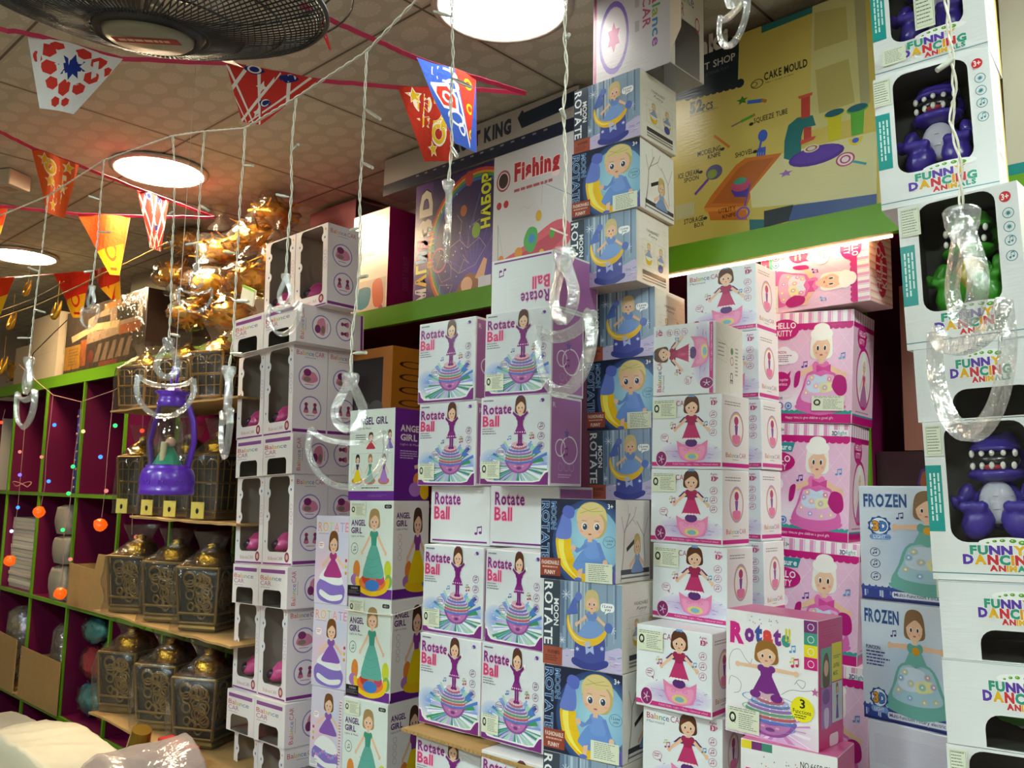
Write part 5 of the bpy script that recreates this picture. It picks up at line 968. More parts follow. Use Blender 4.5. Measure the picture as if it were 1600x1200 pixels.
def fishing(a):
    a.rect(.5, .5, 99.5, 99.5, '#c9cdd4'); a.ring(13, 20, 9, 8, 1.6, '#a8424a'); a.ell(13, 20, 6, 5.6, '#3a2a2c'); a.text('Fishing', 27, 10, 82, 26, '#b32a3a', '#e8d4d6', .06, .04); a.para(27, 29, 78, 32, 1, '#b05a60', 3, .7)
    for x in (8, 17): a.ell(x, 38, 3.2, 2.8, '#b32a3a')
    a.line([(62, 30), (61, 46)], .6, '#3a7a8a'); a.line([(62, 30), (99, 46)], 1.4, '#3a8a94'); a.ell(58, 53, 3.6, 4, '#c9a83a'); a.line([(7, 52), (8, 80)], 2, '#3a8a94'); a.line([(7, 52), (14, 76)], .6, '#3a7a8a')
    a.blob([(8, 82), (40, 72), (74, 60), (92, 62), (96, 74), (70, 90), (30, 100), (12, 100)], '#cf5f74'); a.blob([(14, 84), (42, 76), (80, 66), (88, 72), (60, 84), (24, 92)], '#b84a60')
    a.blob([(40, 70), (46, 60), (56, 62), (56, 72), (48, 78)], '#4aa860'); a.ell(50, 68, 4, 3.4, '#3a8ac8'); a.ell(34, 76, 5, 4, '#d0923a'); a.ell(12, 80, 4, 5, '#d0823a'); a.ell(62, 80, 3, 3, '#d8b03a'); a.ell(74, 68, 3, 3, '#4aa84a'); a.line([(72, 64), (92, 72)], 5, '#e6e2de'); a.poly([(30, 92), (84, 82), (82, 96), (36, 100)], '#c25a70'); a.para(36, 88, 60, 92, 1, '#e0a0b0'); a.line([(34, 46), (40, 43), (45, 46), (52, 42)], .4, '#7a808a')
simple('fishing_game_box', (772, 247), (900, 203), (768, 447), FY, .09, '#c4c6cc', {'front': fishing}, 'white fishing game box with red lettering on the top shelf', zb=ZT+.002)
def magic(a):
    a.rect(.5, .5, 99.5, 99.5, '#221a52'); a.ell(80, 80, 50, 40, '#4a2fa0', '#221a52', n=26)
    a.poly([(0, 0), (24, 0), (20, 100), (0, 100)], '#4a1f74')
    for k, c in enumerate(('#b83a2a', '#c8902a', '#3a8a4a', '#2a5ab0')): a.ring(80, 60, 62-2.4*k, 58-2.4*k, 2.2, c, n=40)
    a.rect(60, 60, 99, 99, '#2c2270'); a.ell(84, 98, 34, 40, '#6a58c8', '#2c2270', n=24)
    for k in range(9): t = math.radians(200+17*k); a.line([(78, 84), (78+44*math.cos(t)*.7, 84+44*math.sin(t))], 2.4, '#5a4ab8')
    a.text('3D', 6, 6, 22, 44, '#cfc6b8', '#1c1830', .06, .04, rot=-90); a.text('МАГИЯ', 4, 46, 17, 97, ['#d9d4d0', '#e0b02a', '#d8d24a', '#4a9ad0', '#d86aa0'], '#1c1830', .05, .04, rot=-90); a.text('ЭПОДНИК', 19, 36, 27, 76, ['#3a9a8a', '#c9a43a', '#c84a3a'], rot=-90, bold=.02); a.text('НАБОР', 86, 8, 96, 50, '#c9d02a', '#1c1830', .05, .04, rot=-90)
    cw = '#cdb7b0'
    for P in (((44, 40), (40, 50), (48, 58), (60, 54), (70, 62), (84, 56), (92, 64), (80, 76), (60, 80), (50, 74), (44, 66)), ((60, 54), (62, 40), (56, 34)), ((70, 62), (72, 46), (84, 42)), ((36, 62), (30, 72), (38, 84), (50, 82), (50, 70), (36, 62)), ((36, 86), (34, 98), (46, 99), (52, 88), (36, 86)), ((60, 80), (66, 70), (72, 74), (64, 66))): a.line(list(P), .9, cw)
    a.ring(34, 66, 10, 10, 1.6, '#c06a86'); a.ell(46, 16, 4, 4, '#8aa03a'); a.ell(64, 32, 4, 4.4, '#a8603a'); a.line([(70, 54), (84, 22)], 6, '#3a4a78'); a.ell(80, 50, 5, 6, '#7aa03a'); a.ell(70, 8, 5, 6, '#a83a3a')
    a.blob([(58, 92), (70, 82), (84, 84), (98, 88), (99, 99), (60, 99)], '#8a5a3c'); a.ell(70, 90, 7, 6, '#d9a88a'); a.poly([(80, 86), (90, 72), (94, 74), (90, 90)], '#d9a88a'); a.rect(84, 86, 99, 96, '#cfd0e0'); r = random.Random(8)
    for k in range(16): a.star(r.uniform(30, 96), r.uniform(8, 90), 1, 1, '#d8d4f0', 4, .3)
simple('light_drawing_kit', (662, 288), (773, 240), (634, 472), FY+.01, .08, '#2a1a50', {'front': magic}, 'purple drawing kit box with rainbow and glowing line art', zb=ZT+.002)
def dessert(a):
    a.rect(.5, .5, 99.5, 99.5, '#d8c8b4'); a.rect(26, 14, 97, 44, '#cf4a78'); a.ell(52, 30, 20, 13, '#d8963a'); a.ell(52, 30, 15, 9, '#e0a848'); a.text('YOGURT', 78, 12, 90, 42, '#a8305a', rot=-90); a.ell(30, 26, 7, 4, '#8a3a3a'); a.rect(4, 66, 96, 97, '#b8a898'); a.blob([(60, 70), (84, 68), (90, 90), (66, 92)], '#b85a3a'); a.blob([(20, 74), (54, 74), (50, 90), (22, 92)], '#2f6a80'); a.ell(84, 95, 6, 3, '#a03a6a')  # gold ovals drawn over the pink panel of the print
def dess_side(a): a.rect(.5, .5, 99.5, 99.5, '#a3155c'); a.text('DESSERT BASKET', 38, 44, 52, 76, '#c0507e', rot=-90)
simple('dessert_set_box', (541, 345), (610, 315), (560, 500), FY-.01, .17, '#a3155c', {'front': dessert, 'right': dess_side}, 'magenta sided dessert toy box with gold ovals on its front, on the top shelf', zb=ZT+.002)
a_, b_ = atY(475, 332, 1.9), atY(518, 318, 1.9)
r = carton(b_.x-a_.x+.12, a_.z-ZT-.004, .16, '#b0707c', {'right': lambda a: a.rect(1, 1, 99, 99, '#4a4446')}); r.name = 'storage_box'; r.location = (a_.x, 1.93, ZT+.002); tag(r, 'dusty pink box in the shade beside the gold packs', 'box')
def ault(a):
    a.rect(.5, .5, 99.5, 99.5, '#a9a5a0'); a.rect(0, 70, 100, 100, '#1a2440'); a.text('ASSAULT KING', 30, 18, 70, 52, '#23304a', bold=.06); a.poly([(73, 24), (75, 8), (76, 16), (99, 10), (99, 44), (75, 52)], '#16293e')
    for k in range(14): a.rect(20+5*k, 74, 21.6+5*k, 78, '#8a8e98')
a_ = atY(640, 225, FY); zt = CEIL-.012; zf = atY(772, 247, FY).z+.003
L_ = simple('toy_gun_box', (600, 240), (905, 150), (600, 300), FY+.005, .1, '#9a9690', {'front': ault}, 'long grey box with dark blue lettering lying over the game boxes', zb=zf, zt=zt)
# white carton lying on top of the high stack, touching the ceiling nearly
def btop(a):
    a.rect(.5, .5, 99.5, 99.5, '#c3bfc4'); a.rect(1, 1, 4.5, 99, '#b05078'); a.ring(28, 52, 20, 38, 3, '#7a5ab0', tt=6); a.ell(28, 52, 16, 30, '#d3c8d0'); a.star(28, 52, 9, 16, '#c04a86', 6, .6)
    a.text('Balance', 78, 14, 88, 78, ['#a8384a', '#a8384a', '#4a9a4a', '#8a9a3a', '#3a7ab0', '#3a7ab0', '#8a4a9a'], rot=90, bold=.02); a.text('CAR', 66, 24, 76, 56, '#a8486a', rot=90, bold=.02); a.para(56, 20, 62, 70, 2, '#a09aa0', 3)
def btop_end(a): a.rect(2, 2, 98, 10, '#b85a6a'); logo_text(a, 8, 16, 70, 44, two=True); a.ring(80, 44, 7, 8, 1.6, '#a8284a')
w_ = atY(1049, 23, 1.49).x-atY(927, 77, 1.49).x; bz = BX['m0'][2]+BX['m0'][5]+CZ+.001; hz = CEIL-.006-bz
r = empty('toy_carton', (atY(927, 77, 1.49).x+.012, 1.475, bz)); mb = MB(); w, h, d = w_-.005, hz, .135
for q in (((0, 0, 0), (w, 0, 0), (w, 0, h), (0, 0, h)), ((0, d, 0), (0, 0, 0), (0, 0, h), (0, d, h)), ((w, d, 0), (0, d, 0), (0, d, h), (w, d, h)), ((0, 0, h), (w, 0, h), (w, d, h), (0, d, h)), ((0, d, 0), (w*.5, d, 0), (w*.5, 0, 0), (0, 0, 0))): mb.face(q, '#cfcacc')
mb.panel_hole([(0, 0), (d, 0), (d, h), (0, h)], rr_pts(.018, .0015, d-.018, h*.52, .014, open_bottom=True), lambda u, v: (w, u, v), '#d9d0c8'); btop(art(mb, w, d, h, 'front')); btop_end(art(mb, w, d, h, 'right')); mb.build('carton', PRINT, r)
m2 = MB(); m2.box((.003, .003, .003), (w*.5, d-.003, h-.003), '#5a544e'); o = m2.build('inner_tray', MATTE, r); o['label'] = 'dark cardboard inside'
m3 = MB(); m3.face([(w*.5, 0.002, 0.0005), (w-.002, .002, .0005), (w-.002, d-.002, .0005), (w*.5, d-.002, .0005)], '#fff'); o = m3.build('window_film', FILM, r); o['label'] = 'clear plastic window'
m4 = MB(); m4.face([(w, 0, h), (w+.03, -.004, h-.01), (w+.028, -.002, h*.3), (w, 0, h*.1)], '#d4c4b0'); o = m4.build('open_flap', MATTE, r); o['label'] = 'bent open cardboard flap'
tag(r, 'white carton lying on the high moon stack just under the ceiling', 'toy box')
# bubble box beyond the dinosaur cartons, orange box and boxes in the dark compartment
def bub(a):
    a.rect(0, 0, 100, 100, '#cfc4ae')
    for y, c in ((20, '#a02a6a'), (44, '#c08a2a'), (66, '#6a3a9a'), (84, '#4a8a3a')): a.ell(40, y, 26, 9, c); a.ell(38, y, 12, 4, '#cfc4ae')
    a.rect(0, 92, 100, 97, '#1f8a86')
q = atY(1572, 250, 1.5); r = carton(.3, CEIL-.06-(ZT+.002), .1, '#cfc4ae', {'front': bub}); r.name = 'activity_box'; r.location = (atY(1568, 150, YS+.06).x, YS+.06, ZT+.002); tag(r, 'cream box with round colour pictures behind the dinosaur cartons', 'box')
def orange_side(a):
    a.rect(0, 0, 100, 100, '#b8701e')
    for y in (24, 42, 60, 78): a.ring(40, y, 26, 5, 6, '#2a1c10')
def orange_front(a): a.rect(0, 0, 100, 100, '#a8641e'); a.rect(0, 14, 78, 92, '#1a1210'); a.ell(30, 84, 20, 10, '#4a4644'); a.ell(64, 84, 16, 10, '#4a4644')
xa, xb = atY(570, 560, 1.72), atY(612, 640, 1.72)
zg = BX['g0'][2]+BX['g0'][5]+CZ
r = carton(.2, .22, .2, '#b8701e', {'front': orange_front, 'right': orange_side}); r.name = 'vehicle_box'; r.location = (-2.0+.02, 1.63, zg+.002); tag(r, 'orange vehicle box with dark window in the shade behind the stacks', 'box')
r.location.x = atY(612, 600, 1.63).x-.2
zs = ZM+.001; xx = XD+.03
def sup(a): a.rect(0, 0, 100, 100, '#2a1016'); a.text('SUPER', 26, 26, 100, 84, '#8a4a2a', '#3a2a6a', .05, .05); a.rect(0, 94, 100, 100, '#5a2a1a')
def gaz(a): a.rect(0, 0, 100, 100, '#8a5a4a'); a.blob([(40, 10), (99, 30), (99, 70), (50, 80), (30, 40)], '#5a3424'); a.text('GAZER', 66, 28, 90, 60, '#6a241c', rot=-90, bold=.02); a.text('TURBO', 34, 66, 96, 90, '#c89a1e', '#1c120c', .06, .06, rot=-90)
YB_ = 1.93; p0 = atY(1370, 745, YB_); p1 = atY(1372, 706, YB_)
r = carton(.34, p1.z-zs if p1.z-zs > .05 else .08, .14, '#2a1016', {'front': sup}); r.name = 'game_box'; r.location = (max(p0.x, XD+.012), YB_, zs); tag(r, 'dark box with glowing orange lettering lying in the right compartment', 'box'); hh = max(.08, p1.z-zs if p1.z-zs > .05 else .08)
r = carton(.2, .36, .1, '#7a4a3c', {'front': gaz, 'left': gaz}); r.name = 'action_toy_box'; r.location = (atY(1410, 600, YB_).x, YB_, zs+hh+.002); tag(r, 'brown and yellow toy box standing above the dark lettered box', 'box')
# ------------------------------------------------------------------ cardboard sheet between carton rows, white cord
CARD = solid('corrugated_card', '#b08c58', .8, bump=.1, bscale=120, var=.12)
b0, b1 = BX['rb50'], BX['rb41']; zc = b0[2]+b0[5]+CZ
m = MB(); m.box((b0[0]-.02, b0[1]-.025, zc+.0015), (b1[0]+b1[4]+.01, b0[1]+.13, zc+.0085), '#fff')
for k in range(30): x = b0[0]-.02+k*.012; m.box((x, b0[1]-.0262, zc+.0028), (x+.005, b0[1]-.0245, zc+.0072), '#fff')
tag(m.build('cardboard_sheet', CARD), 'flat cardboard sheet between the two lowest striped-ball rows', 'cardboard')
g = BX['g2']; M_ = Matrix.Translation((g[0], g[1], g[2]+CZ)) @ Matrix.Rotation(g[3], 4, 'Z') @ Matrix.Rotation(g[7], 4, 'Y'); m = MB(); w, h, d = g[4], g[5], g[6]
def gl(*P): return [M_ @ Vector(p) for p in P]
m.tube(gl((-.003, -.009, h*.87), (w*.5, -.009, h*.86), (w+.012, -.009, h*.865), (w+.012, d*.5, h*.9), (w+.012, d*.8, h*.94)), .0016, '#e9e6de')
m.tube(gl((w+.011, -.006, h*.865), (w+.009, -.006, h*.5), (w+.008, -.006, .01)), .0014, '#e9e6de'); m.ico(gl((w+.010, -.007, h*.865))[0], .004, '#efece4', 1)
tag(m.build('cord', MATTE), 'white cord tied round the middle princess carton', 'string')
# ------------------------------------------------------------------ ceiling fan with a wire guard, upper left
FANM = solid('fan_black', '#1c1a18', .4); FP = atD(232, 66, 1.12)
tiltm = Matrix.Rotation(math.radians(9), 4, CR) @ Matrix.Rotation(math.radians(2), 4, CF)
fan = empty('wall_fan', FP); fan.rotation_mode = 'QUATERNION'; fan.rotation_quaternion = tiltm.to_quaternion(); tag(fan, 'black orbit fan with wire guard hanging at the top left', 'fan')
m = MB(); RG = .224
def gz(r):      # height of the front wires above the hub face
    t = (r-.07)/(RG-.07); return .012+.045*t**1.6
for k in range(110):
    a = 2*PI*k/110; P = []
    for j in range(8): r = .07+(RG-.07)*j/7; P.append((r*math.cos(a+.25*j/7), r*math.sin(a+.25*j/7), gz(r)))
    for j in range(1, 6): r = RG-.16*j/5*(j/5); P.append((r*math.cos(a+.25-.05*j), r*math.sin(a+.25-.05*j), gz(RG)+.075*math.sin(j/5*PI/2)))
    m.tube(P, .0011, '#1c1a18', 4, False)
for r in (.075, .12, .17, .215, RG): m.tube([(r*math.cos(2*PI*j/60), r*math.sin(2*PI*j/60), gz(r)+.001) for j in range(61)], .0016 if r < RG else .004, '#15130f', 6, False)
for z, r in ((.075, .257), (.1, .235)): m.tube([(r*math.cos(2*PI*j/60), r*math.sin(2*PI*j/60), z+.012) for j in range(61)], .0016, '#15130f', 5, False)
o = m.build('wire_guard', FANM, fan)
m = MB(); m.lathe([(0, 0), (.050, .0), (.055, .004), (.057, .012), (.052, .016)], '#8f8a78', 40); m.f = [f[::-1] for f in m.f]; hub = m.build('hub_cap', solid('hub_plastic', '#8f8a76', .35), fan); hub['label'] = 'beige round hub cap'
m = MB(); m.lathe([(.057, .010), (.064, .004), (.069, .014)], '#111', 40); m.build('hub_ring', FANM, fan)
U_ = (tiltm.inverted() @ CR.copy()); ux = Vector((U_.x, U_.y, 0)).normalized(); uy = Vector((-ux.y, ux.x, 0))
m = MB(); A = Art(m, lambda u, v, l: tuple(ux*(u-.5)*.085+uy*(-.004-(v)*.020+.0)*1.0+Vector((0, 0, -.0004-l)) if 0 else ux*(u-.5)*.085+uy*(.004-v*.02+.0)+Vector((0, 0, -.0006-l))), .085, .02)
A.rect(0, 0, 100, 100, '#a83228'); A.para(8, 30, 92, 70, 1, '#d9c49a', 3, .9); o = m.build('maker_label', MATTE, hub); o['label'] = 'red strip label on the hub'
m = MB()
for k in range(3):
    a0 = 2*PI*k/3; rows = []
    for j in range(7): r = .05+.18*j/6; rows.append([Vector((r*math.cos(a0+t), r*math.sin(a0+t), .072+.03*math.sin(3*(t-.4)))) for t in (0, .25, .5, .75, 1.0)])
    m.grid(rows, '#2a2622')
m.build('blade', FANM, fan)
m = MB(); m.lathe([(0, .13), (.06, .13), (.07, .15), (.07, .19), (.05, .21), (.018, .215), (.018, (CEIL-FP.z)*.98+.0)], '#1c1a18', 20); m.build('motor', FANM, fan)
# ------------------------------------------------------------------ bunting
RIB = solid('pink_ribbon', '#c02a58', .55, var=.15, bscale=60)
ZR = CZ+1.02
def ribbon(pts, label, z=ZR, r=.0055):
    P = [atZ(x, y, z) for x, y in pts]; Q = []
    for a, b in zip(P, P[1:]):
        for k in range(8): Q.append(a.lerp(b, k/8)+Vector((0, 0, .003*noise.noise(Vector((len(Q)*.7, 1, 2))))))
    Q.append(P[-1]); m = MB(); m.tube(Q, r, '#fff', prof=[(r, .0006), (-r, .0006), (-r, -.0006), (r, -.0006)]); return tag(m.build('bunting_ribbon', RIB), label, 'ribbon', 'bunting ribbons')
ribbon([(-40, 40), (43, 52), (190, 92), (353, 99), (497, 126), (640, 138), (745, 140), (822, 146)], 'pink ribbon running past the fan towards the grey box', ZR)
ribbon([(470, 6), (500, 24), (585, 62), (652, 92), (745, 122), (822, 146)], 'pink ribbon sloping down from the fan to the grey box', ZR-.012)
ribbon([(-20, 196), (0, 206), (52, 232), (122, 258), (215, 295), (262, 312), (335, 340)], 'pink ribbon sloping past the middle ceiling lamp', ZR)
ribbon([(-20, 316), (0, 322), (122, 335), (203, 338), (335, 340)], 'red ribbon level above the far ceiling lamp', ZR-.05)
ribbon([(-20, 438), (0, 435), (85, 428), (140, 424), (190, 414)], 'red ribbon at the far left under the last lamp', ZR-.06)
def star_pat(a):
    W_, R_, B_ = '#e6e4e6', '#cf3a30', '#24348a'; a.rect(0, 0, 100, 100, W_)
    for x, y, rx, ry in ((20, 16, 11, 10), (30, 8, 9, 6), (60, 10, 10, 8), (80, 16, 10, 10), (22, 40, 12, 11), (82, 40, 11, 11), (28, 62, 11, 10), (50, 66, 11, 13), (74, 62, 11, 10), (40, 88, 10, 8), (62, 86, 9, 7), (8, 28, 6, 9), (94, 26, 6, 9)):
        a.poly([(x+rx*math.cos(math.radians(60*k+15)), y+ry*math.sin(math.radians(60*k+15))) for k in range(6)], R_)
    a.star(52, 34, 23, 24, W_, 8, .62); a.star(52, 34, 19, 20, B_, 8, .52)
def lat_pat(a):
    W_, R_, B_ = '#e6dcd4', '#c2342c', '#232c74'; a.rect(0, 0, 100, 100, R_)
    for k in range(-2, 4): a.line([(34*k, 0), (34*k+58, 100)], 8, W_); a.line([(34*k+58, 0), (34*k, 100)], 8, W_)
    for x, y in ((70, 8), (30, 6), (60, 60)): a.blob([(x-12, y), (x, y-7), (x+12, y), (x, y+9)], B_); a.ring(x, y, 8, 7, 2.4, W_)
    for x, y in ((44, 34), (52, 80)): a.star(x, y, 9, 12, W_, 4, .4)
def scroll_pat(bg='#e8622a', fg='#f2b81e', ol='#f6e6c0'):
    def f(a):
        a.rect(0, 0, 100, 100, bg)
        for x, y, r in ((54, 34, 22), (60, 64, 17), (34, 22, 14)): a.ring(x, y, r+3, r*.8+3, 11, ol); a.ring(x, y, r, r*.8, 7, fg)
        for x, y in ((30, 46), (72, 50), (40, 84), (22, 12), (78, 12)): a.star(x, y, 15, 12, ol, 5, .45); a.star(x, y, 12, 9.5, fg, 5, .45)
    return f
def plain_c(bg='#d8561e', fg='#f0b41c'):
    def f(a):
        a.rect(0, 0, 100, 100, bg); a.poly([(0, 62), (100, 46), (100, 100), (0, 100)], fg); a.ring(56, 62, 22, 16, 8, bg); a.rect(62, 56, 84, 68, fg); a.rect(30, 88, 80, 93, bg)
    return f
def blue_pat(a):
    a.rect(0, 0, 100, 100, '#3f62c4'); W_, R_ = '#e8ecf4', '#d8402e'
    a.poly([(58, 0), (100, 0), (100, 100), (76, 100)], R_); a.line([(52, 0), (74, 100)], 9, W_)
    for y in (12, 66): a.ring(38, y, 22, 10, 7, W_); a.ring(48, y+12, 12, 8, 5, W_)
    a.poly([(6, 26), (40, 22), (52, 40), (48, 58), (14, 56)], W_); a.poly([(10, 30), (36, 27), (46, 40), (42, 54), (16, 52)], R_); a.ell(30, 41, 10, 8, W_); a.ell(30, 41, 5, 4.5, R_)
    for y in (14, 46, 80): a.ring(82, y, 9, 7, 4, '#e8d21e')
def bend(o, a, b, dr):
    bm = bmesh.new(); bm.from_mesh(o.data); e = (b-a); L = e.length; e = e/L
    for k in range(1, 12):
        bmesh.ops.bisect_plane(bm, geom=bm.verts[:]+bm.edges[:]+bm.faces[:], plane_co=a+e*L*k/12, plane_no=e)
    for v in bm.verts:
        u = (v.co-a).dot(e)/L; y = (a.z-v.co.z)/.2; v.co += dr*(.010*math.sin(u*PI)+.005*math.sin(u*9+a.x*7))*L/.2
    bm.to_mesh(o.data); bm.free()
def flag(tl, tr, tip, pat, label, z=ZR, bluntness=.28, tilt=0, back='#c9c2bc'):
    a, b = atZ(*tl, z), atZ(*tr, z); n = (b-a).cross(Vector((0, 0, 1))).normalized()
    d = ray(*tip); t = ((a-Vector((0, 0, CZ))).dot(n))/d.dot(n); c = d*t+Vector((0, 0, CZ))
    mid = (a+b)/2; drop = c-mid; m = MB(); cu = 0
    def fn(u, v, l):
        y = 1-v; k = 1-(1-bluntness)*y; p = a.lerp(b, .5)+(b-a)*(u-.5)*k+drop*y
        q = n*(-(l) - cu*math.sin(u*PI)*(1-.3*y)-cu*.5*math.sin(y*4+u*2)); 
        return p-q*0+(-n if n.dot(p-Vector((0, 0, CZ))) > 0 else n)*(l+cu*math.sin(u*PI)*(.6+.4*y)) 
    W_, H_ = (b-a).length, drop.length
    # cloth: fine grid, then print clipped to the same curved surface
    m.face([fn(0, 0, 0), fn(1, 0, 0), fn(1, 1, 0), fn(0, 1, 0)], back)
    m.face([fn(0, 0, -.0006), fn(0, 1, -.0006), fn(1, 1, -.0006), fn(1, 0, -.0006)], back)
    A = Art(m, lambda u, v, l: fn(u, v, .0006+l*1.5), W_, H_); pat(A)
    o = m.build('hanging_flag', CLOTH); bend(o, a, b, -n if n.dot(mid-Vector((0, 0, CZ))) > 0 else n); return tag(o, label, 'flag', 'bunting flags')
flag((43, 54), (192, 93), (88, 176), star_pat, 'white and red flag with a dark blue star beneath the fan', bluntness=.34)
flag((353, 99), (497, 126), (392, 196), lat_pat, 'red lattice flag with blue scrolls right of the fan', bluntness=.2)
flag((622, 137), (722, 139), (684, 254), scroll_pat('#b0301e', '#d8b41e', '#ece0cc'), 'dark red flag with yellow scroll half behind the blue one', bluntness=.4)
flag((650, 91), (745, 122), (727, 232), blue_pat, 'blue white and red flag in front of the dark red one', ZR-.012, .42)
flag((482, 14), (503, 24), (516, 78), lat_pat, 'narrow twisted flag hanging edge-on beside the fan rim', ZR-.012, .2)
flag((50, 232), (122, 258), (84, 337), scroll_pat(), 'orange flag with yellow scrolls left of the middle lamp', bluntness=.42)
flag((215, 296), (263, 313), (241, 390), lambda a: (lat_pat(a)), 'orange and white lattice flag hanging right of the middle lamp', bluntness=.4)
flag((122, 336), (203, 338), (180, 430), plain_c(), 'plain orange flag with yellow tip above the crescent ornament', ZR-.05, .16)
flag((-38, 322), (12, 324), (-8, 385), plain_c('#d0481e'), 'orange flag cut by the edge beside the far lamp', ZR-.05, .2)
flag((-34, 436), (25, 433), (-4, 492), plain_c('#dc3c16'), 'red orange flag at the far left edge', ZR-.06, .2)
flag((85, 428), (141, 424), (123, 497), plain_c('#d02a14', '#eaa818'), 'red flag with yellow bands left of the truck box', ZR-.06, .18)
flag((143, 424), (186, 415), (182, 468), plain_c('#b02a14', '#d8981c'), 'dark red flag beside the gold packs', ZR-.06, .3)
# ------------------------------------------------------------------ crescent light curtain
WIREM = solid('clear_wire', '#d9d4c4', .3, spec=.6); BULB = solid('led_stub', '#dfe0d4', .2, trans=.3)
CLEAR = film('clear_plastic', .5, 60, '#fbfcfc', gloss=.2, rough=.1, white=.1)
YC = .8
def twist(m, P, r=.0011, tw=.0016, c='#d9d4c4'):
    Q = []; N = len(P)
    for k in range(N-1):
        n = max(2, int((P[k+1]-P[k]).length/.006))
        for j in range(n): Q.append(P[k].lerp(P[k+1], j/n))
    Q.append(P[-1])
    for ph in (0, PI): m.tube([q+Vector((math.cos(i*.75+ph)*tw, math.sin(i*.75+ph)*tw, 0)) for i, q in enumerate(Q)], r, c, 5)
def ornament(k, yaw):
    """clear drop above a crescent; hangs from its cap at the origin, k metres tall"""
    m = MB(); w, t = .0105*k/.15, .018*k/.15; pr = [(-t*.5, -w*.5), (t*.5, -w*.5), (t*.5, w*.5), (-t*.5, w*.5)]
    ro = Matrix.Rotation(yaw, 3, 'Z')
    def loop(P): m.tube([ro @ Vector((x*k, 0, z*k)) for x, z in P], .003, '#fff', prof=[(b*.62, a*.62) for a, b in pr])
    n = 26; P = []
    for j in range(n+1):
        a = -PI/2+2*PI*j/n; x = .125*math.cos(a); z = -.33+.17*math.sin(a); z = z if z < -.33 else -.33+(z+.33)*1.55*(1); x *= 1 if z < -.33 else max(.0, 1-((z+.33)/.27)**1.2*.85); P.append((x, z))
    loop(P)
    P = [(-.32, -.50)]+[(-.32*math.cos(PI*j/22)*(1) if 0 else .34*math.cos(PI+PI*j/22), -.60+.40*math.sin(PI+PI*j/22)-(.0)) for j in range(1, 22)]+[(.32, -.50)]
    loop(P)
    P = [(-.32, -.50)]+[(.30*math.cos(PI+PI*j/14), -.50+.115*math.sin(PI+PI*j/14)) for j in range(1, 14)]+[(.32, -.50)]; loop(P)
    o = m.build('crescent_ornament', CLEAR); return o
def drop(path, kpx, yaw, label, stubs=(), kscale=1):
    P = [atY(x, y, YC) for x, y in path]; e = P[-1]; r = empty('hanging_light', P[0]); tag(r, label, 'hanging light', 'crescent curtain lights')
    def ch(o, lb=None):
        o.parent = r; o.location = o.location-r.location if 0 else o.location
        if lb: o['label'] = lb
        return o
    m = MB(); twist(m, [p-P[0] for p in P]); ch(m.build('wire', WIREM))
    for (x, y, sx, sy) in stubs: m = MB(); a, b = atY(x, y, YC), atY(x+sx, y+sy, YC-.01); m.tube([a-P[0], a.lerp(b, .3)-P[0], b-P[0]], [.0013, .0028, .0026], '#e6e6dc', 7); ch(m.build('led_stub', BULB))
    ky = atY(path[-1][0], path[-1][1]+kpx, YC); K = e.z-ky.z
    o = ornament(K/1.0, yaw); ch(o, 'clear plastic drop and crescent'); o.location = e-P[0]
    m = MB(); m.lathe([(.004, .002), (.009, 0), (.010, -.004), (.010, -.016), (.007, -.022), (.006, -.03)][::-1] if 0 else [(.006*K/.15, -.16*K), (.011*K/.15, -.075*K), (.012*K/.15, -.02*K), (.010*K/.15, -.002*K), (.003*K/.15, 0)], '#fff', 12)
    q = ch(m.build('cap', CLEAR)); q.location = e-P[0]; return r
drop([(1478, -6), (1484, 60), (1492, 140), (1486, 190), (1500, 250), (1502, 325)], 352, math.radians(-50), 'clear drop and crescent, largest, in front of the green dinosaur', [(1490, 92, -26, 18)])
drop([(884, -6), (882, 60), (886, 110), (880, 170), (884, 260), (882, 330), (882, 388)], 224, math.radians(-17), 'clear drop and crescent hanging before the upside-down carton', [(886, 62, 3, -8), (884, 186, -8, -16)])
drop([(573, 80), (571, 130), (569, 172), (566, 240), (562, 300), (563, 400), (556, 480), (550, 520), (548, 583)], 178, math.radians(52), 'clear drop and crescent before the purple sided carton', [(570, 170, 24, 16), (566, 254, 16, 8), (562, 356, -16, 4), (560, 434, 14, -3), (552, 552, 20, -1)])
drop([(706, -4), (706, 30), (708, 90), (704, 160), (706, 225), (701, 282)], 122, math.radians(-38), 'narrow edge-on clear ornament before the purple drawing kit', [(706, 26, -28, -8), (706, 122, 30, 14), (704, 228, 10, 16)])
drop([(463, 152), (458, 200), (455, 240), (456, 300), (450, 370), (447, 428)], 93, math.radians(15), 'small clear ornament in front of the topmost window carton', [(458, 234, 8, -8), (452, 308, -20, -4)])
drop([(383, 200), (381, 245), (376, 300), (372, 380), (367, 470), (364, 535), (358, 572)], 140, math.radians(-21), 'edge-on clear ornament in front of the outer window cartons', [(381, 258, 14, 1), (370, 396, -18, -2), (366, 470, 22, 1), (360, 552, 18, 1)])
drop([(320, 205), (315, 260), (311, 330), (308, 412)], 74, math.radians(48), 'small clear ornament against the lower gold packs', [(312, 320, 14, 9), (309, 380, -18, 2)])
drop([(270, 212), (273, 262), (272, 330), (268, 420), (267, 480), (264, 528)], 122, math.radians(65), 'clear drop and crescent in front of the purple lantern', [(272, 330, -8, 5), (269, 386, -2, -8), (266, 522, 14, 3)])
drop([(163, 250), (158, 300), (153, 370), (147, 420), (144, 446)], 65, math.radians(10), 'small clear ornament in front of the truck box', [(156, 312, -17, -6), (154, 362, 18, 1), (146, 423, -14, 2)])
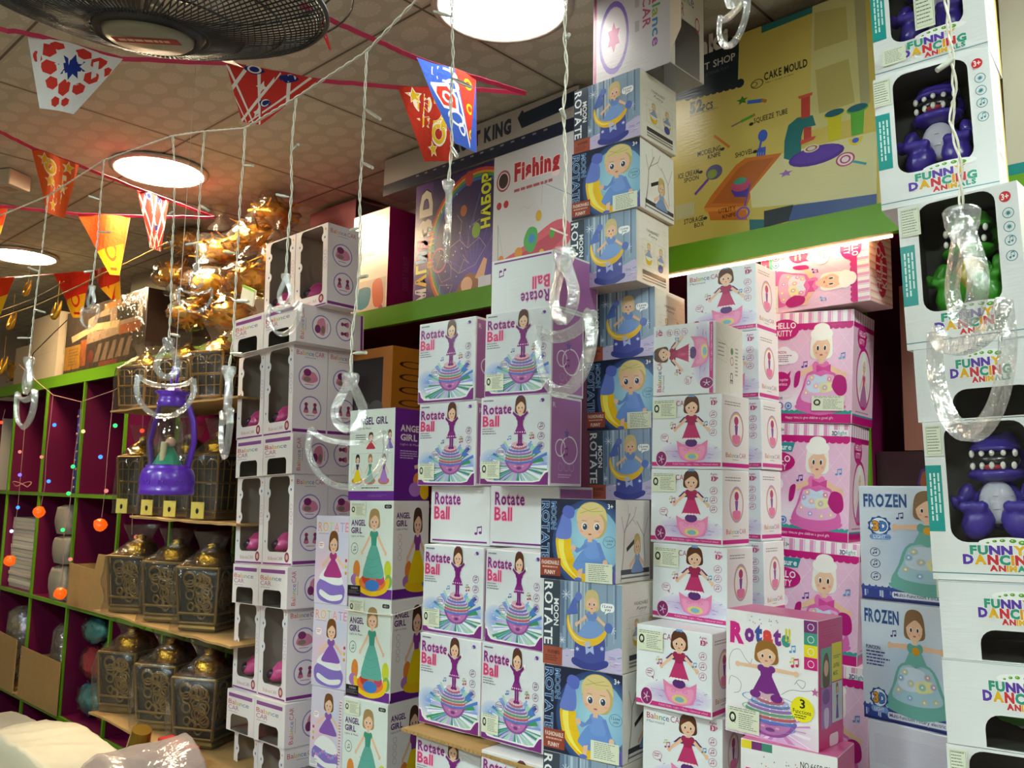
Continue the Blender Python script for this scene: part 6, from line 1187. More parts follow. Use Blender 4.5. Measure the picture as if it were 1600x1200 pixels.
drop([(75, 306), (66, 390), (58, 450), (52, 500), (46, 558)], 108, math.radians(2), 'clear drop and crescent over the upper edge of the far shelf', [(62, 424, -18, -6), (54, 484, 16, 4), (50, 528, -22, 0)])
drop([(1146, -60), (1144, -52)], 120, math.radians(-31), 'bright clear crescent at the top edge above the yellow box')
m = MB(); P = [atY(x, y, YC) for x, y in ((660, -10), (573, 80), (463, 152), (383, 200), (320, 205), (270, 212), (163, 250), (75, 306), (-20, 345))]
twist(m, P, .0014, .0018, '#a8a296'); tag(m.build('curtain_wire', WIREM), 'thin grey wire carrying the crescent lights from top to left', 'wire')
# ------------------------------------------------------------------ coloured bulb string before the magenta shelves
YL = 1.6; cols = {'b': ('#2f6cff', 1.6), 'g': ('#2fe060', 1.3), 'p': ('#e88a78', .5), 'v': ('#6a58ff', 1.2), 'y': ('#e8d890', .6), 'r': ('#ff4a30', .8), 'w': ('#8aa8ff', 1.8)}
BM = {k: emis('bulb_'+n, c, s) for (k, (c, s)), n in zip(cols.items(), ('blue', 'green', 'pink', 'violet', 'yellow', 'red', 'white'))}
BALL = solid('orange_crystal', '#d8560c', .12, trans=.35, bump=.9, bscale=60, emit='#e06010', es=.35)
STRW = solid('pinkish_wire', '#b08a86', .4)
nb_ = {'b': 'blue', 'g': 'green', 'p': 'pale pink', 'v': 'violet', 'y': 'yellow', 'r': 'red', 'w': 'bluish white'}
def bstr(path, bulbs, label, ball=None):
    P = [atY(x, y, YL) for x, y in path]; r = empty('bulb_string', P[0]); tag(r, label, 'string light', 'coloured bulb strings')
    m = MB(); m.tube([p-P[0] for p in P], .0016, '#fff', 5); m.build('wire', STRW, r)
    for x, y, k in bulbs:
        p = atY(x, y, YL-.012)-P[0]; m = MB(); m.ico(p, .0095, '#fff', 2); o = m.build('bulb', BM[k], r); o['label'] = nb_[k]+' bulb'
    if ball:
        p = atY(*ball, YL-.01)-P[0]; m = MB(); m.ico(p, .03, '#fff', 2, None, .14, 9, ball[0]); o = m.build('crystal_ball', BALL, r); o['label'] = 'orange crystal ball'
    return r
bstr([(39, 663), (36, 700), (32, 745), (28, 790), (22, 830), (17, 866)], [(31, 706, 'p'), (31, 742, 'v'), (28, 793, 'b'), (18, 830, 'w')], 'string of bulbs nearest the left edge with low orange ball', (15, 876))
bstr([(83, 618), (78, 665), (73, 705), (70, 760), (64, 790)], [(85, 664, 'b'), (65, 714, 'p'), (76, 752, 'b')], 'string with two blue bulbs and an orange ball above grey bags', (61, 800))
bstr([(127, 628), (124, 670), (118, 700), (112, 760), (108, 800), (100, 835), (97, 915)], [(130, 674, 'y'), (114, 729, 'g'), (107, 771, 'g'), (98, 828, 'g'), (110, 874, 'p')], 'string with green bulbs in front of the blue strip', (94, 927))
bstr([(178, 610), (173, 660), (168, 712), (164, 768), (159, 808)], [(180, 665, 'g'), (157, 714, 'b'), (166, 767, 'p')], 'string with green and blue bulbs before the empty compartment', (157, 820))
bstr([(224, 640), (223, 668)], [(222, 673, 'r')], 'single red bulb left of the purple lantern')
bstr([(207, 800), (206, 835)], [(213, 839, 'p')], 'single pale bulb below the cardboard shelf')
bstr([(8, 640), (4, 656)], [(2, 660, 'r')], 'single red bulb at the left edge')
m = MB(); m.tube([atY(x, y, YL) for x, y in ((30, 570), (62, 600), (83, 617), (127, 628), (178, 610), (200, 596))], .0018, '#fff', 5); tag(m.build('string_wire', STRW), 'pinkish wire sagging under the green edge that carries the bulbs', 'wire')
YG = 1.45
for x, y, s, t in ((22, 572, 1, 'crescent beside the far boxes'), (32, 508, .8, 'crescent edge-on near the left edge')):
    pass
GOLD = solid('gold_foil', '#e0a838', .3, .75, bump=.8, bscale=26); BRASS = solid('brass', '#a8832c', .25, 1, bump=.6, bscale=70); BRONZE = solid('dark_bronze', '#7a6230', .35, .6, var=.3, bscale=40); DARKP = solid('dark_panel', '#1c1710', .4, .2)
for x, y, k, t in ((6, 565, .055, 'gold crescent hanging at the left edge below the wire'), (20, 496, .05, 'gold crescent turned edge-on under the wire'), (90, 478, .05, 'dull gold crescent behind the sloping wire'), (44, 445, .045, 'dark gold drop by the far lamp')):
    c = atY(x, y, 1.3); m = MB(); P = [c+Vector((.7*k*math.cos(a), .2*k*math.sin(a*1.0), k*math.sin(a))) for a in [PI+PI*j/16*1.25-.4 for j in range(17)]]
    m.tube(P, [.002+.22*k*math.sin(PI*j/16) for j in range(17)], '#fff', 8); m.tube([c+Vector((0, 0, -.2*k)), c+Vector((0, 0, k*2.2))], .001, '#fff', 4); tag(m.build('hanging_ornament', GOLD), t, 'ornament', 'gold hanging crescents')
m = MB(); m.tube([atY(x, y, 1.3) for x, y in ((-10, 500), (60, 476), (125, 446), (160, 428), (200, 410), (260, 380))], .003, '#b8945a', 6); tag(m.build('hanging_cable', MATTE), 'tan cable sloping up across the far boxes', 'cable')
m = MB(); m.tube([atY(x, y, 1.3) for x, y in ((-10, 490), (50, 468), (80, 452), (100, 440))], .002, '#8a7048', 6); m.tube([atY(x, y, 1.3) for x, y in ((40, 600), (52, 552), (84, 520), (105, 500))], .002, '#1a1612', 5); tag(m.build('hanging_cable', MATTE), 'thin dark cables hanging by the far white boxes', 'cable')
p = atZ(15, 282, CEIL-.03); m = MB(); R_ = Matrix.Translation((p.x, p.y, CEIL-.032)) @ Matrix.Rotation(.5, 4, 'Z'); m.bevbox((-.05, -.05, -.03), (.05, .05, .03), '#cfc2b0', .006, R_); m.box((-.022, -.022, -.0315), (.022, .022, -.0295), '#b8a890', 0, R_); tag(m.build('ceiling_sensor', MATTE), 'small square beige box fixed to the ceiling at left', 'sensor')
# ------------------------------------------------------------------ purple lantern
VIO = solid('violet_plastic', '#5a2aa8', .28, bump=.05, bscale=60); GLASS = film('lantern_glass', .15, 18, '#eef0ec', gloss=.09, rough=.04)
yl = 1.0; c = atY(260, 773, yl); top = atY(262, 612, yl); HL = top.z-c.z; W = 82*(c-Vector((0, 0, CZ))).dot(CF)/FL
r = empty('hanging_lantern', c); tag(r, 'purple plastic lantern with clear globe hanging before the gold lanterns', 'lantern'); R0 = W*.5
m = MB(); m.lathe([(R0*.96, 0), (R0*1.0, HL*.01), (R0*1.0, HL*.05), (R0*.97, HL*.06), (R0*1.0, HL*.1), (R0*.98, HL*.19), (R0*.9, HL*.24), (R0*.8, HL*.26), (R0*.82, HL*.28), (R0*.72, HL*.28), (0, HL*.27)], '#fff', 36)
for k in range(10):
    a = 2*PI*k/10; m.tube([(R0*1.0*math.cos(a+.25*math.sin(t)*.6), R0*1.0*math.sin(a+.25*math.sin(t)*.6), HL*(.12+.022*math.sin(2*t))) for t in [j*.6 for j in range(11)]], HL*.004, '#fff', 5)
m.build('base', VIO, r)
m = MB(); m.lathe([(R0*.70, HL*.27), (R0*.82, HL*.38), (R0*.86, HL*.52), (R0*.80, HL*.68), (R0*.64, HL*.80), (R0*.50, HL*.85)], '#fff', 32); o = m.build('glass_globe', GLASS, r); o['label'] = 'clear bulging globe'
m = MB(); m.lathe([(R0*.53, HL*.845), (R0*.55, HL*.86), (R0*.55, HL*.905), (R0*.50, HL*.915), (R0*.50, HL*.955), (R0*.64, HL*.975), (R0*.66, HL*.99), (R0*.35, HL*.995), (R0*.2, HL*1.03), (0, HL*1.03)], '#fff', 32); m.build('cap', VIO, r)
m = MB(); m.tube([tuple(Vector((R0*.9*s, -R0*.2, HL*.2))) for s in ()] or [CR*(R0*.82)+Vector((0, 0, HL*.17)), CR*(R0*.74)+Vector((0, 0, HL*.26)), CR*(R0*.93)+Vector((0, 0, HL*.5)), CR*(R0*.86)+Vector((0, 0, HL*.7)), CR*(R0*.62)+Vector((0, 0, HL*.86))], .0075, '#fff', 8)
m.tube([CR*(-R0*.74)+CF*.02+Vector((0, 0, HL*.26)), CR*(-R0*.9)+CF*.02+Vector((0, 0, HL*.5)), CR*(-R0*.62)+CF*.02+Vector((0, 0, HL*.86))], .006, '#fff', 8); m.build('handle', VIO, r)
m = MB(); q = [Vector((.012*math.sin(a)*1.4, 0, HL*1.03+.028-.026*math.cos(a))) for a in [j*.35 for j in range(19)]]; m.tube(q, .0035, '#fff', 7); m.build('hook', VIO, r)
m = MB(); m.lathe([(R0*.55, HL*.285), (R0*.1, HL*.5), (0, HL*.5)], '#2f9a7a', 20, Matrix.Translation((-R0*.1, 0, 0))); m.ico((R0*.05, 0, HL*.5), R0*.2, '#d0a090', 2); m.tube([(R0*.1, -.02, HL*.3), (R0*.18, -.02, HL*.5)], R0*.12, '#e0cfa8', 6); o = m.build('little_figure', PLAST, r); o['label'] = 'green little figure inside the globe'
m = MB(); m.tube([c+Vector((0, 0, HL*1.03+.05)), Vector((c.x, c.y, CEIL-.001))], .0008, '#d8d4cc', 5); tag(m.build('fishing_line', MATTE), 'thin thread holding the purple lantern from the ceiling', 'thread')
# ------------------------------------------------------------------ cardboard ledges with lanterns in clear bags
def ledge(x0, y0, x1, Y, dp, label, sag=0, name='cardboard_ledge'):
    a = atY(x0, y0, Y); xb = atY(x1, y0, Y).x; m = MB(); rnd = random.Random(x0); n = 14; z = a.z
    f = [[(a.x+(xb-a.x)*i/n, Y-(.0 if j else 1)*rnd.uniform(0, .012)+dp*j, z-sag*math.sin(PI*i/n)*(1-j)+rnd.uniform(-.002, .002)*(1-j)) for i in range(n+1)] for j in (0, 1)]
    g = [[(p[0], p[1], p[2]-.007) for p in row] for row in f]
    m.grid(f, '#fff', sm=False); m.grid([q[::-1] for q in g], '#fff', sm=False); m.grid([g[0], f[0]], '#fff', sm=False); m.grid([f[1], g[1]], '#fff', sm=False)
    for i in (0, n): m.face([f[0][i], f[1][i], g[1][i], g[0][i]], '#fff')
    return tag(m.build(name, CARD), label, 'cardboard', 'cardboard ledges'), z, a.x, xb
YLg = 1.40
XRB = BX['bc2a'][0]-.03
LA = ledge(177, 642, 372, YLg, .28, 'cardboard ledge carrying the upper gold lanterns'); LB = ledge(203, 806, 372, YLg, .28, 'cardboard ledge at mid height under the lanterns with gold tags'); LC = ledge(150, 953, 366, YLg-.02, .3, 'ragged cardboard ledge carrying the bronze lanterns', -.0); LD = ledge(143, 1112, 362, YLg-.05, .33, 'lowest ragged cardboard ledge with dark lanterns')
def wrap(m, w, h, neck, seed, top=1.16, n=28, rows=16):
    R = []; rnd = random.Random(seed)
    for j in range(rows+1):
        t = j/rows; z = h*top*t
        k = 1.0 if t < .62 else (1-(t-.62)/.2*(1-neck) if t < .82 else neck+(t-.82)/.18*(.55-neck))
        row = []
        for i in range(n):
            a = 2*PI*i/n; ca, sa = math.cos(a), math.sin(a); q = (abs(ca)**4+abs(sa)**4)**(-1/4)
            nz = 1+.1*noise.noise(Vector((ca*2.2+seed, sa*2.2, z*16)))+.04*noise.noise(Vector((ca*8, sa*8+seed, z*50))); rr = w*.5*k*q*nz*1.1
            row.append((rr*ca, rr*sa, max(.002, z+.006*noise.noise(Vector((ca*3, sa*3, j+seed))))))
        R.append(row)
    m.grid(R, '#fff', True)
def tower(w, h, kind):
    """square lantern with arched lattice windows, brass dome, base, in a clear bag"""
    r = empty('metal_lantern'); fr = BRONZE if kind == 'dark' else solid('dull_gold', '#8a6a24', .35, .8, var=.2, bscale=30) if 'dull_gold' not in bpy.data.materials else bpy.data.materials['dull_gold']
    m = MB(); s0, s1 = w*.40, w*.47; z0, z1 = h*.1, h*.74
    for k in range(4):
        a = PI/2*k; R_ = Matrix.Rotation(a, 4, 'Z')
        def q(x, z, y=0): t = (z-z0)/(z1-z0); s = s0+(s1-s0)*t; return R_ @ Vector((x*s, -s-y, z))
        m.tube([q(-1, z0), q(-1, z1)], w*.032, '#fff', 6)
        for z in (z0, (z0+z1)*.5 if kind != 'dark' else z0+.03, z1): m.tube([q(-1, z), q(1, z)], w*.03, '#fff', 6)
        if kind == 'dark':
            rnd = random.Random(k)
            for _ in range(24): x, z, rr = rnd.uniform(-.75, .75), rnd.uniform(z0+.03, z1-.03), rnd.uniform(.14, .3); m.tube([q(x+rr*math.cos(t), z+rr*math.sin(t)*w*.45) for t in [j*2*PI/10 for j in range(11)]], w*.022, '#fff', 4)
        else:
            for x in (-.55, 0, .55):
                m.tube([q(x, z0), q(x, z1*.92)], w*.016, '#fff', 4)
            for x in (-.55, .55): m.tube([q(x+.4*math.cos(t), z1*.84+math.sin(t)*h*.07) for t in [j*PI/8 for j in range(9)]], w*.018, '#fff', 4)
            for z in (z0+(z1-z0)*.25, z0+(z1-z0)*.75): m.tube([q(-.95, z), q(.95, z)], w*.014, '#fff', 4)
    m.build('frame', fr, r)
    m = MB(); t = [(-s0*.9, -s0*.9, z0), (s0*.9, s0*.9, z0)]; rows = [[(x*s*.92, y*s*.92, z) for x, y in ((-1, -1), (1, -1), (1, 1), (-1, 1))] for z, s in ((z0, s0), (z1, s1))]; m.grid(rows, '#fff', True, False); m.build('panel', DARKP, r)
    m = MB(); m.lathe([(w*.56, .003), (w*.58, h*.04), (w*.52, h*.1), (0, h*.1)], '#fff', 4, Matrix.Rotation(PI/4, 4, 'Z'), False); m.build('base', fr, r)
    m = MB(); m.lathe([(w*.60, h*.74), (w*.62, h*.77), (w*.5, h*.78), (0, h*.78)], '#fff', 4, Matrix.Rotation(PI/4, 4, 'Z'), False); m.lathe([(w*.36, h*.78), (w*.36, h*.84), (w*.30, h*.90), (w*.14, h*.95), (w*.10, h*.98), (w*.13, h*1.0), (0, h*1.03)], '#fff', 20); o = m.build('dome', BRASS, r); o['label'] = 'brass dome top'
    if kind == 'tag':
        m = MB(); m.box((-w*.22, -w*.62, .004), (w*.22, -w*.60, h*.2), '#d8c86a'); m.ico((0, -w*.625, h*.1), (w*.06, .002, w*.08), '#17140f', 1); o = m.build('gold_tag', PLAST, r); o['label'] = 'gold tag with a black dot'
    m = MB(); wrap(m, w*1.12, h, .3, len(bpy.data.objects) % 17); o = m.build('cellophane', CELLO, r); o['label'] = 'crinkled clear bag'; return r
protos = {}
def put_l(kind, w, h, x, z, y, yaw, label):
    k = (kind, w, h); o = dup(protos[k]) if k in protos else tower(*[w, h, kind]); protos.setdefault(k, o)
    o.location = (x, y, z+.001); o.rotation_euler = (0, 0, yaw); return tag(o, label, 'lantern', {'house': 'gold lanterns on the upper ledges', 'tag': 'gold lanterns on the upper ledges', 'dark': 'bronze lanterns on the lower ledges'}[kind])
def xs(px, py, Y): return atY(px, py, Y).x
yl = YLg+.12
hA = atY(285, 500, yl).z-LA[1]
for px, t in ((228, 'leftmost on the top ledge'), (292, 'middle one on the top ledge behind the crescent'), (344, 'right one on the top ledge beside the window cartons')): put_l('house', .16, .245, xs(px, 590, yl), LA[1], yl, .35, 'gold lantern with arched windows, '+t)
for k, (px, t) in enumerate(((222, 'leftmost of the tagged row'), (262, 'second of the tagged row below the purple lantern'), (298, 'third of the tagged row'), (342, 'right end of the tagged row'))): put_l('tag', .135, .30, xs(px, 780, yl), LB[1], yl-.01, .3, 'gold lantern with dangling tag, '+t)
for px, yy, t in ((214, 1.48, 'left on the middle ledge'), (272, 1.48, 'centre of the middle ledge'), (328, 1.48, 'right on the middle ledge')): put_l('dark', .17, .28, xs(px, 940, yy), LC[1], yy, .5, 'bronze latticed lantern in clear bag, '+t)
for px, yy, t in ((200, 1.46, 'left on the lowest ledge'), (262, 1.46, 'centre on the lowest ledge'), (324, 1.46, 'right on the lowest ledge')): put_l('dark', .17, .29, xs(px, 1100, yy), LD[1], yy, .5, 'dark latticed lantern in clear bag, '+t)
# ------------------------------------------------------------------ gold packs heaped on the top shelf
def pack(c, s, seed, label, ang):
    r = empty('gold_pack', c); rnd = random.Random(seed); tag(r, label, 'gold pack', 'gold foil packs heaped on the shelf')
    m = MB()
    for k in range(90):
        a = rnd.uniform(0, 2*PI); e = rnd.uniform(-1.2, 1.2); d = Vector((math.cos(a)*math.cos(e), math.sin(a)*math.cos(e), math.sin(e)*.6)); p = d*s*.62; q = p+Vector((rnd.uniform(-1, 1), rnd.uniform(-1, 1), rnd.uniform(-.6, .6)))*s*.55; n = d.cross(q-p).normalized()*s*.05*rnd.uniform(.5, 1.6)
        m.face([p-n, q-n*.6, q+n*.6, p+n], '#fff'); m.face([p+n*.9+d*.003, q+d*.003, p-n+d*.004], '#fff')
    m.ico((0, 0, 0), (s*.66, s*.66, s*.42), '#fff', 3, None, .35, 11, seed); m.build('gold_foil', GOLD, r)
    m = MB(); m.ico((0, 0, 0), (s*.95, s*.9, s*.62), '#fff', 3, None, .35, 8, seed+3)
    rows = []; ax = Vector((math.cos(ang)*.8, -.25, math.sin(ang))); ax.normalize(); u = ax.orthogonal().normalized(); v = ax.cross(u)
    for j in range(9):
        t = j/8; rr = s*(.42-.34*min(1, t*2) if t < .5 else .08+.5*(t-.5)); rows.append([ax*s*(.75+.85*t)+(u*math.cos(i*PI/9)+v*math.sin(i*PI/9))*rr*(1+.35*noise.noise(Vector((i*.9, j*.5, seed)))) for i in range(18)])
    m.grid(rows, '#fff', True); o = m.build('cellophane', CELLO, r); o['label'] = 'crinkled clear wrapping twisted to a tail'; return r
for k, (px, py, Y, s, ang, t) in enumerate(((296, 378, 1.72, .105, 2.2, 'top left of the heap'), (345, 392, 1.66, .115, 1.2, 'centre of the heap'), (398, 372, 1.66, .105, .8, 'right of centre in the heap'), (430, 335, 1.72, .10, 2.0, 'highest at the right of the heap'), (275, 430, 1.73, .11, 2.8, 'left side over the lanterns'), (330, 448, 1.54, .11, 1.7, 'low centre, behind the small crescent'), (392, 438, 1.52, .11, 1.0, 'low right beside the window cartons'), (295, 492, 1.50, .09, 2.4, 'lowest left just above the lanterns'), (358, 492, 1.47, .10, 1.2, 'lowest right just above the lanterns'), (440, 405, 1.70, .10, 1.6, 'right end touching the window cartons'))):
    pack(atY(px, py, Y), s, k+2, 'gold foil pack in clear wrapping, '+t, ang)
q = atY(388, 462, 1.45); m = MB(); R_ = Matrix.Translation(q) @ Matrix.Rotation(.5, 4, CF) @ Matrix.Rotation(.4, 4, 'X'); m.bevbox((-.045, -.004, -.028), (.045, .004, .028), '#eef2e4', .003, R_); m.box((-.045, -.0045, .020), (.045, -.004, .0285), '#8ad03a', 0, R_); tag(m.build('price_card', MATTE), 'small white and green card stuck among the gold packs', 'card')
# ------------------------------------------------------------------ far top shelf: white cartons, truck box
def sbox(tl, tr, bl, Y, d, base, faces, name, label, cat='box', zb=ZT+.002, group=None):
    a, b, c = atY(*tl, Y), atY(*tr, Y), atY(*bl, Y); r = carton(b.x-c.x, max(.03, a.z-zb), d, base, faces); r.name = name; r.location = (c.x, Y, zb); tag(r, label, cat, group); return r
def truck(a):
    a.rect(0, 0, 100, 100, '#3a2c22'); r = random.Random(2); a.rect(0, 55, 22, 92, '#b8861e'); a.rect(22, 50, 30, 90, '#a85a1e')
    a.poly([(30, 20), (62, 8), (96, 10), (96, 52), (30, 58)], '#a8907e'); a.rect(42, 22, 58, 42, '#2a2622'); a.rect(66, 16, 90, 36, '#2a2622'); a.rect(70, 42, 94, 56, '#a85a22'); a.rect(50, 4, 70, 12, '#b87a2a')
    for k in range(5): a.poly([(40+9*k, 88), (46+9*k, 62), (50+9*k, 62), (47+9*k, 88)], '#8a7464'); a.ell(36, 78, 4, 10, '#7a2a1e')
    a.poly([(8, 40), (40, 30), (70, 34), (68, 44), (38, 40), (10, 50)], '#cdb890'); a.rect(48, 90, 70, 96, '#8a3a2a'); a.para(6, 60, 20, 88, 6, '#8a6414', 3)
r = sbox((108, 490), (232, 450), (98, 590), 1.74, .16, '#3a2c22', {'front': truck}, 'truck_box', 'shiny dark truck box with yellow corner on the far top shelf'); 
a_ = r; m = MB(); b_ = [o for o in COL.objects if o.parent == r][0].dimensions
m = MB(); rows = [[(-.004+(b_.x+.008)*i/12, -.006-.006*abs(noise.noise(Vector((i*.7, j*.9, 1)))), b_.z*j/8) for i in range(13)] for j in range(9)]; m.grid(rows, '#fff'); o = m.build('plastic_wrap', CELLO, r); o['label'] = 'glossy crumpled plastic wrap'
plain = lambda c: {'front': lambda a: (a.rect(1, 1, 99, 99, c), a.line([(0, 60), (100, 58)], .8, '#8a7c68'))}
sbox((52, 500), (94, 490), (44, 598), 1.74, .18, '#c4b49c', plain('#c9baa2'), 'storage_box', 'tall cream carton on the far top shelf left of the truck box'); sbox((24, 545), (46, 540), (20, 602), 1.76, .16, '#b8a890', plain('#bfae96'), 'storage_box', 'short cream carton at the far left of the top shelf')
sbox((198, 424), (262, 400), (196, 560), 1.95, .16, '#8a8578', plain('#8f8a7c'), 'storage_box', 'grey carton standing behind the truck box near the gold packs')
q = atY(8, 596, 1.74); tk = MB(); rnd = random.Random(3)
for k in range(60): p = q+Vector((rnd.uniform(-.06, .12), rnd.uniform(0, .05), rnd.uniform(.0, .13))); d = Vector((rnd.uniform(-.02, .02), -.01, rnd.uniform(-.03, .03))); tk.face([p, p+d, p+d+Vector((.008, 0, .004)), p+Vector((.008, 0, .004))], '#fff')
tk.ico(q+Vector((.03, .04, .06)), (.08, .03, .055), '#fff', 2, None, .4, 9, 1); tag(tk.build('gold_garland', GOLD), 'gold tinsel bundle at the far left on the green shelf', 'tinsel')
# ------------------------------------------------------------------ in the compartments
def pile(x0, x1, y0, y1, Y, n, d, label, col='#cfcbc4'):
    a = atY(x0, y1, Y); a.x = dx[0]+.025; w = .40; zt = atY(x0, y0, Y).z; z0 = ZL+.001; t = (zt-z0)/n; rnd = random.Random(x0)
    for k in range(n):
        r = empty('paper_pack', (a.x+rnd.uniform(-.006, .006), Y+rnd.uniform(0, .006), z0+k*t)); m = MB(); m.bevbox((0, 0, .0004), (w, d, t-.0006), rnd.choice([col, '#d8d4cc', '#c4bfb6', '#d0c4c0']), .002); m.build('wrapped_paper', MATTE, r)
        tag(r, ['white paper packet in the tall pile in the left compartment', 'white paper packet, topmost of the tall pile'][k == n-1], 'paper packet', 'white paper packets in the left compartment')
pile(6, 50, 806, 916, 1.74, 18, .16, '')
GREYB = film('grey_bag', .7, 18, '#b8b2a6', gloss=.1, rough=.18, white=.55)
def bag(px, py, Y, w, d, h, mat, label, seed, cat='bag', inner=None, ic=None, base=None, sub='bag_film', xr_=None):
    p = atY(px, py, Y); p.x = min(max(p.x, xr_[0]+w*.62), xr_[1]-w*.62) if xr_ else p.x; r = empty('goods_bag', (p.x, p.y+d/2, base if base is not None else p.z)); tag(r, label, cat)
    m = MB(); n, rw = 26, 12; R = []
    for j in range(rw+1):
        t = j/rw; k = (.86+.5*t*(1-t)*1.2) if t < .9 else 1-(t-.9)*5
        R.append([(w*.5*k*math.cos(a)*(abs(math.cos(a))**4+abs(math.sin(a))**4)**(-.25)*(1+.14*noise.noise(Vector((math.cos(a)*2+seed, math.sin(a)*2, t*4)))), d*.5*k*math.sin(a)*(abs(math.cos(a))**4+abs(math.sin(a))**4)**(-.25), .001+h*t+h*.05*noise.noise(Vector((a, t*3, seed)))*(t > 0)) for a in [2*PI*i/n for i in range(n)]])
    m.grid(R, '#fff', True); m.face([q for q in R[-1]], '#fff', True); m.face(R[0][::-1], '#fff'); m.build(sub, mat, r)
    if inner:
        m = MB(); rnd = random.Random(seed)
        for k in range(inner):
            c = Vector((rnd.uniform(-.3, .3)*w, rnd.uniform(-.3, .1)*d, h*(.16+.68*rnd.random()))); q = rnd.uniform(.05, .1)*w; m.ico(c, q*1.5, rnd.choice(ic), 1, None, .3, 9, k)
        m.build('contents', PLAST, r)
    return r
bag(80, 926, 1.70, .20, .16, .17, GREYB, 'grey bag of rings, lowest of the grey bags on the shelf', 1, inner=7, ic=('#5a564e', '#8a857a', '#a8a296'), base=ZL+.001); 
zb_ = ZL+.185; bag(85, 890, 1.70, .20, .16, .14, GREYB, 'grey bag with pale rings, middle of the grey bags', 2, inner=6, ic=('#3a3834', '#9a958a'), base=zb_); bag(88, 850, 1.70, .18, .15, .15, GREYB, 'grey bag, topmost, behind the green bulb', 3, inner=5, ic=('#2f2d2a', '#8a857a'), base=zb_+.15)
BLUES = solid('blue_card', '#24358a', .5, var=.3, bscale=40)
r = empty('blue_strip_pack', atY(116, 768, 1.78)); r.location.z = ZM+.001; tag(r, 'tall narrow blue pack of trinkets standing in the second compartment', 'pack'); m = MB(); w = .075; hh = atY(120, 640, 1.78).z-ZM; m.bevbox((-w/2, 0, 0), (w/2, .05, hh), '#24358a', .004)
m.build('backing_card', BLUES, r); m = MB()
for k in range(9): m.ico((random.uniform(-.02, .02), -.004, .03+k*hh/9.5), (.009, .005, .009), '#b08a70', 1)
o = m.build('trinket', PLAST, r); o['label'] = 'row of small pale trinkets'
m = MB(); q = atY(34, 760, 1.72); q.z = ZM+.006; m.tube([q+Vector((.09*math.cos(t), .04*math.sin(t), .02+.03*abs(math.sin(t)))) for t in [j*.33 for j in range(20)]], .003, '#c98a86', 6); tag(m.build('wire_loop', MATTE), 'pink wire loop lying on the middle green shelf', 'wire')
sbox((-6, 655), (5, 650), (-6, 764), 1.78, .15, '#c0bab0', plain('#c6c0b6'), 'storage_box', 'pale carton at the left edge in the upper compartment', zb=ZM+.001)
# cardboard cut boxes standing in the shelves
def cbox(tl, tr, bl, Y, d, label, zb, cut=None, bx=None):
    a, b, c = atY(*tl, Y), atY(*tr, Y), atY(*bl, Y); w, h = b.x-c.x, a.z-zb; t = .005; r = empty('cardboard_box', (c.x, Y, zb)); m = MB(); hL = h; hr_ = (b.z-zb)
    P = [(0, 0), (w, 0), (w, hr_), (w*.62, hr_), (w*.56, hr_*.72), (w*.3, h*.80), (0, h*.84)] if cut else [(0, 0), (w, 0), (w, hr_), (0, h)]
    for y in (0, t): m.face([(x, y, z) for x, z in (P if y == 0 else P[::-1])], '#fff')
    for k in range(len(P)): p, q = P[k], P[(k+1) % len(P)]; m.face([(p[0], 0, p[1]), (p[0], t, p[1]), (q[0], t, q[1]), (q[0], 0, q[1])], '#fff')
    e0, e1 = bx[0]-c.x, bx[1]-c.x; m.box((e0, t, 0), (e0+t, d, h*.8), '#fff'); m.box((e1-t, t, 0), (e1, d, hr_*.8), '#fff'); m.box((e0+t, t, 0), (e1-t, d, t), '#fff'); m.box((e0+t, d-t, t), (e1-t, d, h*.7), '#fff')
    m.build('carton', CARD, r); return tag(r, label, 'cardboard box', 'cut cardboard boxes on the shelves')
cbox((108, 866), (182, 870), (104, 950), 1.688, .26, 'brown cut cardboard box beside the bronze lanterns', ZL+.001, True, (dx[2]+.012, dx[3]-.012))
cbox((30, 1008), (94, 1036), (27, 1082), 1.688, .28, 'brown cardboard box front in the lower row, second from left', ZK+.001, None, (dx[1]+.012, dx[2]-.012))
cbox((-30, 972), (26, 1000), (-34, 1070), 1.688, .28, 'brown cardboard box at the left edge under the foil bags', ZK+.001, None, (dx[0]+.012, dx[1]-.012))
SILV = film('silver_bag', .9, 30, '#e6e2d8', gloss=.3, rough=.08, white=.1)
bag(14, 990, 1.715, .22, .17, .42, SILV, 'glittering gold and silver bag standing in the left edge box', 5, inner=16, ic=('#c8a83a', '#d8d4cc', '#a8a49c'), base=ZK+.012, xr_=(dx[0]+.02, dx[1]-.02))
bag(82, 1030, 1.76, .15, .12, .38, SILV, 'small clear bag with reddish bits in the lower compartment', 6, inner=8, ic=('#c0bcc0', '#b85a50'), base=ZK+.012, xr_=(dx[1]+.02, dx[2]-.02))
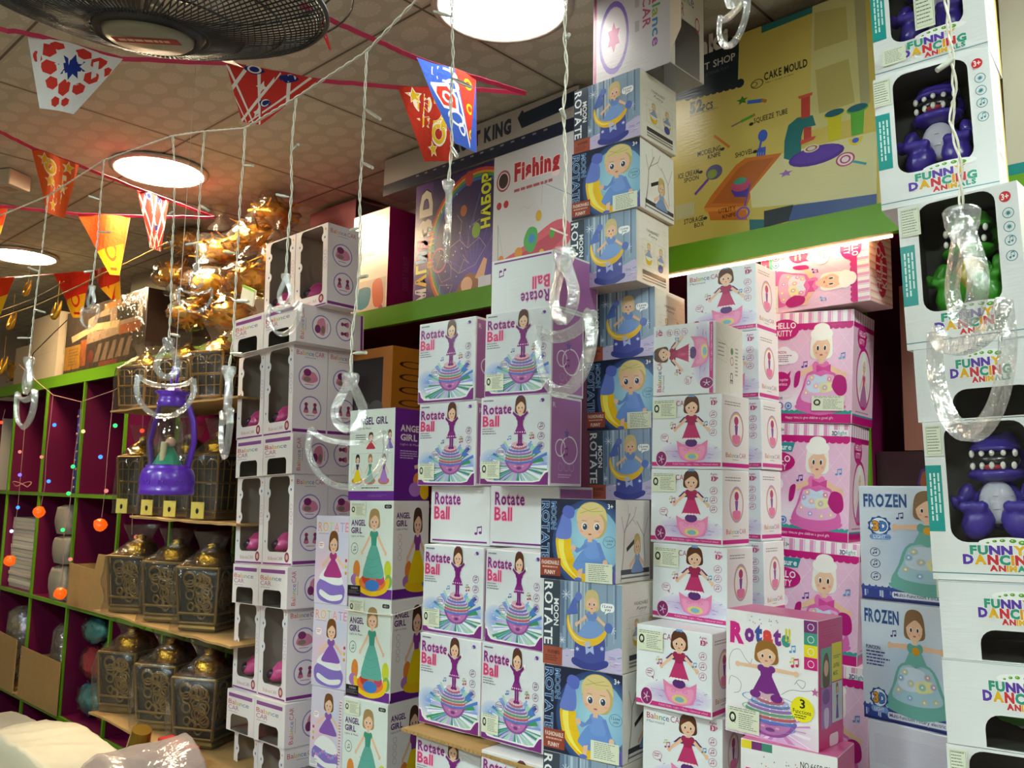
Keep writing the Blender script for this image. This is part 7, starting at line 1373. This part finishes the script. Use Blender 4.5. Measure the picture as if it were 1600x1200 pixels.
# tinsel bags
for k, (cx_, zz, w, c, t, h_) in enumerate(((.15, .015, .22, ('#5aa8c0', '#8ac0d0'), 'pale blue tinsel bag at the bottom', .15), (.15, .185, .22, ('#d83a5a', '#c82a4a', '#e86a7a'), 'red tinsel bag above the pale blue one', .15), (.39, .015, .2, ('#d8581e', '#c84a1e'), 'dark orange tinsel bag at the bottom', .11), (.39, .145, .2, ('#e8842a', '#d86a1e'), 'light orange tinsel bag in the middle', .11), (.15, .355, .21, ('#3fa8b8', '#5ac0c8', '#2f8aa0'), 'deep blue tinsel bag on the red one', .13), (.39, .275, .2, ('#6ad01e', '#8ae03a'), 'bright green tinsel bag', .13))):
    r = empty('tinsel_bag', (dx[2]+cx_, 1.80, ZK+zz)); tag(r, t+' of the lower compartment', 'tinsel bag', 'coloured tinsel bags'); m = MB(); rnd = random.Random(k)
    m.ico((0, 0, h_/2), (w*.5, .05, h_*.48), c[0], 3, None, .3, 10, k)
    for j in range(90): a, e = rnd.uniform(0, 6.28), rnd.uniform(-1.4, 1.4); d = Vector((w*.5*math.cos(a)*math.cos(e), .055*math.sin(a)*math.cos(e), h_*.48*math.sin(e)))+Vector((0, 0, h_/2)); q = d+Vector((rnd.uniform(-.02, .02), rnd.uniform(-.01, 0), rnd.uniform(-.02, .02))); m.face([d, q, q+Vector((.004, 0, .004))], rnd.choice(c))
    m.build('tinsel', attr_mat('tinsel_foil', .2, .6, .3, 60, .35) if 'tinsel_foil' not in bpy.data.materials else bpy.data.materials['tinsel_foil'], r)
    m = MB(); m.ico((0, 0, h_/2+.002), (w*.56, .062, h_*.5), '#fff', 3, None, .22, 9, k+7); o = m.build('clear_bag', CELLO, r); o['label'] = 'clear crinkled bag'
BEAD = solid('red_beads', '#b8201e', .2)
r = empty('red_bead_pack', atY(200, 884, 1.5)); tag(r, 'clear pack of red beads lying on the first bronze lantern', 'pack'); m = MB()
for k in range(9): m.ico((-.045+.011*k, 0, .035-.006*k), .008, '#fff', 1)
m.build('red_bead', BEAD, r)
p = atY(268, 990, 1.62); m = MB(); m.lathe([(.0, 0), (.07, .0), (.085, .03), (.08, .045), (0, .05)], '#fff', 24, Matrix.Translation((p.x, 1.66, LC[1]-.075)) @ Matrix.Diagonal((1.2, .5, 1, 1))); tag(m.build('dark_bowl', solid('dark_bowl', '#1a1c1e', .35)), 'dark rounded tray tucked beneath the middle cardboard ledge', 'tray')
# ------------------------------------------------------------------ lower left foreground: sack, clear bags, hanging gold piece, red box
SACK = solid('white_sack', '#d8cfb8', .75, bump=.25, bscale=14)
def heap(x0, x1, ytop, Y, d, mat, name, label, seed, cat, zb=.4):
    a, b, t = atY(x0, ytop, Y), atY(x1, ytop, Y), atY((x0+x1)/2, ytop, Y+d*.3); w = b.x-a.x; H = t.z-zb; m = MB(); N_ = 44; R = []
    for j in range(N_+1):
        row = []
        for i in range(N_+1):
            u, v = 2*i/N_-1, 2*j/N_-1; e = max(abs(u), abs(v)); cx, cy = (a.x+b.x)/2+w*.5*u, Y+d/2+d*.5*v
            p = Vector((cx*4+seed, cy*6, seed)); f = 1-.05*noise.noise(p*.9)-.05*abs(noise.noise(Vector((cx*3+cy*5+seed, cx*9-cy*4, 1))))-.06*max(0, u)
            k = 1 if e < .82 else max(0, 1-((e-.82)/.18)**2)**.5
            row.append((cx+.02*noise.noise(p*1.7+Vector((5, 0, 0)))*k, cy, zb+.001+H*k*f*(1-.16*u*u)))
        R.append(row)
    m.grid(R, '#fff'); return tag(m.build(name, mat), label, cat)
m = MB(); m.box((-5.2, .72, .002), (-1.65, 1.335, .398), '#5a5048'); m.box((-5.2, 1.335, .002), (-2.75, 1.64, .398), '#5a5048'); struct(m.build('trim_2', MATTE))
heap(-60, 112, 1136, 1.02, .28, SACK, 'fabric_sack', 'cream fabric sack lying in the bottom left corner', 2, 'sack')
heap(-60, 20, 1118, 1.30+.06, .22, solid('pale_sack', '#c9c4ba', .7, bump=.3, bscale=12), 'fabric_bundle', 'pale wrapped bundle behind the cream sack', 4, 'bundle')
heap(112, 206, 1150, 1.0, .27, film('clear_sack', .8, 16, '#e8d8d4', gloss=.12, rough=.1, white=.32), 'clear_plastic_sack', 'clear plastic sack with pinkish goods at the bottom', 3, 'bag')
m = MB(); q0, q1 = atY(222, 1140, 1.2), atY(200, 1215, 1.2); m.tube([q0, q0.lerp(q1, .5)+Vector((.006, 0, 0)), q1+Vector((0, 0, -.2))], [.028, .034, .03], '#fff', 16); tag(m.build('gold_column', solid('satin_gold', '#8a6a1e', .3, .6)), 'satin gold tube standing at the bottom below the lowest ledge', 'tube')
m = MB(); a_, b_ = atY(246, 1152, 1.28), atY(290, 1152, 1.28); m.bevbox((a_.x, 1.28, .4), (b_.x, 1.33, a_.z), '#b8161e', .004); tag(m.build('red_box', MATTE), 'red box standing under the lowest cardboard ledge', 'box')
# ------------------------------------------------------------------ world and view
w = bpy.data.worlds.new('world'); S.world = w; w.use_nodes = True; w.node_tree.nodes['Background'].inputs[0].default_value = (.9, .92, 1, 1); w.node_tree.nodes['Background'].inputs[1].default_value = .05
S.view_settings.view_transform = 'Standard'; S.view_settings.look = 'None'; S.view_settings.exposure = 1.18; S.view_settings.gamma = 1
S.cycles.max_bounces = 10; S.cycles.transparent_max_bounces = 24; S.cycles.transmission_bounces = 8; S.cycles.glossy_bounces = 5; S.cycles.caustics_reflective = False; S.cycles.caustics_refractive = False; S.cycles.sample_clamp_indirect = 4
